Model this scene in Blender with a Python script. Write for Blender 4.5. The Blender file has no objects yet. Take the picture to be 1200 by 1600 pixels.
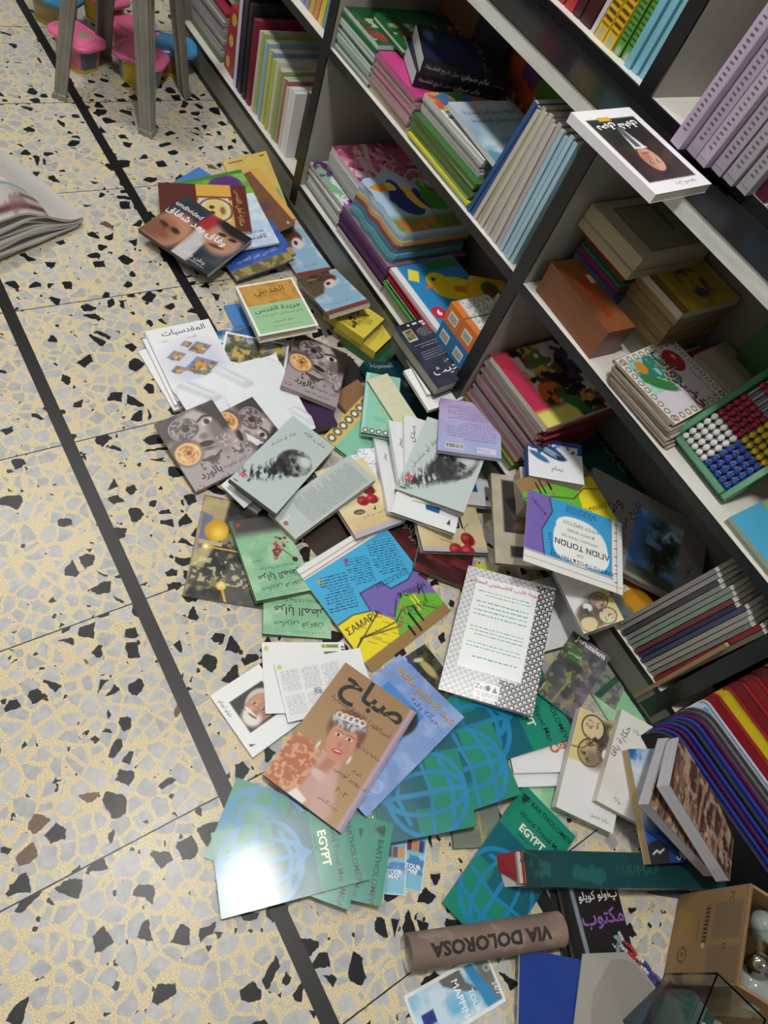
import bpy, math, random
import numpy as np
from mathutils import Matrix, Vector
R = math.radians
SC = bpy.context.scene
COL = SC.collection
random.seed(7)
# ------------------------------------------------------------------ camera
cam = bpy.data.cameras.new('camera'); cam.sensor_fit = 'VERTICAL'; cam.sensor_height = 36.0
cam.lens = 36.0 * 1120.92 / 1600.0; cam.clip_start = 0.02
co = bpy.data.objects.new('camera', cam); COL.objects.link(co)
_r = Vector((0.49597109, 0.81904168, 0.28841535)); _u = -Vector((0.79734295, -0.29802645, -0.52480897)); _b = -Vector((-0.34388502, 0.49025602, -0.80086961))
co.matrix_world = Matrix(((_r.x, _u.x, _b.x, 0), (_r.y, _u.y, _b.y, 0), (_r.z, _u.z, _b.z, 1.34), (0, 0, 0, 1)))
SC.camera = co
# ------------------------------------------------------------------ light and exposure
w = bpy.data.worlds.new('shop_air'); SC.world = w; w.use_nodes = True
w.node_tree.nodes['Background'].inputs[0].default_value = (0.92, 0.96, 1.0, 1)
w.node_tree.nodes['Background'].inputs[1].default_value = 0.20
LAMPS = [(-0.42, 0.28, 210.0), (-2.3, 0.35, 140.0), (2.3, 0.45, 65.0), (-0.9, -1.0, 45.0)]   # ceiling panels: x, y, emission
SC.view_settings.view_transform = 'Standard'; SC.view_settings.look = 'None'
SC.view_settings.gamma = 1.0; SC.view_settings.use_curve_mapping = False
SC.view_settings.exposure = -0.14
# ------------------------------------------------------------------ colour + materials
def lin(c):
    c = np.asarray(c, float)
    return np.where(c <= .04045, c / 12.92, ((c + .055) / 1.055) ** 2.4)
def hx(s):
    if not isinstance(s, str): return tuple(s)
    s = s.lstrip('#'); return tuple(int(s[i:i + 2], 16) / 255 for i in (0, 2, 4))
def new_mat(name):
    m = bpy.data.materials.new(name); m.use_nodes = True
    nt = m.node_tree; return m, nt, nt.nodes['Principled BSDF']
def N(nt, kind, **kw):
    n = nt.nodes.new(kind)
    for k, v in kw.items():
        if k in n.inputs: n.inputs[k].default_value = v
        else: setattr(n, k, v)
    return n
def print_mat(name, rough, coat=0.0, rvar=.08, bump=0.0):
    m, nt, b = new_mat(name)
    a = N(nt, 'ShaderNodeAttribute', attribute_name='Col')
    tc = N(nt, 'ShaderNodeTexCoord'); nz = N(nt, 'ShaderNodeTexNoise', Scale=40.0, Detail=3.0)
    nt.links.new(tc.outputs['Object'], nz.inputs['Vector'])
    mr = N(nt, 'ShaderNodeMapRange'); mr.inputs[3].default_value = rough - rvar; mr.inputs[4].default_value = rough + rvar
    nt.links.new(nz.outputs[0], mr.inputs[0]); nt.links.new(mr.outputs[0], b.inputs['Roughness'])
    nt.links.new(a.outputs['Color'], b.inputs['Base Color'])
    b.inputs['Coat Weight'].default_value = coat; b.inputs['Coat Roughness'].default_value = .14
    if bump:
        nz2 = N(nt, 'ShaderNodeTexNoise', Scale=9.0, Detail=2.0); nt.links.new(tc.outputs['Object'], nz2.inputs['Vector'])
        bp = N(nt, 'ShaderNodeBump', Strength=bump, Distance=.02); nt.links.new(nz2.outputs[0], bp.inputs['Height']); nt.links.new(bp.outputs[0], b.inputs['Normal'])
    return m
M = {}
M['print'] = print_mat('printed_card', .42, .12)
M['gloss'] = print_mat('laminated_card', .30, .20, .05, .10)
M['paper'] = print_mat('uncoated_paper', .75)
M['plastic'] = print_mat('coloured_plastic', .33, .1)
def page_mat(name, c1, c2, scale=900.0):
    m, nt, b = new_mat(name)
    a = N(nt, 'ShaderNodeAttribute', attribute_name='Col')
    tc = N(nt, 'ShaderNodeTexCoord'); mp = N(nt, 'ShaderNodeMapping'); mp.inputs['Scale'].default_value = (3, 3, scale)
    nz = N(nt, 'ShaderNodeTexNoise', Scale=1.0, Detail=2.0)
    nt.links.new(tc.outputs['Object'], mp.inputs[0]); nt.links.new(mp.outputs[0], nz.inputs['Vector'])
    rp = N(nt, 'ShaderNodeValToRGB'); rp.color_ramp.elements[0].position = .3; rp.color_ramp.elements[1].position = .62
    rp.color_ramp.elements[0].color = (*[c1] * 3, 1); rp.color_ramp.elements[1].color = (*[c2] * 3, 1)
    nt.links.new(nz.outputs[0], rp.inputs[0])
    mx = N(nt, 'ShaderNodeMix', data_type='RGBA', blend_type='MULTIPLY'); mx.inputs[0].default_value = 1
    nt.links.new(a.outputs['Color'], mx.inputs[6]); nt.links.new(rp.outputs[0], mx.inputs[7]); nt.links.new(mx.outputs[2], b.inputs['Base Color'])
    b.inputs['Roughness'].default_value = .8
    return m
M['pages'] = page_mat('book_page_edges', .72, 1.0)
def simple(name, col, rough=.5, noise=.0, scale=8., metal=0., bump=0., stretch=(1, 1, 1), **kw):
    m, nt, b = new_mat(name); c = lin(hx(col))
    tc = N(nt, 'ShaderNodeTexCoord'); mp = N(nt, 'ShaderNodeMapping'); mp.inputs['Scale'].default_value = stretch
    nz = N(nt, 'ShaderNodeTexNoise', Scale=scale, Detail=6.0, Roughness=.6)
    nt.links.new(tc.outputs['Object'], mp.inputs[0]); nt.links.new(mp.outputs[0], nz.inputs['Vector'])
    rp = N(nt, 'ShaderNodeValToRGB'); rp.color_ramp.elements[0].position = .3; rp.color_ramp.elements[1].position = .7
    rp.color_ramp.elements[0].color = (*np.clip(c * (1 - noise), 0, 1), 1); rp.color_ramp.elements[1].color = (*np.clip(c * (1 + noise), 0, 1), 1)
    nt.links.new(nz.outputs[0], rp.inputs[0]); nt.links.new(rp.outputs[0], b.inputs['Base Color'])
    b.inputs['Roughness'].default_value = rough; b.inputs['Metallic'].default_value = metal
    if bump:
        bp = N(nt, 'ShaderNodeBump', Strength=bump, Distance=.004); nt.links.new(nz.outputs[0], bp.inputs['Height']); nt.links.new(bp.outputs[0], b.inputs['Normal'])
    for k, v in kw.items(): b.inputs[k.replace('_', ' ')].default_value = v
    return m
M['black'] = simple('black_laminate', '#17181b', .32, .35, 5.)
M['panel'] = simple('grey_white_laminate', '#99948b', .5, .10, 14., stretch=(1, 1, .4))
M['panelw'] = simple('white_laminate', '#d6d3cc', .45, .06, 14.)
M['edgew'] = simple('pale_speckled_edge', '#c9c9c6', .5, .14, 30., stretch=(.3, 2, 2))
M['plinth'] = simple('grey_plinth_board', '#75756d', .45, .3, 6., bump=.1, stretch=(.5, 1, 2))
M['back'] = simple('grey_back_board', '#7d7973', .6, .08, 6.)
M['skirt'] = simple('black_skirting', '#1e2024', .5, .3, 8.)
M['strip'] = simple('black_stone_strip', '#0c0d10', .42, .4, 12., stretch=(1, 3, 1))
M['ceil'] = simple('white_ceiling', '#dddbd6', .9, .03, 3.)
M['wallm'] = simple('pale_wall', '#a8a49a', .9, .05, 3.)
M['stoolp'] = simple('weathered_grey_plastic', '#85837a', .55, .22, 22., bump=.15, stretch=(1, 1, .35))
M['card'] = simple('corrugated_cardboard', '#93744f', .8, .10, 9., stretch=(1, 1, 6))
M['cloudy'] = simple('smoky_glass', '#c9d6d2', .08, .1, 5., Transmission_Weight=.55, IOR=1.45)
M['chrome'] = simple('polished_silver', '#c9c4bc', .12, .1, 5., metal=1.0)
M['clear'] = simple('clear_acrylic', '#f4f8f8', .04, .0, 5., Transmission_Weight=1.0, IOR=1.3)
M['news'] = print_mat('newsprint', .85)
M['tubp'] = simple('pink_tub_lid', '#e8709f', .3, .08, 20.)
M['tubb'] = simple('blue_tub_lid', '#3f8fc0', .3, .1, 20.)
def terrazzo():
    m, nt, b = new_mat('terrazzo_tiles'); L = nt.links.new
    tc = N(nt, 'ShaderNodeTexCoord')
    # each tile gets its own offset so that the chips do not run across the joints
    sep = N(nt, 'ShaderNodeSeparateXYZ'); L(tc.outputs['Object'], sep.inputs[0])
    def mth(op, a, bb=None, c=None):
        n = N(nt, 'ShaderNodeMath', operation=op)
        for i, v in enumerate((a, bb, c)):
            if v is None: continue
            if isinstance(v, (int, float)): n.inputs[i].default_value = v
            else: L(v, n.inputs[i])
        return n.outputs[0]
    gx = mth('DIVIDE', mth('ADD', sep.outputs[0], .177), .3985)
    gy = mth('DIVIDE', mth('SUBTRACT', sep.outputs[1], .2415), .4295)
    ix = mth('FLOOR', gx); iy = mth('FLOOR', gy)
    cmb = N(nt, 'ShaderNodeCombineXYZ'); L(mth('MULTIPLY', ix, 3.17), cmb.inputs[0]); L(mth('MULTIPLY', iy, 5.31), cmb.inputs[1])
    L(mth('ADD', mth('MULTIPLY', ix, 1.9), mth('MULTIPLY', iy, 2.7)), cmb.inputs[2])
    vadd = N(nt, 'ShaderNodeVectorMath', operation='ADD'); L(tc.outputs['Object'], vadd.inputs[0]); L(cmb.outputs[0], vadd.inputs[1])
    nz = N(nt, 'ShaderNodeTexNoise', Scale=34.0, Detail=3.0, Roughness=.6); L(vadd.outputs[0], nz.inputs['Vector'])
    dis = N(nt, 'ShaderNodeVectorMath', operation='MULTIPLY_ADD'); L(nz.outputs['Color'], dis.inputs[0]); dis.inputs[1].default_value = (.017, .017, 0); L(vadd.outputs[0], dis.inputs[2])
    def layer(scale, lo, hi):
        ve = N(nt, 'ShaderNodeTexVoronoi', feature='DISTANCE_TO_EDGE', Scale=scale); vc = N(nt, 'ShaderNodeTexVoronoi', feature='F1', Scale=scale)
        for v in (ve, vc): L(dis.outputs[0], v.inputs['Vector'])
        sc = N(nt, 'ShaderNodeSeparateColor'); L(vc.outputs['Color'], sc.inputs[0])
        th = mth('MULTIPLY_ADD', sc.outputs[0], hi - lo, lo)
        mk = N(nt, 'ShaderNodeMapRange'); L(mth('SUBTRACT', ve.outputs['Distance'], th), mk.inputs[0]); mk.inputs[1].default_value = 0; mk.inputs[2].default_value = .02
        return mk.outputs[0], sc
    def mix(f, a, c):
        n = N(nt, 'ShaderNodeMix', data_type='RGBA')
        for i, v in ((0, f), (6, a), (7, c)):
            if isinstance(v, tuple): n.inputs[i].default_value = (*lin(hx(v)), 1)
            elif isinstance(v, str): n.inputs[i].default_value = (*lin(hx(v)), 1)
            elif isinstance(v, (int, float)): n.inputs[i].default_value = v
            else: L(v, n.inputs[i])
        return n.outputs[2]
    fine = N(nt, 'ShaderNodeTexNoise', Scale=420.0, Detail=2.0); L(vadd.outputs[0], fine.inputs['Vector'])
    med = N(nt, 'ShaderNodeTexNoise', Scale=55.0, Detail=5.0, Roughness=.65); L(vadd.outputs[0], med.inputs['Vector'])
    fr = N(nt, 'ShaderNodeMapRange'); L(fine.outputs[0], fr.inputs[0]); fr.inputs[1].default_value = .35; fr.inputs[2].default_value = .62
    cem = mix(fr.outputs[0], '#c6b48c', '#e2d5b2')
    m1, s1 = layer(34.0, .035, .16); m3, s3 = layer(29.0, .09, .26)
    stone = mix(med.outputs[0], '#74787d', '#d2d3d4')
    stone = mix(s1.outputs[1], stone, mix(med.outputs[0], '#a4a5a6', '#dad8d5'))
    blk = mix(med.outputs[0], '#0c0d10', '#26272c')
    col = mix(m1, cem, stone)
    isb = mth('GREATER_THAN', s3.outputs[2], .70)
    col = mix(mth('MULTIPLY', m3, isb), col, mix(mth('GREATER_THAN', s3.outputs[2], .985), blk, '#6d5340'))
    m2, s2 = layer(80.0, .12, .45)
    sm = mth('MULTIPLY', m2, mth('GREATER_THAN', s2.outputs[2], .86))
    col = mix(mth('MULTIPLY', sm, mth('SUBTRACT', 1.0, m1)), col, '#26262a')
    # cement joints between the tiles
    fx = mth('ABSOLUTE', mth('SUBTRACT', mth('FRACT', mth('ADD', gx, .5)), .5))
    j = N(nt, 'ShaderNodeMapRange'); L(mth('ADD', fx, mth('MULTIPLY', mth('SUBTRACT', med.outputs[0], .5), .004)), j.inputs[0]); j.inputs[1].default_value = .0024; j.inputs[2].default_value = .0040
    col = mix(j.outputs[0], '#2b241c', col)
    L(col, b.inputs['Base Color'])
    b.inputs['Roughness'].default_value = .34; b.inputs['Specular IOR Level'].default_value = .28
    return m
M['floor'] = terrazzo()
# ------------------------------------------------------------------ mesh helpers
class MB:
    """collects coloured polygons; build() links them as one mesh object"""
    def __init__(s): s.v = []; s.f = []; s.c = []; s.m = []
    def poly(s, pts, col, mi=0):
        k = len(s.v); s.v += [tuple(p) for p in pts]; s.f.append(tuple(range(k, k + len(pts)))); s.c.append(hx(col)); s.m.append(mi)
    def box(s, lo, hi, col='#888888', cols=None, mi=0, mis=None, M4=None):
        x0, y0, z0 = lo; x1, y1, z1 = hi
        P = [(x0, y0, z0), (x1, y0, z0), (x1, y1, z0), (x0, y1, z0), (x0, y0, z1), (x1, y0, z1), (x1, y1, z1), (x0, y1, z1)]
        if M4 is not None: P = [tuple(M4 @ Vector(p)) for p in P]
        k = len(s.v); s.v += P
        F = {'-z': (0, 3, 2, 1), '+z': (4, 5, 6, 7), '-y': (0, 1, 5, 4), '+x': (1, 2, 6, 5), '+y': (2, 3, 7, 6), '-x': (3, 0, 4, 7)}
        for n, f in F.items():
            s.f.append(tuple(k + i for i in f)); s.c.append(hx((cols or {}).get(n, col))); s.m.append((mis or {}).get(n, mi))
    def tube(s, pts, r, col='#888888', n=10, mi=0, cap=True):
        pts = [Vector(p) for p in pts]; rs = r if isinstance(r, (list, tuple)) else [r] * len(pts); rings = []
        up = Vector((0, 0, 1))
        for i, p in enumerate(pts):
            d = (pts[min(i + 1, len(pts) - 1)] - pts[max(i - 1, 0)]).normalized()
            a = d.cross(up if abs(d.z) < .9 else Vector((1, 0, 0))).normalized(); bb = d.cross(a)
            k = len(s.v); s.v += [tuple(p + (a * math.cos(t) + bb * math.sin(t)) * rs[i]) for t in np.linspace(0, 2 * math.pi, n, endpoint=False)]; rings.append(k)
        for i in range(len(pts) - 1):
            for j in range(n):
                s.f.append((rings[i] + j, rings[i] + (j + 1) % n, rings[i + 1] + (j + 1) % n, rings[i + 1] + j)); s.c.append(hx(col)); s.m.append(mi)
        if cap:
            for k in (rings[0], rings[-1]): s.f.append(tuple(k + j for j in range(n))); s.c.append(hx(col)); s.m.append(mi)
    def grid(s, G, C=None, col='#888888', mi=0):
        """G (n,m,3) points; C optional (n,m,3) point colours averaged per face"""
        n, m = len(G), len(G[0]); k = len(s.v)
        for r in G: s.v += [tuple(p) for p in r]
        for i in range(n - 1):
            for j in range(m - 1):
                s.f.append((k + i * m + j, k + i * m + j + 1, k + (i + 1) * m + j + 1, k + (i + 1) * m + j))
                s.c.append(tuple(np.mean([C[i][j], C[i + 1][j + 1]], 0)) if C is not None else hx(col)); s.m.append(mi)
    def mesh(s, name, mats, smooth=False):
        me = bpy.data.meshes.new(name); me.from_pydata(s.v, [], s.f)
        a = me.color_attributes.new('Col', 'FLOAT_COLOR', 'CORNER')
        n = [len(f) for f in s.f]; c = np.ones((sum(n), 4), np.float32); c[:, :3] = lin(np.repeat(np.array(s.c), n, 0)); a.data.foreach_set('color', c.ravel())
        for mt in mats if isinstance(mats, (list, tuple)) else [mats]: me.materials.append(mt)
        me.polygons.foreach_set('material_index', s.m)
        if smooth: me.polygons.foreach_set('use_smooth', [True] * len(s.f))
        me.update(); return me
    def build(s, name, mats, parent=None, smooth=False, loc=None, bevel=0):
        o = bpy.data.objects.new(name, s.mesh(name, mats, smooth)); COL.objects.link(o)
        if parent: o.parent = parent
        if loc is not None: o.location = loc
        if bevel:
            b = o.modifiers.new('bevel', 'BEVEL'); b.width = bevel; b.segments = 2; b.limit_method = 'ANGLE'
        return o
def tag(o, label=None, cat=None, group=None, kind=None):
    for k, v in (('label', label), ('category', cat), ('group', group), ('kind', kind)):
        if v: o[k] = v
    return o
def thing(name, label, cat, mat4=None, group=None):
    o = bpy.data.objects.new(name, None); COL.objects.link(o); o.empty_display_size = .05
    if mat4 is not None: o.matrix_world = mat4
    return tag(o, label, cat, group)
def dup(root, mat4, label, group=None, name=None):
    r = root.copy(); COL.objects.link(r); r.matrix_world = mat4; r['label'] = label
    if group: r['group'] = group
    for ch in list(root.children):
        c = ch.copy(); COL.objects.link(c); c.parent = r
        for g in ch.children:
            d = g.copy(); COL.objects.link(d); d.parent = c
    return r
def pose(o, ax, ay, off=0):
    ax = Vector(ax).normalized(); ay = Vector(ay); n = ax.cross(ay).normalized(); ay = n.cross(ax)
    return Matrix(((ax.x, ay.x, n.x, o[0]), (ax.y, ay.y, n.y, o[1]), (ax.z, ay.z, n.z, o[2]), (0, 0, 0, 1)))
def TR(x, y, z, rz=0, rx=0, ry=0):
    return Matrix.Translation((x, y, z)) @ Matrix.Rotation(R(rz), 4, 'Z') @ Matrix.Rotation(R(ry), 4, 'Y') @ Matrix.Rotation(R(rx), 4, 'X')
ORD = 'lowest,second,third,fourth,fifth,sixth,seventh,eighth,ninth,tenth,eleventh,twelfth,thirteenth,fourteenth,fifteenth,sixteenth'.split(',')
# ------------------------------------------------------------------ lettering
AR = {}
for ln in '''ا FE8D FE8E - -|أ FE83 FE84 - -|إ FE87 FE88 - -|آ FE81 FE82 - -|ب FE8F FE90 FE91 FE92|ت FE95 FE96 FE97 FE98|ث FE99 FE9A FE9B FE9C|ج FE9D FE9E FE9F FEA0|ح FEA1 FEA2 FEA3 FEA4|خ FEA5 FEA6 FEA7 FEA8|د FEA9 FEAA - -|ذ FEAB FEAC - -|ر FEAD FEAE - -|ز FEAF FEB0 - -|س FEB1 FEB2 FEB3 FEB4|ش FEB5 FEB6 FEB7 FEB8|ص FEB9 FEBA FEBB FEBC|ض FEBD FEBE FEBF FEC0|ط FEC1 FEC2 FEC3 FEC4|ظ FEC5 FEC6 FEC7 FEC8|ع FEC9 FECA FECB FECC|غ FECD FECE FECF FED0|ف FED1 FED2 FED3 FED4|ق FED5 FED6 FED7 FED8|ك FED9 FEDA FEDB FEDC|ل FEDD FEDE FEDF FEE0|م FEE1 FEE2 FEE3 FEE4|ن FEE5 FEE6 FEE7 FEE8|ه FEE9 FEEA FEEB FEEC|و FEED FEEE - -|ي FEF1 FEF2 FEF3 FEF4|ى FEEF FEF0 - -|ة FE93 FE94 - -|ئ FE89 FE8A FE8B FE8C|ء FE80 - - -|ؤ FE85 FE86 - -'''.split('|'):
    p = ln.split(); AR[p[0]] = [None if x == '-' else chr(int(x, 16)) for x in p[1:]]
def arab(s):
    out = []; s = s.replace('لا', '\uE000').replace('لأ', '\uE001')
    LA = {'\uE000': ('\uFEFB', '\uFEFC'), '\uE001': ('\uFEF7', '\uFEF8')}
    for i, ch in enumerate(s):
        pv = s[i - 1] if i else ''; nx = s[i + 1] if i + 1 < len(s) else ''
        pj = pv in AR and AR[pv][2] is not None
        if ch in LA: out.append(LA[ch][1 if pj else 0]); continue
        if ch not in AR: out.append(ch); continue
        f = AR[ch]; nj = (nx in AR and AR[nx][1] is not None or nx in LA) and f[2] is not None
        pj = pj and f[1] is not None
        out.append(f[3] if pj and nj else f[1] if pj else f[2] if nj else f[0])
    o = ''.join(reversed(out))
    return o
_tx = {}
def glyphs(s, bold=0.0):
    """flat triangulated outline of a line of text, centred, scaled so that the em is 1"""
    if (s, bold) in _tx: return _tx[(s, bold)]
    c = bpy.data.curves.new('lettering', 'FONT'); c.body = arab(s) if any(ch in AR for ch in s) else s
    c.resolution_u = 2; c.offset = bold; c.size = 1.0
    o = bpy.data.objects.new('lettering', c); COL.objects.link(o)
    dg = bpy.context.evaluated_depsgraph_get(); me = o.evaluated_get(dg).to_mesh()
    v = np.array([x.co[:2] for x in me.vertices], float).reshape(-1, 2); f = [tuple(p.vertices) for p in me.polygons]
    o.evaluated_get(dg).to_mesh_clear(); bpy.data.objects.remove(o); bpy.data.curves.remove(c)
    if len(v): v = v - (v.max(0) + v.min(0)) / 2
    _tx[(s, bold)] = (v, f); return v, f
_rng = np.random.default_rng(5)
def fbm(x, y, sc, seed=0, oct=4):
    """value noise on arrays, 0..1"""
    t = np.zeros_like(x); amp = 1.; tot = 0
    for o in range(oct):
        g = np.random.default_rng(seed * 31 + o).random((64, 64)); xx = x * sc + 11.3 * o; yy = y * sc + 5.7 * o
        i = np.floor(xx).astype(int); j = np.floor(yy).astype(int); u = xx - i; v = yy - j; u = u * u * (3 - 2 * u); v = v * v * (3 - 2 * v)
        A = lambda a, b: g[a % 64, b % 64]
        t += amp * ((A(i, j) * (1 - u) + A(i + 1, j) * u) * (1 - v) + (A(i, j + 1) * (1 - u) + A(i + 1, j + 1) * u) * v); tot += amp; amp *= .5; sc *= 2
    return t / tot
def sm(d, s): return np.clip(.5 - d / max(s, 1e-6), 0, 1)
class Art:
    """a printed face: x 0..1 across, y 0..a down (same unit), painted on a fine mesh, lettering as crisp outlines"""
    def __init__(s, w, h, bg='#ffffff', res=.0017):
        s.w, s.h, s.a = w, h, h / w; nx = max(2, round(w / res)); ny = max(2, round(h / res))
        s.X, s.Y = np.meshgrid(np.linspace(0, 1, nx + 1), np.linspace(0, s.a, ny + 1)); s.px = 1.0 / nx
        s.im = np.ones(s.X.shape + (3,)) * np.array(hx(bg)); s.ov = []
    def put(s, m, c, al=1.0):
        m = (np.clip(m, 0, 1) * al)[..., None]; c = np.array(hx(c)) if not isinstance(c, np.ndarray) else c
        s.im = s.im * (1 - m) + c * m; return s
    def loc(s, cx, cy, rot):
        c, q = math.cos(R(rot)), math.sin(R(rot)); dx, dy = s.X - cx, s.Y - cy; return dx * c + dy * q, -dx * q + dy * c
    def ell(s, cx, cy, rx, ry, c, rot=0, soft=.0, al=1.):
        u, v = s.loc(cx, cy, rot); d = (np.sqrt((u / rx) ** 2 + (v / ry) ** 2) - 1) * min(rx, ry); return s.put(sm(d, max(soft, s.px)), c, al)
    def rect(s, x0, y0, x1, y1, c, soft=0., al=1., rot=0):
        u, v = s.loc((x0 + x1) / 2, (y0 + y1) / 2, rot); d = np.maximum(abs(u) - (x1 - x0) / 2, abs(v) - (y1 - y0) / 2); return s.put(sm(d, max(soft, s.px)), c, al)
    def poly(s, pts, c, soft=0., al=1.):
        ins = np.zeros(s.X.shape, bool); dm = np.full(s.X.shape, 9.); n = len(pts)
        for i in range(n):
            (x0, y0), (x1, y1) = pts[i], pts[(i + 1) % n]
            ins ^= ((y0 > s.Y) != (y1 > s.Y)) & (s.X < (x1 - x0) * (s.Y - y0) / (y1 - y0 + 1e-12) + x0)
            dm = np.minimum(dm, s._seg(x0, y0, x1, y1))
        return s.put(sm(np.where(ins, -dm, dm), max(soft, s.px)), c, al)
    def _seg(s, x0, y0, x1, y1):
        dx, dy = x1 - x0, y1 - y0; t = np.clip(((s.X - x0) * dx + (s.Y - y0) * dy) / (dx * dx + dy * dy + 1e-12), 0, 1)
        return np.hypot(s.X - x0 - t * dx, s.Y - y0 - t * dy)
    def line(s, pts, wd, c, al=1.):
        d = np.min([s._seg(*pts[i], *pts[i + 1]) for i in range(len(pts) - 1)], 0); return s.put(sm(d - wd / 2, s.px), c, al)
    def ring(s, cx, cy, r, wd, c, al=1., rx=None, rot=0):
        u, v = s.loc(cx, cy, rot); q = (rx or r); d = abs(np.sqrt((u / q) ** 2 + (v / r) ** 2) - 1) * min(r, q) - wd / 2; return s.put(sm(d, s.px), c, al)
    def grad(s, c0, c1, y0=0., y1=None, ang=90, al=1.):
        y1 = s.a if y1 is None else y1; t = s.X * math.cos(R(ang)) + s.Y * math.sin(R(ang)); t = np.clip((t - y0) / (y1 - y0), 0, 1)[..., None]
        c = np.array(hx(c0)) * (1 - t) + np.array(hx(c1)) * t; s.im = s.im * (1 - al) + c * al; return s
    def noise(s, c, sc, lo=.45, hi=.65, seed=1, al=1., mask=None, sx=1., sy=1.):
        f = np.clip((fbm(s.X * sx, s.Y * sy, sc, seed) - lo) / (hi - lo), 0, 1)
        if mask is not None: f = f * mask
        return s.put(f, c, al)
    def mell(s, cx, cy, rx, ry, rot=0, soft=.1):
        u, v = s.loc(cx, cy, rot); return sm((np.sqrt((u / rx) ** 2 + (v / ry) ** 2) - 1) * min(rx, ry), soft)
    def mrect(s, x0, y0, x1, y1): return ((s.X >= x0) & (s.X <= x1) & (s.Y >= y0) & (s.Y <= y1)).astype(float)
    def text(s, t, x, y, size, c='#111111', rot=0, bold=0., width=None, sx=1.):
        v, f = glyphs(t, bold)
        if not len(v): return s
        k = size if width is None else width / max(1e-6, np.ptp(v[:, 0]))
        v = v * k * np.array([sx, 1]); q = R(-rot); v = np.stack([v[:, 0] * math.cos(q) - v[:, 1] * math.sin(q), v[:, 0] * math.sin(q) + v[:, 1] * math.cos(q)], 1)
        s.ov.append((np.stack([x + v[:, 0], y - v[:, 1]], 1), f, hx(c))); return s
    def bars(s, rects, c):
        v = []; f = []
        for (x0, y0, x1, y1) in rects: k = len(v); v += [(x0, y1), (x1, y1), (x1, y0), (x0, y0)]; f.append((k, k + 1, k + 2, k + 3))
        s.ov.append((np.array(v), f, hx(c))); return s
    def para(s, x0, y0, x1, y1, n, c='#444444', th=.35, seed=1, rag=.25, rot=0):
        """lines of small unreadable print"""
        r = random.Random(seed); L = []; dy = (y1 - y0) / n
        for i in range(n):
            y = y0 + dy * (i + .3); x = x0 + (r.random() * rag * (x1 - x0) if r.random() < .4 else 0)
            while x < x1 - .01:
                ww = (.02 + .05 * r.random()) * .9; e = min(x1, x + ww); L.append((x, y, e, y + dy * th * (.6 + .4 * r.random()))); x = e + .012
        if rot:
            cx, cy = (x0 + x1) / 2, (y0 + y1) / 2; q = R(rot); v = []; f = []
            for (a, b, cc, d) in L:
                k = len(v)
                for (px, py) in ((a, d), (cc, d), (cc, b), (a, b)): v.append((cx + (px - cx) * math.cos(q) - (py - cy) * math.sin(q), cy + (px - cx) * math.sin(q) + (py - cy) * math.cos(q)))
                f.append((k, k + 1, k + 2, k + 3))
            s.ov.append((np.array(v), f, hx(c))); return s
        return s.bars(L, c)
    def barcode(s, x0, y0, x1, y1, vert=False):
        s.bars([(x0 - .01, y0 - .01, x1 + .01, y1 + .01)], '#f2f2f0'); r = random.Random(int(x0 * 999)); L = []; p = 0.
        while p < 1: q = p + .02 + .04 * r.random(); L.append((x0 + p * (x1 - x0), y0, x0 + min(1, q) * (x1 - x0), y1) if not vert else (x0, y0 + p * (y1 - y0), x1, y0 + min(1, q) * (y1 - y0))); p = q + .03
        return s.bars(L, '#1a1a1a')
    def face(s, cx, cy, r, rot=0, skin='#c98f74', hair='#2a211d', beard=None, dark='#7a4c3c', eyes='#2a1b18'):
        c, q = math.cos(R(rot)), math.sin(R(rot)); P = lambda x, y: (cx + (x * c - y * q) * r, cy + (x * q + y * c) * r)
        s.ell(*P(0, -.28), .86 * r, .95 * r, hair, rot, .1 * r)
        s.ell(*P(0, .05), .70 * r, .98 * r, skin, rot, .06 * r)
        s.ell(*P(.42, .15), .30 * r, .75 * r, dark, rot, .5 * r, .55)
        if beard: s.ell(*P(0, .66), .58 * r, .5 * r, beard, rot, .25 * r); s.ell(*P(0, .28), .3 * r, .16 * r, skin, rot, .2 * r)
        for e in (-.3, .3):
            s.ell(*P(e, -.1), .16 * r, .07 * r, '#efe6df', rot, .05 * r); s.ell(*P(e, -.1), .075 * r, .075 * r, eyes, rot, .04 * r)
            s.line([P(e - .17, -.27), P(e + .17, -.29)], .05 * r, hair, .45); s.ell(*P(e, -.17), .2 * r, .05 * r, dark, rot, .12 * r, .3)
        s.ell(*P(.07, .2), .13 * r, .2 * r, dark, rot, .2 * r, .5); s.line([P(-.1, .33), P(.12, .33)], .05 * r, dark, .7)
        s.ell(*P(0, .55), .26 * r, .07 * r, '#a04a48', rot, .06 * r); s.line([P(-.24, .55), P(.24, .55)], .025 * r, '#5a2a2a'); return s
    def geom(s, z=0.0, lift=.00012):
        """vertices, faces and colours in metres, centred, art-up = +y"""
        ny, nx = s.X.shape; V = np.stack([(s.X - .5) * s.w, (s.a / 2 - s.Y) * s.w, np.full(s.X.shape, z)], -1).reshape(-1, 3); idx = np.arange(ny * nx).reshape(ny, nx)
        F = np.stack([idx[1:, :-1], idx[1:, 1:], idx[:-1, 1:], idx[:-1, :-1]], -1).reshape(-1, 4); C = np.clip(s.im.reshape(-1, 3), 0, 1)
        vs = [V]; fs = [tuple(f) for f in F.tolist()]; cs = [C]; k = len(V)
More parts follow.
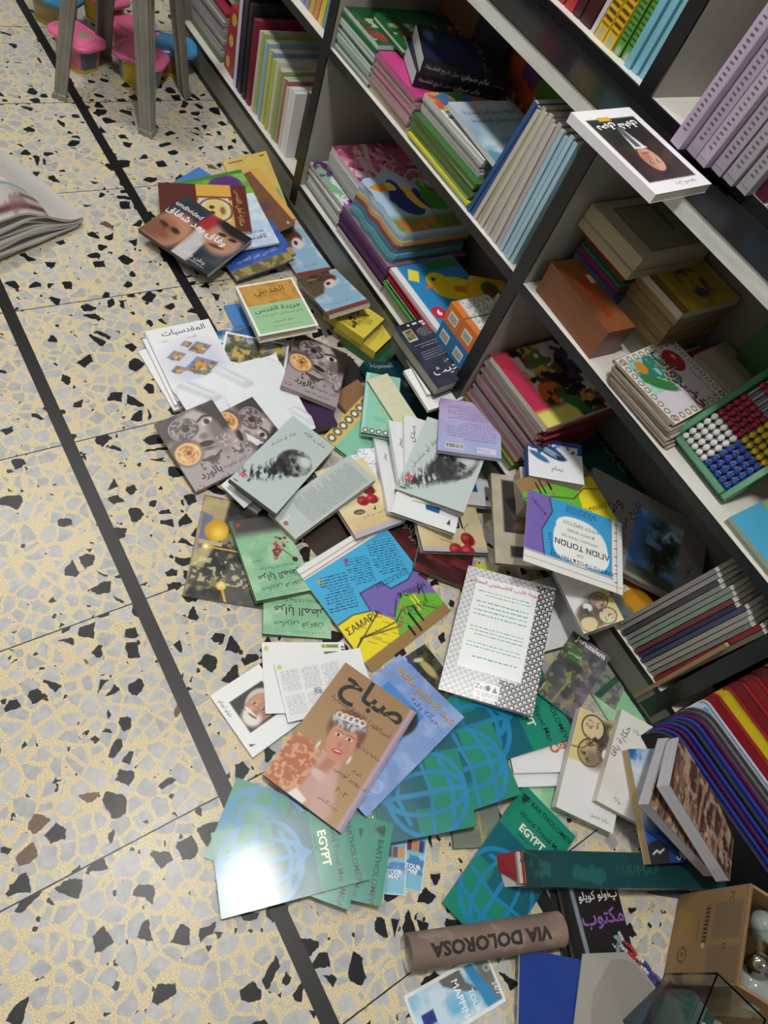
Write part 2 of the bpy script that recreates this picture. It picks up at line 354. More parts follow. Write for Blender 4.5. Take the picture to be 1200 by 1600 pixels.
        for n, (v, f, c) in enumerate(s.ov):
            o = np.stack([(v[:, 0] - .5) * s.w, (s.a / 2 - v[:, 1]) * s.w, np.full(len(v), z + lift + n * .00001)], 1)
            h = s.w / 2 - .0006; hh = s.h / 2 - .0006; o[:, 0] = np.clip(o[:, 0], -h, h); o[:, 1] = np.clip(o[:, 1], -hh, hh)
            vs.append(o); fs += [tuple(i + k for i in q) for q in f]; cs.append(np.tile(np.array(c), (len(v), 1))); k += len(v)
        return np.concatenate(vs), fs, np.concatenate(cs)
def art_mesh(name, art, mats, z=0., extra=None, mi=0, warp=None, rot=False):
    """mesh of a printed face plus optional boxes (MB) sharing one object"""
    V, F, C = art.geom(z)
    if rot: V = np.stack([-V[:, 1], V[:, 0], V[:, 2]], 1)
    V = [tuple(v) for v in V.tolist()]; mis = [mi] * len(F); C = list(map(tuple, C.tolist()))
    if extra is not None:
        for f, c, mm in zip(extra.f, extra.c, extra.m):
            k = len(V); V += [extra.v[i] for i in f]; C += [c] * len(f); F.append(tuple(range(k, k + len(f)))); mis.append(mm)
    if warp: V = [(x, y, zz + warp(x, y)) for x, y, zz in V]
    me = bpy.data.meshes.new(name); me.from_pydata(V, [], F); a = me.color_attributes.new('Col', 'FLOAT_COLOR', 'POINT')
    c = np.ones((len(V), 4), np.float32); c[:, :3] = lin(np.array(C)); a.data.foreach_set('color', c.ravel())
    for mt in mats if isinstance(mats, (list, tuple)) else [mats]: me.materials.append(mt)
    me.polygons.foreach_set('material_index', mis); me.update(); return me
def link(name, me, parent=None, mat4=None):
    o = bpy.data.objects.new(name, me); COL.objects.link(o)
    if parent: o.parent = parent
    if mat4 is not None: o.matrix_world = mat4
    return o
# ------------------------------------------------------------------ printed covers
def a_plain(bg, txt=None, tc='#222222'):
    def f(w, h):
        A = Art(w, h, bg, .004); A.noise('#808080', 5, .4, .9, 3, .10)
        if txt: A.text(txt, .5, .3, .12, tc)
        return A
    return f
def a_egypt(w, h):
    A = Art(w, h, '#07606e', .0014); a = A.a; yb = a * .335; cx, cy, r = .50, a * .70, .53
    G = '#158870'; L = '#1f83b6'
    A.poly([(0, yb), (.0, cy + .05), (cx, cy + .02), (cx - .05, a), (-.1, a + .1), (-.1, yb)], '#0b6f80')
    dm = A.mell(cx, cy, r, r, 0, .01)
    A.put(dm * (A.Y > cy + .06) * 1., G); A.put((1 - dm) * (A.Y > cy + .30) * 1., G, .9); A.put(dm * ((A.X < cx - .18) & (A.Y > cy - .2)) * 1., G, .9)
    for q in (.26,): A.ring(cx, cy, r, .05, L, rx=q)
    A.line([(cx, yb + .10), (cx, a)], .062, L)
    A.line([(cx - r, cy - .02), (cx, cy + .06), (cx + r, cy - .02)], .05, L); A.line([(cx - r * .85, cy + .26), (cx, cy + .36), (cx + r * .85, cy + .26)], .06, L); A.line([(cx - r * .62, cy - .30), (cx, cy - .40)], .055, L); A.line([(cx + r * .62, cy - .30), (cx, cy - .40)], .055, L)
    A.ring(cx, cy, r, .062, L)
    A.poly([(cx - .085, yb + .14), (cx, yb + .015), (cx + .085, yb + .14)], L)
    A.rect(-.1, -.1, 1.1, yb, G); A.noise('#0a4f58', 3, .5, .9, 4, .18)
    A.text('© BARTHOLOMEW', .58, .13, .105, '#0c2b2c', bold=.012); A.text('World Travel Map', .56, .36, .105, '#0b2a2b', bold=.008)
    A.text('EGYPT', .50, .50, .15, '#f0ead0', bold=.03); A.bars([(.30, .60, .42, .612), (.44, .60, .5, .612)], '#0b2a2b')
    A.ell(.12, .16, .045, .06, '#123a34'); A.ell(.12, .12, .06, .025, '#123a34'); A.bars([(.06, .235, .19, .243)], '#123a34')
    return A
def a_rose(w, h):
    A = Art(w, h, '#a49b9d'); a = A.a
    m = A.Y < a * .62
    A.rect(0, 0, 1, a * .5, '#8d8280', soft=.25); A.noise('#3a3232', 6, .5, .62, 3, .75, A.mrect(0, 0, 1, a * .42)); A.rect(.72, 0, 1.1, .55, '#241c1e', soft=.12); A.ell(.05, .1, .35, .3, '#3b3032', soft=.15)
    A.ell(.60, .45, .27, .42, '#b7a9a6', -12, .05); A.ell(.38, .84, .20, .2, '#aa9c9a', 0, .08); A.poly([(.38, .78), (.66, .78), (.78, 1.02), (.30, 1.0)], '#ab9e9c', .06)
    A.ell(.80, .50, .13, .35, '#4a3e3f', 10, .14, .6)
    A.ell(.36, .28, .24, .20, '#5a4f50', 8, .03); A.noise('#b9adaa', 26, .5, .62, 8, .8, A.mell(.36, .28, .22, .18, 8, .04)); A.ell(.37, .29, .13, .085, '#95888a', 8, .03); A.ell(.38, .29, .06, .055, '#2b2224', 0, .02); A.line([(.24, .27), (.37, .215), (.50, .28)], .02, '#241c1e'); A.ring(.36, .28, .20, .016, '#c7bab6', .7, rx=.235, rot=8)
    A.ell(.73, .31, .10, .05, '#d8ccc8', -15, .02); A.ell(.73, .31, .045, .05, '#241c1e', 0, .02); A.line([(.60, .25), (.72, .20), (.86, .24)], .035, '#241c1e')
    A.ell(.57, .52, .07, .06, '#7a6c6a', 0, .05); A.ell(.54, .65, .12, .05, '#2a1d20', 12, .02); A.ell(.54, .74, .10, .03, '#5d5151', 12, .04)
    A.noise('#3a3032', 14, .55, .62, 6, .7, A.mrect(.28, .86, 1, 1.05)); A.line([(.34, .88), (.5, .93), (.68, .86)], .03, '#3f3536'); A.noise('#d9cfcb', 22, .6, .66, 9, .6, A.mrect(.72, .6, 1, 1.0))
    A.ell(.20, .66, .24, .23, '#5b474c', 0, .08); A.ell(.21, .68, .20, .185, '#d9a565', 0, .03); A.ring(.20, .69, .13, .02, '#b07a42', .8, rx=.15, rot=30); A.ring(.235, .67, .075, .018, '#a06a38', .8, rx=.09, rot=-30); A.noise('#f0cf98', 12, .52, .62, 4, .7, A.mell(.21, .68, .19, .17)); A.noise('#9a6a3a', 14, .58, .64, 9, .6, A.mell(.21, .68, .19, .17)); A.ell(.22, .68, .04, .035, '#7c4a28', 0, .02); A.ring(.20, .69, .175, .015, '#f0cd96')
    A.rect(-.1, 1.06, 1.1, a + .1, '#a69da0', soft=.10)
    A.text('بالورد', .36, 1.12, .17, '#2a1a1e', bold=.02); A.text('أثلام ملغومة', .76, 1.13, .085, '#3a2a2e'); A.text('صابرين فرعون', .62, 1.27, .085, '#332a2c'); A.text('ت', .10, 1.27, .13, '#b23a58', bold=.02)
    return A
def a_wolf(w, h):
    A = Art(w, h, '#bfcccb', .0014); a = A.a; F = fbm(A.X * 1.6 + .3 * A.Y, A.Y * 1.2, 7, 12)
    A.put(A.mell(.64, a * .44, .29, .34, 24, .05) * np.clip((F - .30) / .12, .3, 1), '#3c4041', .95)
    A.ell(.69, a * .44, .20, .25, '#99a09e', 24, .07, .95); A.ell(.78, a * .36, .13, .13, '#cfd7d5', 24, .10, .95)
    st = np.clip((fbm(A.X * 2.2 - A.Y * 1.2, A.Y * .7 + A.X * .5, 10, 4) - .38) / .14, 0, 1)
    A.put(np.maximum(A.mell(.50, a * .60, .20, .24, 40, .10), A.mell(.30, a * .76, .30, .13, -38, .12)) * st, '#1d2021', .95); A.put(A.mell(.52, a * .58, .12, .16, 40, .10), '#26292a', .8)
    A.ell(.585, a * .435, .055, .030, '#15181a', 30, .03); A.ell(.74, a * .475, .055, .030, '#15181a', 30, .03); A.line([(.54, a * .40), (.63, a * .415)], .022, '#1a1d1e'); A.line([(.69, a * .435), (.79, a * .455)], .022, '#1a1d1e')
    A.ell(.625, a * .51, .035, .07, '#4c5152', 30, .05, .8); A.ell(.60, a * .575, .07, .022, '#14171a', 30, .02); A.noise('#1f2223', 16, .56, .6, 8, .7, A.mell(.64, a * .46, .28, .34, 24, .08) * (1 - A.mell(.76, a * .38, .15, .16, 24, .08)))
    A.text('ذئب الله', .62, .17, .20, '#20262a', width=.46); A.text('جهاد أبو حشيش', .17, .62, .10, '#4a5558', rot=-72)
    A.rect(.07, a - .30, .17, a - .20, '#b84a52'); A.text('ت', .12, a - .25, .09, '#ffffff'); A.rect(.24, a - .27, .28, a - .19, '#4a3a3c')
    A.bars([(.05, a - .07, .14, a - .05)], '#333333'); return A
def a_wolfback(w, h):
    A = Art(w, h, '#b7c2c1'); a = A.a; A.para(.14, .18, .92, a * .78, 44, '#4a4f50', .33, 3); A.bars([(.10, a - .32, .45, a - .06)], '#cfd4d2'); A.para(.13, a - .30, .42, a - .08, 9, '#7a6a6c', .4, 5); A.ell(.52, a - .12, .07, .06, '#b5525a'); return A
def a_rain(w, h):
    A = Art(w, h, '#8fc29a'); a = A.a; A.noise('#b6d8b4', 4, .4, .65, 3, .7); A.noise('#6fa98a', 3, .5, .7, 9, .5); A.rect(0, a - .32, 1, a + .1, '#4b4a48', soft=.16)
    A.text('صابرين فرعون', .48, .18, .13, '#2c3a30'); A.bars([(.12 + i * .05, .065, .13 + i * .05, .08) for i in range(15)], '#4a6a55'); A.text('مرايا المطر', .47, .40, .24, '#3a3238', bold=.01, width=.74); A.text('Mirrors Of The Rain', .46, .56, .075, '#34523f'); A.text('نصوص', .75, .72, .07, '#3b5a45')
    for i in range(70):
        r = random.Random(i); t = r.random(); x = .42 - .22 * t + (r.random() - .5) * .30 * t + .02; y = .70 + .42 * t + (r.random() - .5) * .22 * t
        A.ell(min(.9, max(.05, x)), y, .02 + .012 * r.random(), .02 + .01 * r.random(), ['#8c4a56', '#6a323e', '#b98a80', '#c9a58a', '#5a2c38'][i % 5])
    A.line([(.10, .64), (.16, .74), (.26, .88)], .02, '#6a4048'); A.ell(.10, .64, .05, .05, '#3a1f28'); A.rect(.84, a - .14, .91, a - .07, '#c23a52'); return A
def a_oldcity(w, h):
    A = Art(w, h, '#35332f'); a = A.a; A.noise('#8f8566', 5, .48, .56, 7, .9); A.noise('#171614', 8, .5, .56, 3, .9); A.rect(.45, a * .62, 1, a, '#57554f', al=.85, soft=.06)
    A.poly([(0, 0), (.34, .02), (.30, .55), (.12, 1.2), (0, a)], '#bfae7e', .04, .85); A.poly([(.02, .25), (.16, .3), (.2, .72), (.05, .80)], '#6a6f8c', .03); A.ell(.24, .5, .15, .16, '#c9971f', 15, .02); A.ell(.27, .53, .08, .09, '#f2cf48', 0, .1); A.rect(.05, .66, .34, .72, '#b9a98a')
    A.rect(.15, .74, .9, .76, '#d9b23a'); A.ell(.15, .75, .05, .05, '#e9c648'); A.ell(.15, .75, .022, .022, '#ffffff'); A.ell(.42, a * .86, .06, .06, '#e9c648'); A.ell(.42, a * .86, .026, .026, '#ffffff'); A.line([(.42, a * .86), (.50, a)], .025, '#e0bc40'); A.rect(.02, 1.05, .28, 1.3, '#2b2a2a', .02, .7); A.noise('#d8cca0', 26, .56, .6, 5, .8, A.mrect(.05, .9, .8, a * .85)); return A
def a_maqdis(w, h):
    A = Art(w, h, '#e9ebef'); a = A.a
    A.ell(.52, .78, .46, .42, '#cfd2e2', 0, .3)
    for cx, cy, r in ((.28, .58, .15), (.66, .52, .19), (.50, .40, .10), (.22, .84, .12), (.56, .86, .27)):
        A.poly([(cx - r, cy), (cx, cy - r * .72), (cx + r, cy), (cx, cy + r * .72)], '#7f8bb0'); A.poly([(cx - r, cy), (cx + r, cy), (cx, cy + r * .72)], '#a08d6c'); A.ell(cx, cy - r * .12, r * .32, r * .26, '#d9962f', 0, .02); A.rect(cx - r * .5, cy + .02, cx + r * .5, cy + r * .28, '#dccba6', .01); A.noise('#4d4438', 20, .52, .6, 3, .6, A.mell(cx, cy + r * .1, r * .8, r * .5, 0, .02))
    A.text('المقدسيات', .55, .13, .15, '#2b2b33', bold=.006); A.text('القدس', .62, .28, .06, '#555555'); A.text('حكايات', .20, .27, .05, '#666666'); A.poly([(.80, 1.10), (.85, 1.07), (.90, 1.10), (.85, 1.13)], '#555a66'); A.poly([(.10, a - .14), (.15, a - .17), (.20, a - .14), (.15, a - .11)], '#555a66'); return A
def a_quds(w, h):
    A = Art(w, h, '#eef0ea'); a = A.a; A.rect(.04, .04, .96, a * .44, '#c99a4e'); A.noise('#a97a34', 6, .5, .65, 4, .6, A.mrect(.04, .04, .96, a * .44)); A.rect(.04, a * .44, .96, a - .04, '#9cc79a')
    A.text('القدس', .50, .24, .20, '#5a3a14'); A.text('جريدة القدس', .50, a * .55, .15, '#1c3526', bold=.01); A.text('وثائق المدينة في الأعوام الماضية', .5, a * .66, .062, '#2c4a36'); A.text('ماهر الشريف', .5, a * .79, .07, '#28402f'); A.bars([(.30, a * .88, .75, a * .888)], '#6a8a6c'); return A
def a_faces(w, h):
    A = Art(w, h, '#232a36'); a = A.a; A.noise('#3a4454', 3, .4, .7, 3, .8); A.poly([(.42, -.1), (.62, -.1), (.70, a + .1), (.48, a + .1)], '#c3c3c6', .03); A.rect(.40, .02, .62, a * .35, '#a32a30', .05, rot=8)
    A.ell(.22, a * .72, .25, .34, '#b98468', 10, .08); A.ell(.14, a * .66, .06, .03, '#241612', 10, .03); A.ell(.30, a * .66, .06, .035, '#241612', 10, .03); A.ell(.10, a * .80, .22, .2, '#5a3528', 0, .2, .6); A.ell(.24, a * .84, .06, .04, '#8a5040', 0, .03)
    A.ell(.78, .26, .22, .26, '#b48a72', -15, .08); A.ell(.72, .20, .05, .025, '#2a1a16', -15, .02); A.ell(.86, .19, .05, .025, '#2a1a16', -15, .02); A.ell(.78, .40, .09, .03, '#6a3c34', -15, .02); A.ell(.80, .03, .25, .12, '#1c1a1c', 0, .06); A.noise('#6a6e78', 5, .45, .7, 8, .5, A.mrect(.62, .45, 1, a))
    A.text('وفاق بعد شقاق', .42, a * .38, .14, '#f0f0f0', bold=.015, rot=0); A.text('undivided', .20, a * .20, .10, '#e8e8e8', bold=.01); A.text('وطن واحد', .72, a * .86, .08, '#d8d8d8'); A.bars([(.60, a * .93, .9, a * .94)], '#bbbbbb'); return A
def a_darkred(w, h):
    A = Art(w, h, '#5a2420'); a = A.a; A.rect(.42, 0, .82, a, '#d8a84c'); A.rect(.42, a * .26, .82, a * .34, '#8a4a20'); A.rect(.44, a * .30, .78, a * .80, '#d8d4c8'); A.ell(.62, a * .56, .17, .14, '#d8c37a', 90, .03); A.ell(.58, a * .5, .03, .03, '#4a3414'); A.ell(.58, a * .62, .03, .03, '#4a3414'); A.ell(.70, a * .57, .03, .06, '#8a6030', 0, .02); A.ring(.62, a * .56, .19, .03, '#3a2418', .6); A.rect(.82, 0, 1, a, '#6b2c26'); A.rect(.84, .02, .98, a - .02, '#5f2520'); A.text('حكاية أهل القدس', .905, a * .5, .085, '#d8b068', rot=90); A.text('قصص', .2, a * .5, .08, '#c89a58'); return A
def a_sabah(w, h):
    A = Art(w, h, '#a5845f'); a = A.a; A.grad('#9c7a58', '#b49168', 0, a, 90, .8); A.rect(.93, 0, 1, a, '#b79fae', .03); A.rect(.965, 0, 1.01, a, '#9d8aa8')
    A.poly([(.30, a), (.38, 1.0), (.60, .95), (.72, 1.35), (.74, a)], '#c59a92', .05); A.poly([(0, 1.05), (.22, .98), (.40, 1.18), (.38, a * .92), (.2, a), (0, a)], '#b06a44', .05); A.noise('#e0a888', 26, .48, .58, 4, .8, A.mrect(0, 1.0, .38, a)); A.poly([(.44, 1.02), (.56, 1.02), (.54, 1.22), (.42, 1.22)], '#b97a66', .04); A.ell(.50, 1.24, .13, .05, '#d5b8b0', 0, .03); A.poly([(.32, a), (.36, a - .1), (.52, a - .06), (.5, a)], '#e8e2da', .02); A.ell(.66, 1.42, .12, .28, '#c7a19c', -20, .06, .8)
    A.ell(.46, .66, .22, .24, '#7a4a34', -14, .05); A.ell(.48, .80, .165, .23, '#c98d76', -14, .03); A.ell(.57, .84, .05, .16, '#b0705c', -14, .1, .4)
    for e in ((.41, .76), (.54, .735)): A.ell(e[0], e[1], .035, .016, '#f0e4de', -14, .01); A.ell(e[0], e[1], .017, .017, '#2a1c1c', 0, .01); A.line([(e[0] - .045, e[1] - .032), (e[0], e[1] - .046), (e[0] + .045, e[1] - .042)], .009, '#6a4434', .8)
    A.ell(.50, .92, .06, .025, '#b03038', -14, .012); A.ell(.50, .915, .04, .008, '#f4e8e4', -14, .008); A.ell(.48, .84, .022, .03, '#a0604e', -14, .03, .6)
    A.ell(.43, .585, .21, .075, '#b9b6b4', -14, .02); A.noise('#55555c', 40, .5, .55, 6, .8, A.mell(.43, .585, .21, .09, -14, .02)); [A.ring(.30 + i * .065, .585 - i * .018 - .02, .034, .016, '#e9e8e6') for i in range(5)]; A.ell(.29, .98, .015, .05, '#d9d3c8', 0, .01); A.ell(.66, .92, .015, .05, '#d9d3c8', 0, .01)
    A.text('صباح', .52, .22, .36, '#2a2724', bold=.03); A.text('امبراطورة الأغنية اللبنانية', .50, .43, .105, '#2c2620', width=.80); A.text('حياتها وأغانيها', .79, .72, .095, '#2c2620', width=.30); A.text('اعداد', .80, .98, .06, '#2c2620'); A.text('د. روبير لويس', .78, 1.08, .075, '#2c2620'); A.text('٢٠٠٣', .78, 1.25, .085, '#2c2620'); A.text('بيت النشر', .72, 1.42, .06, '#5a4630'); return A
def a_halim(w, h):
    A = Art(w, h, '#7d9bd0'); a = A.a; A.noise('#9db4de', 7, .5, .68, 4, .7); A.noise('#6a8ac4', 4, .45, .7, 9, .5); A.rect(.14, .34, .70, 1.1, '#3f86cf'); A.ell(.58, .55, .14, .18, '#1d1a20', 0, .03); A.ell(.56, .66, .11, .15, '#b98a70', 0, .04); A.ell(.45, 1.0, .22, .16, '#2a3a5c', 0, .05)
    [A.ring(.12 + (i * .37) % .8, 1.15 + (i * .23) % .35, .06, .012, '#a9bde4') for i in range(6)]
    A.text('عبد الحليم حافظ', .54, .16, .185, '#8a6a2c', bold=.02, width=.86); A.text('عبد الحليم حافظ', .535, .155, .185, '#c09a48', bold=.0, width=.86); A.text('حياته وفنه', .66, .29, .10, '#2a3a6a'); return A
def a_person_red(w, h):
    A = Art(w, h, '#43181c'); a = A.a; A.noise('#8a2a2c', 5, .42, .58, 3, .9, np.clip((A.Y - .28) * 5, 0, 1), .4, 1.5); A.noise('#1e0c10', 8, .5, .6, 6, .8, None, .5, 2); A.rect(.04, .42, .10, .55, '#b03038', .02, rot=30); A.text('باولو كويلو', .62, .12, .17, '#e6dcd8'); A.text('الزانية', .55, .28, .10, '#cbbcb8'); return A
def a_cherry(w, h):
    A = Art(w, h, '#e6deb6'); a = A.a; A.noise('#d8c894', 3, .45, .7, 3, .5); A.rect(0, a * .74, 1, a + .1, '#d2ac78', .3, .6); A.rect(0, a * .93, 1, a + .1, '#b9b6c4', .06)
    for x, y in ((.72, .68), (.50, .84), (.68, .86)): A.ell(x, y, .105, .10, '#a51c2a', 0, .01); A.ell(x - .03, y - .03, .04, .03, '#e0606a', 0, .05); A.ell(x + .03, y + .04, .06, .04, '#6a0f1c', 0, .06, .7)
    A.line([(.70, .60), (.72, .50), (.80, .44)], .010, '#7a7a4a'); A.line([(.50, .76), (.36, .70), (.30, .70)], .010, '#7a7a4a'); A.line([(.68, .78), (.72, .70)], .01, '#7a7a4a'); A.ell(.32, 1.02, .10, .05, '#4a1820', 10, .01); A.text('رواية', .32, 1.02, .07, '#f0e0d0')
    A.text('الزانية', .46, .46, .22, '#1e1c1a', bold=.02); A.poly([(.58, 1.06), (.66, 1.0), (.62, 1.08)], '#222222'); A.text('ترجمة جديدة عن الأصل', .60, 1.14, .062, '#4a4030'); return A
def a_greekmap(w, h):
    A = Art(w, h, '#46aee0', .0016); a = A.a
    A.rect(0, 0, 1, .12, '#e8e8e4'); A.line([(0, .105), (1, .09)], .006, '#8a3a30'); A.line([(0, .06), (1, .05)], .004, '#6a4a40')
    A.poly([(0, .60), (.18, .60), (.34, .66), (.50, .74), (.44, a - .06), (.3, a + .1), (-.1, a + .1)], '#f0dc2c', .004)
    A.poly([(.34, .66), (.36, .48), (.60, .50), (.64, .60), (.84, .62), (1.1, .54), (1.1, a * .86), (.86, a * .78), (.72, a * .68), (.50, .86)], '#7a68b4', .004)
    A.poly([(.50, .82), (.70, a * .64), (.88, a * .74), (1.1, a * .86), (1.1, a + .1), (.3, a + .1), (.42, a - .1)], '#6cb83a', .004)
    A.rect(-.1, a - .10, 1.1, a + .1, '#9a7c4c', .01)
    K = '#2a2a34'
    for pts in ([(0, .60), (.18, .60), (.34, .66)], [(.34, .66), (.36, .48), (.60, .50), (.64, .60), (.84, .62), (1, .56)], [(0, a - .22), (.12, a - .28), (.30, a - .24), (.48, a * .80), (.62, a * .74), (.78, a * .80), (.9, a - .1)], [(.5, .82), (.62, .70)], [(0, .86), (.40, .70)], [(.1, .8), (.5, .92)], [(.86, a * .80), (.92, a * .68), (.84, .78), (.9, .70)]): A.line(pts, .010, K)
    for i in range(26): r = random.Random(i + 3); x, y = r.uniform(.05, .95), r.uniform(.66, a - .14); A.line([(x, y), (x + .05, y + .06)], .004, '#3a3a4a', .8)
    for x, y in ((.55, a * .80), (.63, a * .745), (.49, a * .84)): A.ell(x, y, .018, .018, '#d0506a')
    A.bars([(.62, a * .80, .645, a - .02), (.70, a * .78, .72, a - .08), (.54, a * .88, .565, a - .02)], '#1c1c20'); A.bars([(.74, a * .70, .76, a * .84), (.78, a * .70, .80, a * .82)], '#e8d43a')
    A.text('ΣΑΜΑΡΙΑ', .22, a - .38, .085, K, rot=2, bold=.01); A.text('ΦΟΙΝΙΚΗ', .80, .72, .075, K, rot=10, bold=.01); A.text('ΓΑΛΙΛΑΙΑ', .74, .86, .062, K, rot=8, bold=.01); A.text('ΜΕΣΟΓΕΙΟΣ', .72, .535, .065, '#123a6a', rot=6)
    A.para(.06, .20, .34, .54, 13, '#1e3e5e', .35, 4, .3, 18); A.para(.38, .18, .62, .44, 11, '#1e3e5e', .35, 6, .3, 18); A.para(.66, .16, .95, .50, 14, '#1e3e5e', .35, 8, .3, 18); A.ell(.45, .17, .02, .02, '#c046a0'); A.ell(.12, .2, .03, .02, '#c9a23a'); return A
def a_greekmap2(w, h):
    A = Art(w, h, '#3f9fd8', .0016); a = A.a
    A.rect(-.1, -.1, 1.1, .14, '#e6e6e2'); A.rect(-.1, -.1, .12, a + .1, '#e6e6e2'); A.line([(.10, .13), (1, .13)], .005, K := '#333338'); A.line([(.115, .12), (.115, a)], .005, K); A.line([(0, .06), (1, .06)], .004, '#8a5a50'); A.line([(.06, 0), (.06, a)], .004, K)
    for i in range(8): A.bars([(.055, .1 + i * .09, .085, .11 + i * .09)], K)
    A.poly([(.80, a * .18), (.84, a * .5), (.74, a * .8), (.78, a + .1), (1.1, a + .1), (1.1, .14)], '#7a68b4', .004); A.line([(.80, a * .18), (.84, a * .5), (.74, a * .8), (.78, a)], .010, K)
    A.ell(.44, a * .50, .28, a * .32, '#eef0ee', 0, .01); A.ell(.28, a * .40, .14, a * .2, '#eef0ee', 0, .01); A.ell(.60, a * .40, .12, a * .2, '#eef0ee', 0, .01); A.ell(.5, a * .66, .2, a * .16, '#eef0ee', 0, .01)
    A.text('ΧΑΡΤΗΣ ΠΡΟΣΚΥΝΗΤΟΥ', .42, a * .22, .055, '#1a1a22', bold=.01); A.text('ΤΩΝ', .44, a * .315, .035, '#1a1a22'); A.text('ΑΓΙΩΝ ΤΟΠΩΝ', .42, a * .42, .082, '#14141c', bold=.015); A.text('ΠΕΡΙΟΔΩΝ + ΤΡΑΠΕΖΩΝ', .45, a * .53, .032, '#22222a'); A.text('ΚΥΡΙΟΥ ΗΜΩΝ', .44, a * .62, .04, '#1a1a22'); A.text('ΙΗΣΟΥ ΧΡΙΣΤΟΥ', .44, a * .72, .05, '#1a1a22'); A.para(.28, a * .86, .60, a * .97, 4, '#1c3c5c', .4, 3)
    A.text('ΘΑΛΑΣΣΑ', .74, a * .36, .045, '#143a66', rot=80); A.text('ΦΟΙΝΙΚΗ', .88, a * .80, .05, K, rot=40); return A
def a_greekmap3(w, h):
    A = Art(w, h, '#6cb83a', .0018); a = A.a
    A.poly([(.0, 0), (.42, 0), (.30, a * .6), (.36, a), (-.1, a + .1), (-.1, 0)], '#f0dc2c', .004); A.poly([(.70, -.1), (1.1, -.1), (1.1, a * .55), (.85, a * .55), (.72, .3)], '#7a68b4', .004); A.rect(-.1, a - .16, 1.1, a + .1, '#9a7c4c', .01); K = '#2a2a34'
    A.line([(0, a * .55), (.2, a * .62), (.4, a * .5), (.66, a * .62), (.8, a * .5), (1, a * .7)], .012, K); A.text('ΣΑΜΑΡΙΑ', .2, a * .28, .08, K); A.ell(.62, a * .66, .02, .02, '#d0506a'); A.bars([(.60, a * .72, .63, a - .02), (.70, a * .68, .72, a - .04), (.76, a * .66, .78, a - .08)], '#1c1c20'); return A
def a_keffiyeh(w, h):
    A = Art(w, h, '#a9acb0', .0009); a = A.a; k = 28.
    def ht(x, y): u = (x * k) % 2; v = (y * k) % 2; p = ((u < 1) ^ (v < 1)); q = (np.abs((u % 1) - .5) + np.abs((v % 1) - .5)) < .30; return (p ^ (q & (((u + v) % 2) < 1))).astype(float)
    H = ht(A.X + .12 * A.Y, A.Y - .12 * A.X); A.put(H, '#dcdee0'); A.rect(.79, .03, 1.1, a + .1, '#141518'); B_ = H * (np.abs(((A.X + .12 * A.Y) * k) % 1 - .5) + np.abs(((A.Y - .12 * A.X) * k) % 1 - .5) < .62); A.put(B_ * A.mrect(.79, .03, 1, a), '#d9dbdd'); A.rect(.60, a - .27, .8, a + .1, '#141518'); A.put(B_ * A.mrect(.60, a - .27, .8, a), '#d9dbdd')
    A.rect(.13, .10, .82, a - .30, '#e8ebec'); A.text('موسوعة الأدب الفلسطيني المعاصر', .48, .16, .062, '#b4283a', bold=.012); 
    for y0, y1, n in ((.24, .32, 2), (.36, .56, 4), (.66, .78, 3), (.84, .92, 2), (.98, 1.04, 1)): A.para(.17, y0, .76, y1, n, '#4fa89c', .28, int(y0 * 99), .2)
    A.rect(.36, a - .20, .62, a - .04, '#e8e8e6'); A.text('Zed', .42, a - .15, .075, '#333333'); A.ell(.50, a - .15, .022, .03, '#1a1a1a'); A.poly([(.545, a - .12), (.57, a - .18), (.60, a - .12)], '#555555'); A.para(.37, a - .10, .61, a - .05, 3, '#555555', .4, 2); return A
def a_grin(w, h):
    A = Art(w, h, '#eceff1'); a = A.a; x0, x1, y0, y1 = .22, .72, .10, a * .80; A.rect(x0, y0, x1, y1, '#2a2b33'); A.face(.50, a * .46, .24, -22, '#c48e74', '#c9c6c2', '#e4e0da', '#8a5a48'); A.put(1 - A.mrect(x0, y0, x1, y1) , np.array(hx('#eceff1'))); A.line([(.40, a * .62), (.56, a * .58)], .02, '#f4f0ec'); A.text('باولو كويلو', .26, a * .91, .07, '#333333'); A.poly([(.83, a * .93), (.88, a * .84), (.87, a * .93)], '#222222'); return A
def a_leaflet(w, h):
    A = Art(w, h, '#e9ebee'); a = A.a
    for x in (.04, .27, .50): A.para(x, .10, x + .20, a * .52, 22, '#8a8d92', .35, int(x * 50)); A.para(x, a * .58, x + .20, a * .9, 14, '#9a9da2', .35, int(x * 70))
    A.text('THE', .40, a * .62, .05, '#2a5a8a', bold=.02); A.text('BID', .40, a * .56, .05, '#2a5a8a', bold=.02); A.ell(.05, .05, .025, .025, '#c8d24a'); return A
def a_leaflet2(w, h):
    A = Art(w, h, '#edeff1'); a = A.a; A.ell(.05, .08, .025, .03, '#c8d24a'); A.rect(.72, .03, .92, .07, '#7a8a3a', .01); A.rect(.74, .12, .9, .155, '#5a7a4a', .01); A.ell(.76, .05, .02, .02, '#d8b83a'); A.bars([(.955, .05 + i * .035, .99, .07 + i * .035) for i in range(18)], '#444444'); A.para(.4, .2, .9, a * .9, 24, '#a2a5aa', .3, 3); return A
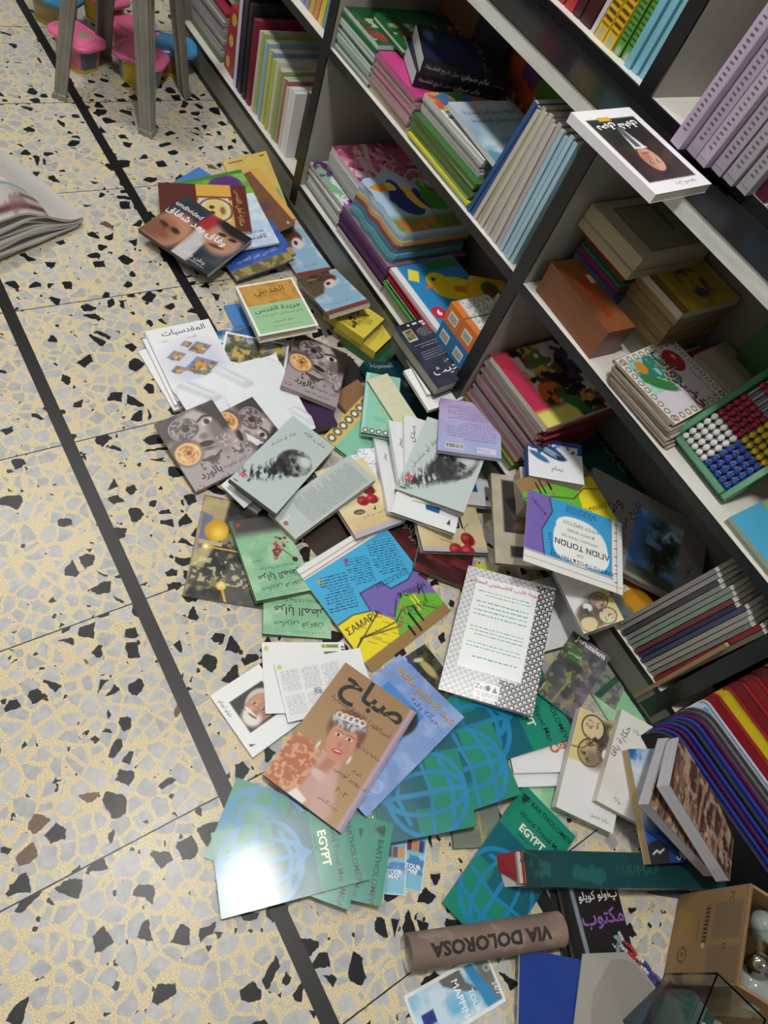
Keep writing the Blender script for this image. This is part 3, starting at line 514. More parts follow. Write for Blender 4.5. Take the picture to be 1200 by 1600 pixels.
def a_tree(w, h):
    A = Art(w, h, '#8d8b8c', .002); a = A.a; x0, x1, y0, y1 = .42, .92, .06, a - .06
    x0, x1, y0, y1 = .40, .80, .12, a * .97; A.rect(x0, y0, x1, y1, '#6a9cd8'); A.rect(x0, y0, .5, y1, '#5078c8', .1); A.noise('#c8d4e4', 4, .52, .64, 3, .8, A.mrect(x0, y0, x1, y1)); A.noise('#26301f', 11, .34, .48, 5, .97, A.mell(.65, a * .50, .15, .22, 0, .10)); A.rect(.62, a * .66, .66, a * .86, '#2a2620', .02); A.noise('#5f7a9c', 16, .6, .66, 8, .5, A.mell(.6, a * .5, .2, .25)); A.rect(x0, a * .84, x1, y1, '#4a4a34', .03, .9)
    for r in ((-.1, -.1, x0, a + .1), (x1, -.1, 1.1, a + .1), (-.1, -.1, 1.1, y0), (-.1, y1, 1.1, a + .1)): A.rect(*r, '#8d8b8c')
    A.text('وشجر', .20, a * .42, .13, '#2b2b2e', rot=-68); A.text('تاريخ من التفاصيل', .30, a * .55, .085, '#333336', rot=-68); A.text('زيتون', .88, a * .62, .06, '#3a3a3c', rot=-68); return A
def a_fish(w, h):
    A = Art(w, h, '#e4e8ec'); a = A.a; A.rect(0, 0, 1, .10, '#23479a', .02); A.noise('#23479a', 6, .5, .56, 5, .95, A.mrect(.0, .0, 1, .26)); A.ell(.42, .28, .30, .11, '#2c4a7a', 28, .02); A.ell(.40, .28, .22, .06, '#8fb0c4', 28, .02); A.poly([(.10, .12), (.32, .20), (.2, .38)], '#345a7a', .01); A.poly([(.5, .32), (.74, .40), (.55, .44)], '#22303a', .01); A.ell(.2, .42, .2, .06, '#3a6aa0', 30, .02); A.text('يمام', .52, a * .74, .13, '#2a3a6a'); return A
def a_mush(w, h):
    A = Art(w, h, '#e2e2e4'); a = A.a; A.poly([(0, 0), (1, 0), (1, a * .26), (.55, a * .40), (.30, a * .50), (0, a * .52)], '#d6c684', .04)
    A.ell(.62, .34, .36, .30, '#4a3a38', 20, .10, .9); A.ell(.30, .22, .20, .2, '#d4c49a', 0, .02); A.ring(.30, .22, .2, .022, '#2c2422'); A.ell(.78, .18, .22, .16, '#cdbb88', 10, .02); A.ring(.78, .18, .2, .016, '#3a2e2a'); A.ell(.34, .62, .21, .21, '#cbb487', 0, .03); A.ring(.34, .62, .21, .022, '#5a3a28'); A.ell(.45, .70, .22, .14, '#6f5f58', 0, .12, .7); A.noise('#3a2c2c', 16, .6, .64, 4, .9, A.mell(.30, .3, .16, .2)); A.noise('#2c2222', 12, .58, .63, 7, .9, A.mell(.34, .6, .15, .15)); A.ell(.64, .50, .20, .17, '#43342f', 20, .06, .9); A.noise('#8a7870', 14, .5, .6, 6, .6, A.mell(.62, .5, .22, .2)); A.ell(.64, .56, .12, .09, '#e4e6e8', 60, .03); A.ell(.70, .48, .05, .07, '#1e1e22'); A.line([(0, .64), (.2, .60), (.38, .40)], .014, '#2c2422'); A.text('حكايا شفيق', .74, a - .12, .07, '#555555'); return A
def a_white(title=None, sub=None, c='#222222', bg='#e9eaec'):
    def f(w, h):
        A = Art(w, h, bg, .003); a = A.a
        if title: A.text(title, .55, a * .40, .26, c, bold=.01)
        if sub: A.text(sub, .62, a * .16, .11, c)
        return A
    return f
def a_sail(w, h):
    A = Art(w, h, '#e9ecef'); a = A.a; A.rect(.28, .0, .70, a * .70, '#1c6aa8'); A.noise('#0e4a86', 8, .45, .6, 4, .8, A.mrect(.28, 0, .70, a * .70)); A.poly([(.27, -.1), (.27, a * .72), (.5, a * .72)], '#e9ecef'); A.poly([(.84, a * .86), (.88, a * .74), (.90, a * .86)], '#222222'); return A
def a_title(title, bg='#e9ecef', rot=-80):
    def f(w, h):
        A = Art(w, h, bg, .003); A.text(title, .30, A.a * .28, .28, '#2a2a2c', rot=rot); return A
    return f
def a_navy(w, h):
    A = Art(w, h, '#23263a'); a = A.a; A.rect(0, 0, 1, a * .22, '#1c1c22', .2); A.noise('#34405c', 4, .5, .7, 4, .6); A.rect(.10, a * .10, .34, a * .28, '#d9d6c8'); A.rect(.12, a * .11, .32, a * .26, '#8a7a58'); A.noise('#3a4a34', 9, .5, .6, 4, .8, A.mrect(.12, a * .11, .32, a * .26)); A.bars([(.66, a * .07, .84, a * .11), (.44, a * .03, .56, a * .06), (.62, a * .03, .82, a * .06), (.30, a * .03, .36, a * .06)], '#cfcfd0')
    A.para(.42, a * .13, .92, a * .26, 9, '#b8b8c0', .3, 3); A.para(.15, a * .34, .95, a * .42, 2, '#c4c4ca', .2, 6); A.para(.15, a * .46, .95, a * .60, 4, '#b4b4bc', .2, 7); A.text('حيث', .48, a * .80, .34, '#e8e8ec'); A.text('من', .62, a * .68, .12, '#d0d0d6'); return A
def a_lav(w, h):
    A = Art(w, h, '#a9a6d4'); a = A.a; A.grad('#b596c8', '#a3add8', 0, a * .9); A.noise('#bcbfe4', 3, .45, .7, 5, .35); A.para(.14, .10, .90, a * .38, 7, '#5a4f86', .30, 3); A.para(.14, a * .42, .92, a * .76, 8, '#5c5a94', .30, 8, .35); A.barcode(.13, a - .18, .40, a - .09); A.bars([(.62, a - .17, .92, a - .05)], '#d3d2e6'); A.para(.63, a - .15, .84, a - .07, 4, '#8a88b0', .4, 5); A.rect(.85, a - .17, .91, a - .11, '#c23a4c'); return A
def a_lady(w, h):
    A = Art(w, h, '#8fb6d0'); a = A.a; A.noise('#c8d4e0', 4, .5, .65, 5, .7); A.poly([(0, 0), (.85, 0), (.6, .30), (.3, a * .5), (0, a * .55)], '#5a4c3a', .06); A.noise('#2c241c', 9, .5, .6, 3, .8, A.mrect(0, 0, .8, .4)); A.ell(.66, .40, .17, .24, '#6a2f28', 20, .05); A.ell(.60, .62, .14, .22, '#e0d2c8', 25, .05); A.ell(.56, .60, .05, .08, '#3a2420', 25, .03); A.rect(0, a - .17, 1, a + .1, '#7a3a34', .01); A.text('حكاية سيدة', .5, a * .80, .11, '#3a5a80'); A.text('رواية', .3, .2, .12, '#d8cfc4'); return A
def a_yellow(w, h):
    A = Art(w, h, '#d9c64a'); a = A.a; A.ell(.42, .25, .28, .09, '#3a5c94', 8, .03); A.ell(.66, .34, .20, .09, '#2c3844', 12, .03); A.ell(.14, .30, .06, .07, '#26221e'); A.noise('#2a2a22', 14, .6, .64, 4, .9, A.mrect(.1, .2, .9, .85)); A.text('حكايات القرية', .5, a * .68, .10, '#4a3c14'); A.text('قصص', .6, a * .84, .08, '#5a4a1c'); return A
def a_gold(w, h):
    A = Art(w, h, '#bfa23c', .003); a = A.a; A.noise('#d0b556', 3, .4, .7, 4, .5); A.bars([(.10, .08, .42, .11), (.82, .06, .92, .10)], '#5a4a1c'); A.rect(.66, a - .42, .96, a - .06, '#4f9a84'); A.rect(.60, a - .46, .64, a - .06, '#e0c85a'); return A
def a_brown(w, h):
    A = Art(w, h, '#70482f', .003); a = A.a; A.noise('#805538', 4, .4, .7, 4, .5); A.ell(.62, a * .58, .16, .15, '#5a3f52', 0, .1); A.text('ديوان', .60, a * .76, .11, '#4a3038'); A.rect(.80, a - .14, .86, a - .06, '#d8cdbc'); A.rect(.5, .02, .98, .06, '#8a3030'); return A
def a_green(w, h):
    A = Art(w, h, '#5a9a3c', .003); A.noise('#8fc25c', 4, .45, .65, 4, .8); A.ell(.66, A.a * .42, .24, .2, '#5a2a7a', 0, .04); A.rect(0, 0, 1, .06, '#3f7a34'); return A
def a_sky(w, h):
    A = Art(w, h, '#b8d0e6', .003); a = A.a; A.noise('#dfe8f0', 4, .45, .65, 4, .8); A.text('القدس', .5, a * .84, .2, '#5c5f80', bold=.03); A.text('JERUSALEM', .5, a * .74, .10, '#6a6c8c', bold=.01); return A
def a_bluegold(w, h):
    A = Art(w, h, '#24489a', .003); a = A.a; A.noise('#3c66b8', 4, .45, .65, 4, .7); A.rect(-.1, a - .16, 1.1, a + .1, '#a08f52', .03); A.noise('#5a5232', 12, .5, .6, 4, .9, A.mrect(0, a - .16, 1, a)); A.text('القدس عبر العصور', .5, a * .62, .10, '#a8b8dc'); A.para(.2, a * .2, .8, a * .45, 5, '#8fa4d4', .25, 2); return A
def a_bluephoto(w, h):
    A = Art(w, h, '#235a98', .003); A.noise('#dfe8f0', 4, .55, .7, 5, .9); A.noise('#143c70', 5, .5, .7, 8, .7); return A
def a_skyb(w, h):
    A = Art(w, h, '#4a86c8', .003); A.bars([(.62, .2, .64, 1.3)], '#2c5a98'); A.para(.68, .5, .9, .7, 3, '#2a4a80', .3); return A
def a_card(seed, cols):
    def f(w, h):
        A = Art(w, h, cols[0]); a = A.a; A.rect(0, 0, 1, a * .4, cols[1], .1); A.noise(cols[2], 6, .45, .6, seed, .9); A.noise('#2a2a22', 9, .52, .6, seed + 3, .85, np.clip((A.Y - a * .35) * 6, 0, 1)); A.noise('#d8b860', 10, .58, .66, seed + 5, .8)
        for r in ((-.1, -.1, .035, a + .1), (.965, -.1, 1.1, a + .1), (-.1, -.1, 1.1, .035), (-.1, a - .035, 1.1, a + .1)): A.rect(*r, '#eef0f2')
        return A
    return f
def a_gear(w, h):
    A = Art(w, h, '#8fcdb2', .0016); a = A.a; A.rect(.0, 0, .10, a, '#a9d6d6', .06)
    A.text('تاريخ المدينة', .5, a * .50, .07, '#2c4a40'); A.para(.30, a * .72, .66, a * .80, 3, '#33554a', .25, 4)
    for i in range(5): gear(A, .12 + i * .19, a - .09, .075)
    return A
def gear(A, x, y, r):
    for k in range(10): t = k * .628; A.ell(x + math.cos(t) * r, y + math.sin(t) * r, r * .2, r * .2, '#5a5a40')
    A.ell(x, y, r, r, '#5a5a40'); A.ell(x, y, r * .70, r * .70, '#a8a684'); A.ell(x, y, r * .52, r * .52, '#eef0ea', 0, .01)
def a_gearback(w, h):
    A = Art(w, h, '#86c8aa', .0016); a = A.a; A.rect(-.1, a - .20, 1.1, a + .1, '#d9bd72', .01)
    for i in range(7): gear(A, .08 + i * .14, a - .09, .058)
    return A
def a_mint(w, h):
    A = Art(w, h, '#92c69c', .003); A.noise('#b4dab4', 4, .45, .65, 6, .7); return A
def a_teal(w, h):
    A = Art(w, h, '#12414a', .003); a = A.a; A.text('المجموعة', .3, .08, .12, '#b8c4c0'); A.rect(.5, .35, .95, a * .6, '#6a6c6a', .02); A.noise('#1c1e1e', 7, .45, .55, 5, .95, A.mrect(.5, .35, .95, a * .6)); A.noise('#c8cac8', 9, .58, .64, 7, .8, A.mrect(.5, .35, .95, a * .6)); return A
def a_spots(w, h):
    A = Art(w, h, '#eceef2', .003); A.noise('#8a8cc0', 22, .62, .66, 5, .8); A.text('ن', .3, A.a * .55, .2, '#4a4c70'); return A
def a_hand(w, h):
    A = Art(w, h, '#aca390', .003); a = A.a; A.noise('#c0b8a4', 5, .4, .7, 5, .6); A.rect(.16, .10, .98, a * .66, '#2c2622', .01); A.ell(.62, a * .40, .30, .12, '#8a6450', -20, .06); A.ell(.5, a * .55, .2, .09, '#7a5644', -30, .05); A.rect(.24, a * .80, .98, a * .92, '#33302c', .01); A.ell(.7, a * .85, .12, .05, '#7a5a48', 0, .04); return A
def a_dgreen(w, h):
    A = Art(w, h, '#143f36', .003); a = A.a; A.rect(.74, 0, 1.1, a, '#20211f'); A.text('من الألف إلى الياء', .87, a * .55, .10, '#0c100e', rot=90); A.text('رفوف البيت', .58, a * .45, .12, '#a8bdb0', rot=90); A.ell(.06, a * .6, .12, .1, '#b8742c', 0, .02); return A
def a_orange(w, h):
    A = Art(w, h, '#c08a26', .003); a = A.a; A.rect(0, 0, .45, a, '#6a7a80', .12); A.noise('#4a565c', 5, .45, .6, 4, .8, A.mrect(0, 0, .5, a)); A.text('la', .72, .28, .24, '#e8e4d8', bold=.03); A.text('CITY', .70, .08, .08, '#4a3a14', bold=.01); A.rect(.80, a * .3, .9, a, '#b0761c'); return A
def a_jer(w, h):
    A = Art(w, h, '#57525a'); a = A.a; A.noise('#34373a', 4, .42, .6, 3, .9); A.noise('#7a6f78', 5, .52, .66, 8, .8); A.rect(0, 0, .30, a, '#3a4440', .2, .8); A.noise('#8a8a52', 8, .58, .64, 5, .8, A.mrect(0, .3, .8, a)); A.rect(.16, .34, .46, .66, '#3a6a34'); A.text('القدس', .31, .5, .12, '#e0e4d8'); A.text('Jerusalem', .52, .12, .19, '#f2f2ee', bold=.02); A.line([(.42, a), (.46, a * .8), (.5, a * .62), (.44, a * .5)], .035, '#8c9444'); A.bars([(.08, a - .3, .10, a - .04)], '#c8c8c0'); return A
def a_jer2(w, h):
    A = Art(w, h, '#8a938a'); a = A.a; A.noise('#8f9658', 5, .5, .6, 3, .8); A.noise('#585868', 6, .55, .64, 8, .8); A.rect(.55, -.1, .75, a + .1, '#2f5a44', .01, rot=20); return A
def a_lotus(w, h):
    A = Art(w, h, '#2a2c2a'); a = A.a; A.rect(-.1, 0, .36, a, '#2f4590'); A.noise('#5c5a3a', 7, .5, .62, 3, .8, A.mrect(.36, 0, 1, a)); A.ell(.62, a * .42, .11, .32, '#b3a672', -6, .05); A.ell(.55, a * .2, .14, .06, '#cfc9a8', 20, .03); A.ell(.2, .10, .10, .09, '#cfd4e4'); A.para(.10, .26, .32, a * .8, 12, '#a9b4d8', .4, 4); A.rect(-.1, -.1, 1.1, .04, '#c8cac8'); return A
def a_tour(s):
    def f(w, h):
        A = Art(w, h, '#7fbdd4'); a = A.a; A.rect(-.1, a * .42, 1.1, a * .72, '#4a86b8', .05); A.noise('#b8d4e4', 5, .5, .62, s, .8, A.mrect(0, a * .4, 1, a * .72)); A.text('TOUR', .5, a * .60, .24, '#e8f0f4', bold=.03); A.text('MAP', .5, a * .68, .24, '#e8f0f4', bold=.03); 
        for i, c in enumerate(('#2a4a44', '#7a3048', '#d88a3a', '#3a3a7a')[s % 2:][:3]): A.rect(.12 + i * .27, a * .14, .34 + i * .27, a * .34, c, .01)
        for r in ((-.1, -.1, .04, a + .1), (.96, -.1, 1.1, a + .1), (-.1, -.1, 1.1, .03), (-.1, a - .03, 1.1, a + .1)): A.rect(*r, '#e8ecee')
        return A
    return f
def a_brochure(w, h):
    A = Art(w, h, '#6fb6dc'); a = A.a; A.rect(-.1, -.1, 1.1, a * .55, '#8fc4e2', .2); A.noise('#dce8f2', 4, .5, .66, 5, .8); A.poly([(.34, -.1), (.62, -.1), (.66, .16), (.80, .30), (.60, .22), (.42, .10)], '#6a6c68', .02); A.rect(.82, -.1, 1.1, a + .1, '#77797a', .04); A.poly([(.66, -.1), (.74, -.1), (.95, a), (.80, a)], '#3a8ac0', .02); A.text('24/7', .95, .34, .07, '#e8eaec', rot=90, bold=.01); A.ring(.93, .14, .03, .008, '#e8eaec'); A.text('MAPPING', .55, a * .62, .10, '#f0f4f8', rot=90, bold=.02); A.text('TOUR', .68, a * .7, .08, '#f0f4f8', rot=90, bold=.01)
    for i, c in enumerate(('#2c3a86', '#4a3a78', '#d8742c', '#5a4a9a')): A.rect(.10, .22 + i * .13, .24, .33 + i * .13, c, .01)
    for r in ((-.1, -.1, .03, a + .1), (.97, -.1, 1.1, a + .1), (-.1, -.1, 1.1, .035), (-.1, a - .035, 1.1, a + .1)): A.rect(*r, '#e8ecee')
    return A
def a_maktub(w, h):
    A = Art(w, h, '#191a1c'); a = A.a; A.rect(-.1, 0, .05, a, '#101012'); A.rect(.17, -.1, .24, a + .1, '#7f8a94', .01, rot=-3); A.poly([(.66, a), (.80, a * .70), (.86, a * .74), (.74, a)], '#7f929c', .01); A.text('پاولو كويلو', .62, a * .20, .15, '#e4e2e4', bold=.015); A.text('مكتوب', .62, a * .48, .26, '#8a5cb0', bold=.02); return A
def a_black2(w, h):
    A = Art(w, h, '#1c1c20', .003); A.rect(.2, 0, .7, .25, '#4c4470', .02); return A
def a_yaffa(w, h):
    A = Art(w, h, '#e2e1db'); a = A.a; A.text('خالد أبو ريان', .62, .32, .11, '#2a2a2e', rot=18); A.text('حكاية يافا', .16, .62, .20, '#2a3450', rot=-75); A.ell(.8, 1.15, .22, .3, '#33332f', 0, .1); A.text('رواية', .42, a - .2, .10, '#2a2a2e', rot=15); return A
def a_moon(w, h):
    A = Art(w, h, '#d2d8e2'); a = A.a; A.rect(-.1, -.1, 1.1, .26, '#2f68b4', .16); A.noise('#e8eef4', 4, .5, .64, 5, .7, np.clip(1.2 - A.Y, 0, 1)); A.rect(-.1, a * .66, 1.1, a + .1, '#284f9c', .30); A.rect(-.1, a * .84, 1.1, a + .1, '#1c3a7c', .12); A.text('كويلو', .42, .52, .20, '#6a5a48', rot=-15); A.ell(.18, a - .16, .2, .17, '#20232a', 0, .01); A.rect(0, a - .26, .36, a + .1, '#22252c', .02); A.line([(.08, a - .14), (.16, a - .19), (.2, a - .15), (.29, a - .2)], .025, '#e0e4e8'); A.text('الجوال', .66, a - .10, .13, '#d8dce4', bold=.02); return A
def a_bark(w, h):
    A = Art(w, h, '#8a6a58'); A.noise('#b09480', 6, .40, .62, 3, .9, None, 2.2, .5); A.noise('#3c2820', 10, .53, .58, 7, .9, None, 2.4, .35); A.noise('#5c4236', 22, .52, .6, 5, .8, None, 2, .4); A.noise('#c8b09a', 12, .58, .64, 9, .7); return A
def a_album(w, h): return a_hand(w, h)
def a_lime(w, h):
    A = Art(w, h, '#a8aaac', .003); A.rect(-.1, -.1, .3, A.a + .1, '#c8cc30', .01); A.rect(.3, A.a * .75, 1.1, A.a + .1, '#c8cc30', .01); A.noise('#7a9a7c', 8, .5, .6, 4, .8, A.mrect(.3, 0, 1, A.a * .7)); return A
def a_logo(w, h):
    A = Art(w, h, '#e2e3e6', .003); a = A.a; A.text('س', .78, a * .55, .22, '#c46a3a', bold=.04); A.text('يافا', .55, a * .35, .18, '#8a3a34'); return A
def a_olive(w, h):
    A = Art(w, h, '#6f7c6c', .003); A.line([(.55, 0), (.62, 1.2)], .03, '#a8a878'); A.noise('#b8963c', 14, .6, .65, 5, .8, A.mrect(.4, 0, .7, 1)); return A
def a_grey(w, h): return a_plain('#9a968e')(w, h)
def a_ledge(w, h):
    A = Art(w, h, '#e6e4ea'); a = A.a; A.rect(.10, .17, .92, a - .16, '#3c2c2a', .01); A.noise('#2a2022', 4, .45, .65, 4, .7, A.mrect(.12, .19, .9, a - .18)); A.face(.52, a * .36, .20, 0, '#cf9a86', '#2a2422', None, '#8a5a4a'); A.poly([(.40, a * .50), (.62, a * .50), (.60, a * .74), (.50, a * .78)], '#e4e6ea', .01); A.poly([(.48, a * .52), (.57, a * .52), (.58, a * .76), (.50, a * .78)], '#5a5c68', .01); A.poly([(.16, a - .2), (.2, a * .62), (.42, a * .52), (.50, a * .78), (.5, a - .2)], '#26221f', .03); A.poly([(.88, a - .2), (.86, a * .62), (.62, a * .52), (.56, a * .78), (.56, a - .2)], '#26221f', .03)
    A.text('دحيق شفيق', .50, a - .29, .15, '#f2f2f2', bold=.03, width=.70); A.rect(.52, a - .20, .72, a - .13, '#d8a82c'); A.text('رجل الصمود', .36, .09, .075, '#44444a'); return A
# ---- covers on the shelves
def a_comic(w, h):
    A = Art(w, h, '#8a2a44', .0022); a = A.a; A.noise('#5a3a7a', 4, .5, .56, 3, 1); A.noise('#4a6a30', 4, .55, .6, 9, 1); A.noise('#c8a040', 6, .6, .63, 5, 1); A.noise('#1c1416', 7, .52, .56, 7, 1); A.noise('#d8d0d0', 8, .62, .66, 11, 1); A.rect(-.1, 0, .20, a, '#b0304c', .05); A.ell(.32, a * .62, .12, .18, '#c8602c', 30, .02); A.noise('#1a1414', 12, .52, .56, 5, .9, A.mell(.32, a * .62, .13, .2)); A.rect(0, a * .80, .5, 1.1 * a, '#d8d06a', .06); A.ell(.52, a * .84, .06, .22, '#3a6a34', -35, .02); return A
def a_pink(w, h):
    A = Art(w, h, '#c8688a', .002); A.noise('#e8a8c0', 6, .5, .6, 3, .9); A.noise('#8a2a50', 8, .52, .6, 6, .9); A.noise('#e8d0d8', 9, .6, .64, 8, .9); A.ell(.14, .15, .10, .10, '#d84a88', 0, .02); [A.ring(.3 + .17 * i, .5 + .09 * (i % 3), .06, .02, '#f0c8d4') for i in range(4)]; A.rect(.0, A.a * .66, .55, A.a * .72, '#d8c0b8', .01, rot=20); return A
def a_birds(w, h):
    A = Art(w, h, '#a8c4dc', .002); a = A.a; A.rect(-.1, a - .22, 1.1, a + .1, '#6a8a3a', .1); A.noise('#c46a34', 12, .55, .62, 4, .9, A.mrect(0, a - .18, 1, a)); A.ell(.34, .46, .17, .22, '#26347a', -20, .01); A.ell(.46, .40, .07, .2, '#e0c040', -10, .01); A.ell(.55, .42, .05, .18, '#26347a', -10, .01); A.ell(.28, .20, .11, .10, '#26347a', 0, .01); A.ell(.24, .19, .08, .08, '#e8d04a', 0, .01); A.poly([(.18, .12), (.02, .20), (.12, .28), (.22, .25)], '#e08a2c', .01); A.ell(.26, .16, .022, .022, '#ffffff'); A.ell(.265, .162, .012, .012, '#111111'); A.ell(.72, .45, .17, .19, '#4a9a3c', 0, .01); A.ell(.70, .25, .10, .09, '#57a846', 0, .01); A.poly([(.74, .25), (.84, .30), (.74, .33)], '#b8323a', .01); A.ell(.69, .22, .02, .02, '#ffffff'); A.ell(.69, .22, .01, .01, '#111111'); A.ell(.88, .56, .1, .05, '#3f8a3a', 30, .01); A.text('BIRDS', .74, .09, .13, '#c8502c', bold=.05); A.text('طيور', .74, .17, .08, '#e8e4c8'); return A
def a_duck(w, h):
    A = Art(w, h, '#2c86c4', .002); a = A.a; A.rect(-.1, -.1, .09, a + .1, '#e4e6e8'); A.ell(.66, .50, .30, .20, '#e8d02c', 10, .01); A.ell(.50, .34, .16, .15, '#e8d02c', 0, .01); A.ell(.46, .30, .03, .03, '#1a1a1a'); A.poly([(.34, .36), (.24, .42), (.36, .44)], '#d86a2c', .01); A.ell(.74, .54, .1, .06, '#c87a24', 20, .02); A.rect(.5, .02, .98, .16, '#2f7a3c', .03); A.ell(.20, .82, .10, .10, '#c82c3c'); A.text('6', .20, .82, .12, '#ffffff', bold=.04); A.ell(.38, .90, .10, .10, '#b8308a'); A.text('12', .38, .90, .10, '#ffffff', bold=.04); A.rect(.13, .12, .33, .26, '#e8d84a', rot=-60); return A
def a_veg(w, h):
    A = Art(w, h, '#d8d2dc', .0016); a = A.a; A.rect(-.1, -.1, 1.1, .08, '#e6e0d2'); A.rect(-.1, a - .08, 1.1, a + .1, '#e6e0d2'); A.rect(-.1, -.1, .08, a + .1, '#e6e0d2'); A.rect(.92, -.1, 1.1, a + .1, '#e6e0d2')
    for i in range(9):
        for x, y in ((.07 + i * .107, .06), (.07 + i * .107, a - .06), (.06, .07 + i * .107 * a), (.94, .07 + i * .107 * a)): A.ring(x, y, .034, .013, '#3a4a3c' if i % 2 else '#6a3a34')
    A.ell(.30, .30, .17, .15, '#a82c30', 0, .01); A.ell(.25, .25, .04, .03, '#e8b0a8', 0, .03); A.poly([(.10, .48), (.55, .42), (.60, .75), (.40, a - .12), (.10, a - .12)], '#2f7a6a', .03); A.noise('#9ad0c4', 9, .52, .6, 4, .9, A.mrect(.1, .45, .6, a - .1)); A.ell(.50, .80, .08, .24, '#3a7a44', 40, .02); A.ell(.22, .86, .10, .08, '#c88a2c', 0, .02); A.text('الخضروات', .62, .50, .26, '#d8b02c', bold=.05, rot=0); A.text('الخضروات', .615, .49, .26, '#3a2a84', bold=.015); A.text('سلسلة تعليمية', .70, .17, .08, '#333333'); return A
def a_knight(w, h):
    A = Art(w, h, '#b8a030', .002); a = A.a; A.rect(.10, .12, .80, a * .80, '#a89030'); A.noise('#3a3444', 6, .50, .56, 5, .95, A.mell(.45, a * .48, .34, .3)); A.noise('#6a4a3a', 8, .56, .6, 7, .9, A.mell(.45, a * .48, .34, .3)); A.text('الفارس الجميل', .86, a * .4, .09, '#8a2a1c', rot=60); A.rect(-.1, a * .88, 1.1, a + .1, '#8a6a28', .02); return A
def a_creamt(w, h):
    A = Art(w, h, '#b3aa94', .002); a = A.a; A.rect(.06, .06, .94, .14, '#26241f'); A.rect(.10, .05, .20, .15, '#b3aa94'); A.rect(.5, .05, .6, .15, '#b3aa94'); A.rect(.14, .24, .9, a * .82, '#8d8470', .01); A.ring(.78, .34, .06, .02, '#26241f'); A.bars([(.2 + i * .05, .40 + .02 * (i % 3), .225 + i * .05, .52) for i in range(9)], '#26241f'); A.line([(.14, .24), (.9, .24), (.9, a * .82), (.14, a * .82), (.14, .24)], .015, '#26241f'); return A
def a_whitekids(w, h):
    A = Art(w, h, '#dcdcdc', .002); a = A.a; A.rect(.0, .05, .26, a, '#c85a3a', .02); A.noise('#3a6aa8', 6, .52, .56, 4, .95, A.mrect(0, 0, .4, a)); A.noise('#d8a03c', 7, .56, .6, 8, .95, A.mrect(0, 0, .4, a)); A.noise('#4a8a4a', 7, .6, .63, 6, .95, A.mrect(0, 0, .4, a)); return A
def a_coast(w, h):
    A = Art(w, h, '#9fb2c2', .002); a = A.a; A.grad('#b4bcc8', '#4f86a0', 0, a); A.noise('#cfdbe4', 4, .48, .66, 5, .8, np.clip((A.Y - .4) * 3, 0, 1)); A.text('ثقافة وجغرافيا المدينة', .5, .20, .095, '#1e2228', bold=.006); A.text('دراسة بنزل المتوسط', .5, .34, .095, '#1e2228', bold=.006); return A
def a_blacknovel(w, h):
    A = Art(w, h, '#141724', .003); a = A.a; A.rect(.05, .06, .7, a * .9, '#18224c', .1); A.ell(.12, .2, .06, .12, '#6a8ac0', 0, .05, .8); A.text('عالم صوفي', .72, a * .5, .14, '#8a8ea0', rot=90); A.text('رواية', .35, a * .4, .10, '#5a6080'); return A
def a_greenkids(w, h):
    A = Art(w, h, '#14582e', .003); a = A.a; A.noise('#c0b8a8', 8, .58, .62, 4, .9, A.mrect(.3, .2, .9, a)); A.noise('#a02c30', 8, .58, .62, 7, .9, A.mrect(.3, .2, .9, a)); A.ell(.7, .4, .14, .12, '#23386a', 0, .03); return A
def a_tariq(w, h):
    A = Art(w, h, '#b4561c', .003); a = A.a; A.poly([(.35, .02), (1, .02), (1, .36), (.62, .40)], '#4a7a2c', .01); A.poly([(.3, .05), (.55, .1), (.5, .30), (.3, .28)], '#6a3a7a', .02); A.rect(.8, .3, 1, .6, '#2a7a9a', .02); A.text('الطريق', .45, a * .60, .36, '#d8c8b8', bold=.02); A.text('في الغابة', .5, a * .86, .14, '#1c1a18'); return A
def a_checker(c1, c2):
    def f(w, h):
        A = Art(w, h, c1, .003); k = 4.; A.put(((np.floor(A.Y * k) + np.floor(A.X * 1.0)) % 2).astype(float) * A.mrect(.08, .1, .92, A.a * .9), c2); A.ell(.5, A.a - .4, .28, .5, '#a8a89c', 0, .04); return A
    return f
def a_lilac(w, h):
    A = Art(w, h, '#b5a9bd', .003); a = A.a; A.para(.35, .15, .75, .75, 9, '#4a4450', .3, 3); return A
def a_cow(w, h):
    A = Art(w, h, '#4f3c34', .003); a = A.a; A.rect(0, 0, 1, a * .45, '#c8c2ba', .02); A.noise('#2f2220', 4, .5, .55, 5, 1, A.mrect(0, 0, 1, a * .45)); A.text('S', .7, .38, .3, '#111111', bold=.08); A.ell(.5, a * .72, .12, .15, '#d8d2c8'); A.ell(.52, a * .74, .06, .08, '#141414'); return A
def a_clouds(w, h):
    A = Art(w, h, '#74b4c8', .003); a = A.a; A.ell(.6, a - .25, .5, .2, '#e4d8c4', 0, .1); A.ell(.3, a - .1, .4, .15, '#d8a85a', 0, .08); A.rect(0, a - .12, 1, a + .1, '#2f86ac', .04); return A
def a_yellowkids(w, h):
    A = Art(w, h, '#b8c88a', .003); a = A.a; A.rect(.04, 0, .22, a, '#d8cc4a', .02); A.rect(-.1, a * .55, 1.1, a + .1, '#4aa0c4', .12); A.ell(.66, a * .68, .12, .12, '#b02c38', 0, .01); A.ring(.14, .2, .07, .015, '#333322'); A.text('نور', .14, .2, .07, '#222222'); return A
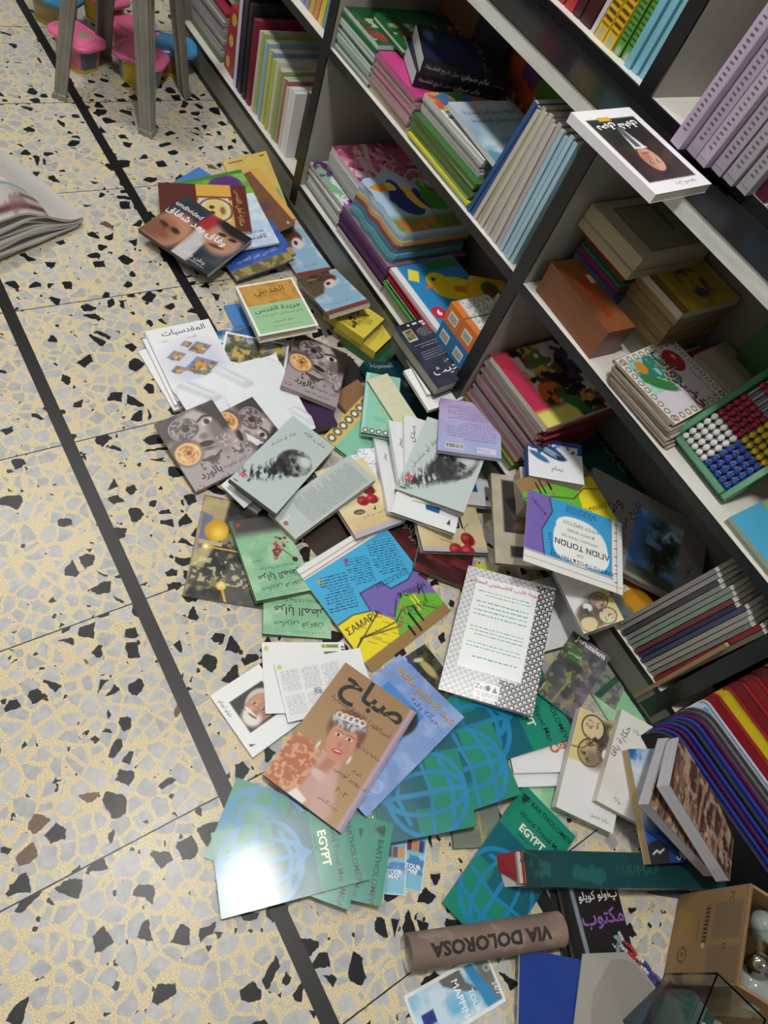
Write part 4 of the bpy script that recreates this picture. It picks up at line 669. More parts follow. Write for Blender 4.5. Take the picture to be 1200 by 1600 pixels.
# placed things: base centre, across axis, art-up axis, width, height, thickness (metres)
DATA = {
'lady_a': (-1.4286, 1.0348, 0.0006, -0.0405, 0.9992, 0.0000, -0.9992, -0.0405, -0.0000, 0.1142, 0.2020, 0.0120),
'bluecorner': (-1.7605, 0.8671, 0.0006, 0.8720, 0.4895, 0.0000, -0.4895, 0.8720, 0.0000, 0.0847, 0.1277, 0.0080),
'gold': (-1.6889, 1.0148, 0.0381, 0.1133, 0.9605, 0.2542, -0.9544, 0.0341, 0.2966, 0.1342, 0.1819, 0.0120),
'orange': (-1.6146, 1.0065, 0.0485, -0.0933, 0.9857, 0.1403, -0.9874, -0.1097, 0.1141, 0.0917, 0.2062, 0.0080),
'brown': (-1.5863, 0.9717, 0.0491, -0.2038, 0.9671, 0.1522, -0.9706, -0.2199, 0.0976, 0.1068, 0.2140, 0.0100),
'blue_b': (-1.4419, 0.9026, 0.0321, -0.1021, 0.9847, 0.1413, -0.9865, -0.1185, 0.1128, 0.1705, 0.1329, 0.0080),
'blue_a': (-1.4181, 0.8794, 0.0347, -0.1135, 0.9833, 0.1426, -0.9853, -0.1299, 0.1112, 0.1793, 0.1304, 0.0080),
'greenpurple': (-1.6509, 0.8743, 0.0556, -0.0047, 0.9916, 0.1295, -0.9918, -0.0211, 0.1262, 0.2015, 0.1136, 0.0050),
'skywhite': (-1.5165, 0.9067, 0.0572, 0.0770, 0.9890, 0.1261, -0.9965, 0.0724, 0.0411, 0.1096, 0.2010, 0.0060),
'darkred': (-1.5884, 0.8124, 0.0543, 0.3233, 0.9398, 0.1107, -0.9456, 0.3165, 0.0748, 0.2377, 0.1794, 0.0070),
'faces': (-1.4874, 0.7447, 0.0496, 0.8932, 0.4489, 0.0265, -0.4483, 0.8842, 0.1309, 0.2268, 0.1845, 0.0120),
'greenspine': (-1.0423, 1.0530, 0.0006, -0.4384, 0.8988, 0.0000, -0.8988, -0.4384, -0.0000, 0.0967, 0.1327, 0.0220),
'yellow_b': (-1.0751, 1.0485, 0.0232, -0.4472, 0.8944, 0.0000, -0.8944, -0.4472, -0.0000, 0.1093, 0.1317, 0.0240),
'yellow_a': (-1.1047, 1.0217, 0.0478, -0.4582, 0.8889, 0.0000, -0.8889, -0.4582, -0.0000, 0.1069, 0.1262, 0.0240),
'lady_b': (-1.1946, 1.0052, 0.0622, 0.0686, 0.9697, 0.2343, -0.9287, 0.1479, -0.3399, 0.1166, 0.2283, 0.0140),
'skyblue': (-1.1903, 0.7739, 0.0006, 0.0597, 0.9982, 0.0000, -0.9982, 0.0597, 0.0000, 0.0930, 0.1658, 0.0080),
'navyblue': (-1.1291, 0.7186, 0.0088, 0.0468, 0.9906, 0.1288, -0.9989, 0.0464, 0.0060, 0.0944, 0.1208, 0.0080),
'quds': (-1.1662, 0.8202, 0.0675, 0.1321, 0.9806, 0.1446, -0.9830, 0.1484, -0.1085, 0.1528, 0.1954, 0.0220),
'card_e': (-1.0340, 0.6666, 0.0072, 0.8697, 0.4931, -0.0194, -0.4843, 0.8604, 0.1584, 0.1419, 0.0816, 0.0006),
'card_d': (-1.0505, 0.6786, 0.0116, 0.8017, 0.5977, 0.0007, -0.5901, 0.7914, 0.1596, 0.1515, 0.0819, 0.0006),
'card_c': (-1.0698, 0.6928, 0.0165, 0.7048, 0.7090, 0.0245, -0.7030, 0.6935, 0.1577, 0.1616, 0.0843, 0.0006),
'card_b': (-1.0708, 0.7122, 0.0203, 0.6835, 0.7294, 0.0292, -0.7238, 0.6720, 0.1569, 0.1583, 0.0875, 0.0006),
'card_a': (-1.0896, 0.7312, 0.0258, 0.5428, 0.8379, 0.0568, -0.8345, 0.5305, 0.1491, 0.1599, 0.0915, 0.0006),
'white_c': (-1.0870, 0.5449, 0.0049, -0.0500, 0.9964, 0.0680, -0.9987, -0.0501, -0.0000, 0.1386, 0.1927, 0.0080),
'white_b': (-1.0980, 0.5650, 0.0149, 0.0267, 0.9973, 0.0678, -0.9996, 0.0264, 0.0052, 0.1551, 0.2094, 0.0090),
'maqdis': (-1.1024, 0.5750, 0.0252, 0.0431, 0.9968, 0.0677, -0.9991, 0.0428, 0.0063, 0.1594, 0.2212, 0.0100),
'copperspine': (-0.9176, 0.7810, 0.0006, 0.0580, 0.9983, 0.0000, -0.9983, 0.0580, 0.0000, 0.0800, 0.1168, 0.0160),
'purple': (-0.8703, 0.7940, 0.0172, 0.0830, 0.9966, 0.0000, -0.9966, 0.0830, 0.0000, 0.0611, 0.0991, 0.0160),
'blackbook': (-0.9791, 0.9373, 0.0006, -0.1250, 0.9922, 0.0000, -0.9922, -0.1250, -0.0000, 0.0956, 0.0863, 0.0100),
'brownbox': (-0.8916, 0.9138, 0.0056, -0.2634, 0.9639, 0.0380, -0.9560, -0.2661, 0.1233, 0.0947, 0.0761, 0.0120),
'gear_back': (-0.7976, 0.8790, 0.0088, 0.4523, -0.8909, -0.0422, 0.8870, 0.4543, -0.0828, 0.1799, 0.1082, 0.0100),
'sheet_b': (-0.9245, 0.5737, 0.0269, -0.1127, 0.9902, 0.0821, -0.9853, -0.1220, 0.1198, 0.1418, 0.2239, 0.0006),
'sheet_a': (-0.9341, 0.6760, 0.0385, -0.0001, 0.9977, 0.0680, -0.9941, -0.0074, 0.1082, 0.1673, 0.2227, 0.0006),
'rose_c': (-0.9792, 0.8387, 0.0395, 0.6159, 0.7749, -0.1420, -0.7850, 0.6189, -0.0279, 0.1425, 0.1967, 0.0130),
'rose_b': (-0.8709, 0.6056, 0.0280, 0.9761, 0.1961, -0.0934, -0.1882, 0.9782, 0.0872, 0.1304, 0.1190, 0.0100),
'rose_a': (-0.8604, 0.4962, 0.0270, -0.0991, 0.9852, 0.1401, -0.9878, -0.1144, 0.1054, 0.1423, 0.1835, 0.0120),
'oldcity': (-0.6080, 0.4559, 0.0006, 0.5528, 0.8333, 0.0000, -0.8333, 0.5528, 0.0000, 0.1666, 0.2430, 0.0060),
'rain_b': (-0.4525, 0.5239, 0.0042, -0.4586, -0.8872, 0.0509, 0.8882, -0.4595, -0.0057, 0.1400, 0.1613, 0.0080),
'rain_a': (-0.5599, 0.5123, 0.0157, -0.1597, -0.9847, 0.0704, 0.9862, -0.1560, 0.0550, 0.1223, 0.1950, 0.0100),
'wolf_d': (-0.7336, 0.5663, 0.0036, 0.9069, 0.4192, 0.0431, -0.4158, 0.9067, -0.0701, 0.0940, 0.1117, 0.0060),
'whitetri': (-0.7379, 0.5521, 0.0318, 0.9372, 0.3399, -0.0777, -0.3244, 0.9317, 0.1633, 0.0724, 0.1105, 0.0030),
'teal': (-0.8551, 1.0614, -0.0009, -0.0183, 0.9617, -0.2733, -0.9995, -0.0101, 0.0313, 0.1872, 0.2326, 0.0220),
'gear_front': (-0.8249, 0.9436, 0.0443, 0.5575, 0.8251, 0.0914, -0.8297, 0.5501, 0.0951, 0.0873, 0.1824, 0.0160),
'cream': (-0.8187, 0.9696, 0.0643, -0.0051, 0.9916, 0.1291, -0.9996, -0.0087, 0.0273, 0.0592, 0.1559, 0.0080),
'speckle_a': (-0.6709, 0.8339, 0.0069, 0.1410, 0.9899, -0.0156, -0.9839, 0.1418, 0.1091, 0.0789, 0.1239, 0.0040),
'speckle_b': (-0.6763, 0.8510, 0.0121, 0.2573, 0.9659, -0.0285, -0.9600, 0.2588, 0.1064, 0.0701, 0.1250, 0.0040),
'redperson': (-0.4749, 0.8243, 0.0006, 0.8487, 0.5289, 0.0000, -0.5289, 0.8487, 0.0000, 0.1510, 0.1185, 0.0120),
'redperson_b': (-0.4106, 0.8810, 0.0121, 0.6663, 0.7313, -0.1460, -0.7346, 0.6773, 0.0405, 0.1375, 0.1133, 0.0120),
'brownfill': (-0.5572, 0.6708, 0.0006, -0.1706, 0.9853, 0.0000, -0.9853, -0.1706, -0.0000, 0.1183, 0.0847, 0.0060),
'greekmap_a': (-0.4022, 0.6872, 0.0150, -0.1841, 0.9827, -0.0188, -0.9784, -0.1814, 0.0991, 0.2426, 0.2622, 0.0020),
'cherry_a': (-0.6162, 0.7652, 0.0253, 0.0012, 1.0000, -0.0071, -0.9985, 0.0008, -0.0540, 0.1329, 0.1946, 0.0120),
'wolf_back': (-0.6417, 0.6816, 0.0349, 0.9671, 0.2402, 0.0835, -0.2486, 0.9621, 0.1116, 0.0888, 0.2424, 0.0140),
'wolf_a': (-0.7491, 0.6350, 0.0407, 0.8676, 0.4870, -0.1003, -0.4953, 0.8643, -0.0877, 0.1237, 0.2577, 0.0130),
'cherry_b': (-0.4785, 0.9294, 0.0279, 0.3196, 0.9365, -0.1446, -0.9449, 0.3264, 0.0251, 0.1767, 0.1529, 0.0120),
'whitespine_a': (-0.6390, 0.8715, 0.0303, 0.4253, 0.9011, -0.0849, -0.9019, 0.4142, -0.1222, 0.0675, 0.2361, 0.0120),
'whitespine_b': (-0.6468, 0.9120, 0.0548, 0.3891, 0.9096, -0.1455, -0.9186, 0.3950, 0.0129, 0.0775, 0.2286, 0.0120),
'whitetitle': (-0.6636, 0.9512, 0.0678, 0.5036, 0.8510, -0.1492, -0.8567, 0.5141, 0.0409, 0.0835, 0.1845, 0.0080),
'sail_b': (-0.5558, 1.0362, 0.0323, 0.3632, 0.9203, -0.1456, -0.9290, 0.3696, 0.0184, 0.1263, 0.1268, 0.0120),
'sail_a': (-0.5312, 0.8921, 0.0650, 0.7081, 0.7039, 0.0563, -0.7061, 0.7058, 0.0565, 0.1523, 0.1216, 0.0100),
'whiteplain': (-0.5346, 0.9245, 0.0798, 0.6384, 0.7642, 0.0917, -0.7697, 0.6339, 0.0761, 0.1226, 0.0710, 0.0040),
'wolf_c': (-0.5934, 0.9710, 0.0916, 0.7760, 0.5953, 0.2086, -0.6232, 0.7745, 0.1081, 0.1650, 0.2272, 0.0140),
'white_r': (-0.8067, 1.1527, 0.1006, 0.9650, 0.2622, 0.0000, -0.2622, 0.9650, 0.0000, 0.1685, 0.0733, 0.0080),
'white_n2': (-0.8049, 1.0743, 0.1041, 0.0293, 0.9914, 0.1278, -0.9990, 0.0246, 0.0386, 0.1108, 0.1278, 0.0100),
'white_n1': (-0.8321, 1.0869, 0.1174, 0.0897, 0.9881, 0.1253, -0.9954, 0.0845, 0.0463, 0.1019, 0.1164, 0.0100),
'navy': (-0.8664, 1.0918, 0.1300, -0.0310, 0.9910, 0.1299, -0.9989, -0.0353, 0.0308, 0.1101, 0.2017, 0.0380),
'lavender': (-0.6455, 1.0671, 0.1249, 0.5818, 0.7935, 0.1788, -0.8033, 0.5950, -0.0270, 0.1502, 0.1693, 0.0110),
'beigealbum': (-0.3899, 1.0660, 0.0959, 0.5315, 0.8400, 0.1092, -0.8471, 0.5271, 0.0685, 0.1516, 0.2337, 0.0120),
'greenbook_a': (-0.4048, 1.4343, 0.1006, 0.0349, 0.9994, 0.0000, -0.9994, 0.0349, 0.0000, 0.1808, 0.2202, 0.0100),
'greenbook_b': (-0.4384, 1.3952, 0.1112, 0.0394, 0.9992, 0.0000, -0.9992, 0.0394, 0.0000, 0.1867, 0.2086, 0.0100),
'pinkfolder': (-0.0844, 1.2012, 0.1006, 0.0430, 0.9991, 0.0000, -0.9991, 0.0430, 0.0000, 0.0899, 0.0618, 0.0060),
'orangebook': (-0.1358, 1.1586, 0.1048, -0.0173, 0.9998, -0.0024, -0.9905, -0.0175, -0.1362, 0.1331, 0.1071, 0.0080),
'lime': (-0.2480, 0.9730, 0.0006, 0.7379, 0.6749, 0.0000, -0.6749, 0.7379, 0.0000, 0.2075, 0.1436, 0.0080),
'whitebig': (-0.1932, 1.0418, 0.0092, 0.1938, 0.9810, 0.0000, -0.9810, 0.1938, 0.0000, 0.1404, 0.1665, 0.0100),
'underfish': (-0.4200, 1.1320, 0.1172, 0.5180, 0.8482, 0.1103, -0.8554, 0.5137, 0.0668, 0.1257, 0.1062, 0.0450),
'fish': (-0.4575, 1.1513, 0.1852, 0.5844, 0.8017, 0.1254, -0.8099, 0.5857, 0.0298, 0.1280, 0.1130, 0.0300),
'tree': (-0.2252, 1.2770, 0.1476, 0.7705, 0.6345, -0.0607, -0.6262, 0.7713, 0.1137, 0.3224, 0.2277, 0.0180),
'mushroom_b': (-0.1701, 1.0809, 0.1051, -0.1926, -0.9017, -0.3872, 0.9731, -0.2265, 0.0432, 0.0920, 0.1544, 0.0220),
'greekmap_c': (-0.3662, 1.1209, 0.1936, -0.1063, -0.9940, 0.0252, 0.9931, -0.1074, -0.0475, 0.2071, 0.1547, 0.0015),
'greekmap_b': (-0.2758, 1.0675, 0.1955, -0.6558, -0.7534, 0.0479, 0.7533, -0.6573, -0.0245, 0.2343, 0.1843, 0.0015),
'olive': (0.0904, 0.6248, 0.0006, 0.4474, 0.8943, 0.0000, -0.8943, 0.4474, 0.0000, 0.1003, 0.0785, 0.0080),
'tour_b': (0.0820, 0.4863, 0.0006, 0.6529, 0.7575, 0.0000, -0.7575, 0.6529, 0.0000, 0.0430, 0.0968, 0.0015),
'tour_a': (0.0726, 0.4497, 0.0019, 0.5671, 0.8201, 0.0762, -0.8222, 0.5692, -0.0079, 0.0418, 0.0892, 0.0015),
'mintbook': (0.0719, 1.0899, 0.0006, 0.0472, 0.9989, 0.0000, -0.9989, 0.0472, 0.0000, 0.1409, 0.1545, 0.0060),
'mintbook_b': (0.1203, 0.7919, 0.0006, 0.3070, 0.9517, 0.0000, -0.9517, 0.3070, 0.0000, 0.1035, 0.0775, 0.0060),
'logo_b': (0.0564, 0.8078, 0.0050, 0.4365, 0.8996, 0.0115, -0.8958, 0.4357, -0.0873, 0.1276, 0.0992, 0.0100),
'logo_a': (0.0334, 0.8280, 0.0131, 0.4412, 0.8973, 0.0119, -0.8935, 0.4404, -0.0873, 0.1414, 0.1098, 0.0100),
'egypt_f': (-0.0532, 0.7711, 0.0168, 0.9717, -0.2116, 0.1050, 0.2063, 0.9767, 0.0591, 0.1615, 0.3062, 0.0040),
'egypt_e': (-0.0136, 0.6021, 0.0198, -0.9682, 0.2314, -0.0948, -0.2221, -0.9700, -0.0989, 0.1458, 0.2803, 0.0040),
'egypt_d': (-0.0198, 0.5108, 0.0181, -0.9383, 0.3400, -0.0628, -0.3325, -0.9371, -0.1063, 0.1431, 0.2667, 0.0040),
'egypt_g': (0.1849, 0.6444, 0.0065, 0.9483, 0.3087, -0.0732, -0.3087, 0.9511, 0.0110, 0.1360, 0.2753, 0.0040),
'egypt_c': (-0.0205, 0.3396, 0.0117, 0.7512, -0.6601, -0.0002, 0.6571, 0.7479, 0.0942, 0.1337, 0.2491, 0.0040),
'egypt_b': (-0.0515, 0.3033, 0.0121, 0.6714, -0.7410, -0.0072, 0.7383, 0.6680, 0.0930, 0.1362, 0.2542, 0.0040),
'egypt_a': (-0.0310, 0.2911, 0.0172, 0.9561, -0.2899, 0.0419, 0.2858, 0.9547, 0.0834, 0.1304, 0.2476, 0.0040),
'lotus': (-0.1950, 0.6977, 0.0050, -0.1060, 0.9944, 0.0004, -0.9912, -0.1057, -0.0801, 0.0807, 0.1220, 0.0030),
'halim': (-0.1394, 0.5511, 0.0136, 0.9640, 0.2287, 0.1354, -0.2325, 0.9725, 0.0128, 0.1798, 0.2776, 0.0060),
'grin': (-0.2850, 0.3502, 0.0006, 0.9870, 0.1607, 0.0000, -0.1607, 0.9870, 0.0000, 0.1377, 0.1102, 0.0080),
'leaflet_b': (-0.3002, 0.4663, 0.0073, 0.4005, 0.9158, -0.0306, -0.9150, 0.3979, -0.0666, 0.1691, 0.1448, 0.0020),
'leaflet_a': (-0.2702, 0.4910, 0.0140, 0.2308, 0.9728, -0.0220, -0.9730, 0.2308, -0.0042, 0.1800, 0.1165, 0.0020),
'sabah': (-0.1543, 0.4635, 0.0232, 0.8953, 0.4402, 0.0686, -0.4400, 0.8978, -0.0190, 0.1694, 0.2680, 0.0070),
'jerusalem_b': (-0.0046, 1.0911, 0.0072, 0.8943, 0.4474, 0.0000, -0.4474, 0.8943, 0.0000, 0.0713, 0.1297, 0.0030),
'jerusalem_a': (-0.0508, 0.9795, 0.0472, 0.9238, 0.3692, 0.1016, -0.3798, 0.9174, 0.1186, 0.0960, 0.1728, 0.0030),
'keffiyeh': (-0.1884, 0.8646, 0.0478, 0.7124, 0.6616, 0.2341, -0.7001, 0.6928, 0.1728, 0.1954, 0.2833, 0.0160),
'mushroom_a': (0.1233, 0.8959, 0.0310, 0.7681, 0.6387, -0.0451, -0.6273, 0.7647, 0.1472, 0.1261, 0.2043, 0.0180),
'yaffa': (0.1528, 0.9571, 0.0512, 0.8040, 0.5922, -0.0537, -0.5806, 0.8013, 0.1442, 0.0996, 0.1936, 0.0180),
'blackbook_b': (0.3098, 0.6938, 0.0006, 0.4389, 0.8985, 0.0000, -0.8985, 0.4389, 0.0000, 0.0565, 0.1105, 0.0080),
'maktoub': (0.3343, 0.7322, 0.0074, 0.4062, 0.9066, -0.1142, -0.9125, 0.4092, 0.0026, 0.1295, 0.1262, 0.0120),
'bluebook_c': (0.3752, 0.9157, 0.0006, 0.5959, 0.8030, 0.0000, -0.8030, 0.5959, 0.0000, 0.0926, 0.0315, 0.0060),
'longbook': (0.2970, 0.8267, 0.0000, 0.5020, 0.8649, 0.0000, -0.8649, 0.5020, 0.0000, 0.4202, 0.0599, 0.0550),
'moon': (0.2413, 0.9610, 0.0648, 0.4415, 0.8972, 0.0006, -0.8931, 0.4394, 0.0961, 0.1190, 0.2052, 0.0220),
'brick_b': (0.2561, 0.9648, 0.1147, 0.8430, 0.4194, -0.3368, -0.4579, 0.8881, -0.0402, 0.2067, 0.1493, 0.0260),
'brick_a': (0.2646, 0.9604, 0.1416, 0.8893, 0.2532, -0.3807, -0.3734, 0.8827, -0.2852, 0.2204, 0.1278, 0.0260),
'binder': (0.3885, 0.5835, 0.0250, 0.6336, 0.7737, 0.0000, -0.7737, 0.6336, 0.0000, 0.1456, 0.1392, 0.0050),
'greyboard': (0.4671, 0.7174, 0.0216, 0.3432, 0.9337, -0.1022, -0.9359, 0.3492, 0.0469, 0.1756, 0.1771, 0.0040),
'brochure': (0.2924, 0.4390, 0.0006, 0.1309, 0.9914, 0.0000, -0.9914, 0.1309, 0.0000, 0.1642, 0.0796, 0.0015),
}
# ------------------------------------------------------------------ the room
def struct(name, lo, hi, mat): 
    b = MB(); b.box(lo, hi); return tag(b.build(name, mat), kind='structure')
struct('floor', (-4.5, -1.9, -.06), (3.2, 1.60, 0), M['floor'])
struct('wall_back', (-4.5, 1.60, -.06), (3.2, 1.72, 2.9), M['wallm'])
struct('wall_left', (-4.5, -2.02, -.06), (3.2, -1.9, 2.9), M['wallm'])
struct('ceiling', (-4.5, -2.02, 2.9), (3.2, 1.72, 3.0), M['ceil'])
for i, y in enumerate((.2415, .671)): struct('trim_%d' % (i + 1), (-4.5, y - .0135, -.01), (3.2, y + .0135, .0006), M['strip'])
def lamp(x, y, e):
    t = thing('ceiling_light', 'white ceiling light panel at %s of the room' % ('the middle' if abs(x) < .5 and y > 0 else 'the far end' if x < -1.5 else 'the near end' if x > 1 else 'the left side'), 'lamp', TR(x, y, 2.9), 'ceiling light panels')
    b = MB(); b.box((-.19, -.13, -.035), (.19, .13, 0), '#e4e4e4'); b.build('frame', M['plastic'], t)
    m = bpy.data.materials.new('lit_diffuser'); m.use_nodes = True; p = m.node_tree.nodes['Principled BSDF']; p.inputs['Emission Color'].default_value = (1, .985, .95, 1); p.inputs['Emission Strength'].default_value = e
    b = MB(); b.box((-.16, -.10, -.045), (.16, .10, -.035)); b.build('diffuser', m, t)
for L_ in LAMPS: lamp(*L_)
# ------------------------------------------------------------------ bookcases
YF, YB = 1.10, 1.44
UP = [(-2.475, -2.444), (-1.626, -1.594), (-.777, -.745), (.072, .104), (.92, .952)]
WH = ['far left', 'second from the far end', 'middle', 'nearest']
for i in range(4):
    xa, xb = UP[i][1], UP[i + 1][0]
    t = thing('bookcase', ['open low bookcase beside the grey stool at the far end', 'low bookcase holding the bird books and green stacks', 'low bookcase holding the abacus and brown box', 'low bookcase behind the blue and red padded folders'][i], 'bookcase', TR(0, 0, 0), 'low bookcases under the counter')
    for (x0, x1) in ((UP[i],) if i < 3 else (UP[3], UP[4])):
        b = MB(); b.box((x0, YF + .004, .028), (x1, YB, .795)); b.build('side_panel', M['panel'], t)
        b = MB(); b.box((x0 - .001, YF, .030), (x1 + .001, YF + .004, .795)); b.build('edge_band', M['black'], t)
    b = MB(); b.box((xa, YB - .012, .08), (xb, YB, .795)); b.build('back_panel', M['back'], t)
    b = MB(); b.box((xa, YF + .004, .080), (xb, YB - .012, .100)); b.build('shelf_board', M['panelw'], t)
    b = MB(); b.box((xa, YF, .088), (xb, YF + .004, .1002)); b.build('shelf_edge', M['black'], t)
    b = MB(); b.box((xa, YF + .004, .462), (xb, YB - .012, .482)); b.build('shelf_board', M['panelw'], t)
    b = MB(); b.box((xa, YF, .4615), (xb, YF + .004, .4822)); b.build('shelf_edge', M['black'], t)
    b = MB(); b.box((UP[i][0], YF + .001, .022), (UP[i + 1][0] - .002, YF + .018, .088)); b.build('plinth', M['plinth'], t)
    b = MB(); b.box((UP[i][0], YF + .003, 0), (UP[i + 1][0] - .002, YF + .02, .022)); b.build('plinth_foot', M['skirt'], t)
t = thing('counter_ledge', 'long black topped ledge with a pale front edge above the low shelves', 'counter', TR(0, 0, 0))
b = MB(); b.box((-2.6, YF + .002, .797), (1.1, 1.5, .826)); b.build('board', M['edgew'], t)
b = MB(); b.box((-2.6, YF + .0, .826), (1.1, 1.5, .8285)); b.build('black_top', M['black'], t)
US = [-1.63, -.797, .04]
for i in range(2):
    xa, xb = US[i] + .016, US[i + 1] - .016
    t = thing('upper_bookcase', ['upper white bookcase holding checked yellow and green books', 'upper white bookcase holding tall lilac volumes'][i], 'bookcase', TR(0, 0, 0), 'upper bookcases on the ledge')
    b = MB(); b.box((xa, 1.222, .829), (xb, 1.50, .8475)); b.build('shelf_board', M['panelw'], t)
    b = MB(); b.box((xa, 1.216, .829), (xb, 1.222, .848)); b.build('shelf_edge', M['black'], t)
    b = MB(); b.box((xa, 1.49, .8475), (xb, 1.50, 1.30)); b.build('back_panel', M['back'], t)
    for x in ((US[i],) if i == 0 else (US[1], US[2])):
        b = MB(); b.box((x - .016, 1.222, .829), (x + .016, 1.50, 1.30)); b.build('side_panel', M['panel'], t)
        b = MB(); b.box((x - .016, 1.216, .829), (x + .016, 1.222, 1.30)); b.build('edge_band', M['black'], t)
# ------------------------------------------------------------------ books and sheets lying on the floor
def sheet(name, w, h, t, art, m, mat4, label, cat, group=None, edge='#d8d6d0', under='#d4d2cc', warp=None):
    e = MB(); e.box((-w / 2, -h / 2, 0), (w / 2, h / 2, t - .00003), edge, {'-z': under})
    return tag(link(name, art_mesh(name, art, [m], t, e, warp=warp), None, mat4), label, cat, group)
def book(name, w, h, t, art, m, mat4, label, cat='book', group=None, cover='#888888', page='#d9d3c4', spine='R', hard=False):
    T = thing(name, label, cat, mat4, group); c = .0022 if hard else .0007; ins = .004 if hard else .0006
    e = MB(); hw, hh = w / 2, h / 2
    e.box((-hw, -hh, t - c), (hw, hh, t - .00003), cover); e.box((-hw, -hh, 0), (hw, hh, c), cover)
    sp = {'R': ((hw - c, -hh, c), (hw, hh, t - c)), 'L': ((-hw, -hh, c), (-hw + c, hh, t - c)), 'T': ((-hw, hh - c, c), (hw, hh, t - c)), 'B': ((-hw, -hh, c), (hw, -hh + c, t - c))}[spine]
    e.box(*sp, cover)
    o = link('cover', art_mesh('cover', art, [m], t, e), T)
    p = MB(); x0, x1, y0, y1 = -hw + ins, hw - ins, -hh + ins, hh - ins
    if spine == 'R': x1 = hw - c
    if spine == 'L': x0 = -hw + c
    if spine == 'T': y1 = hh - c
    if spine == 'B': y0 = -hh + c
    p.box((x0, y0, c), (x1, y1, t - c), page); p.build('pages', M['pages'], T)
    return T
G_ = {'egypt': 'teal folded travel maps', 'rose': 'novels with a rose and masked face', 'wolf': 'pale grey novels with an ink head', 'rain': 'mint novels with rose petals', 'lady': 'novels with a veiled lady', 'yellow': 'yellow story books', 'card': 'fan of photo postcards', 'cherry': 'cream novels with cherries', 'red': 'dark red novels', 'mush': 'white novels with pebble drawings', 'white': 'plain white books', 'sail': 'white books with a blue sail', 'tour': 'light blue tour cards', 'brick': 'curled novels with a bark cover', 'logo': 'white books with an orange mark', 'jer': 'dark city map cards', 'gk': 'folded pilgrim maps', 'leaf': 'white leaflets', 'gear': 'mint books with cog patterns', 'blue': 'blue and gold books', 'dg': 'dark green books'}
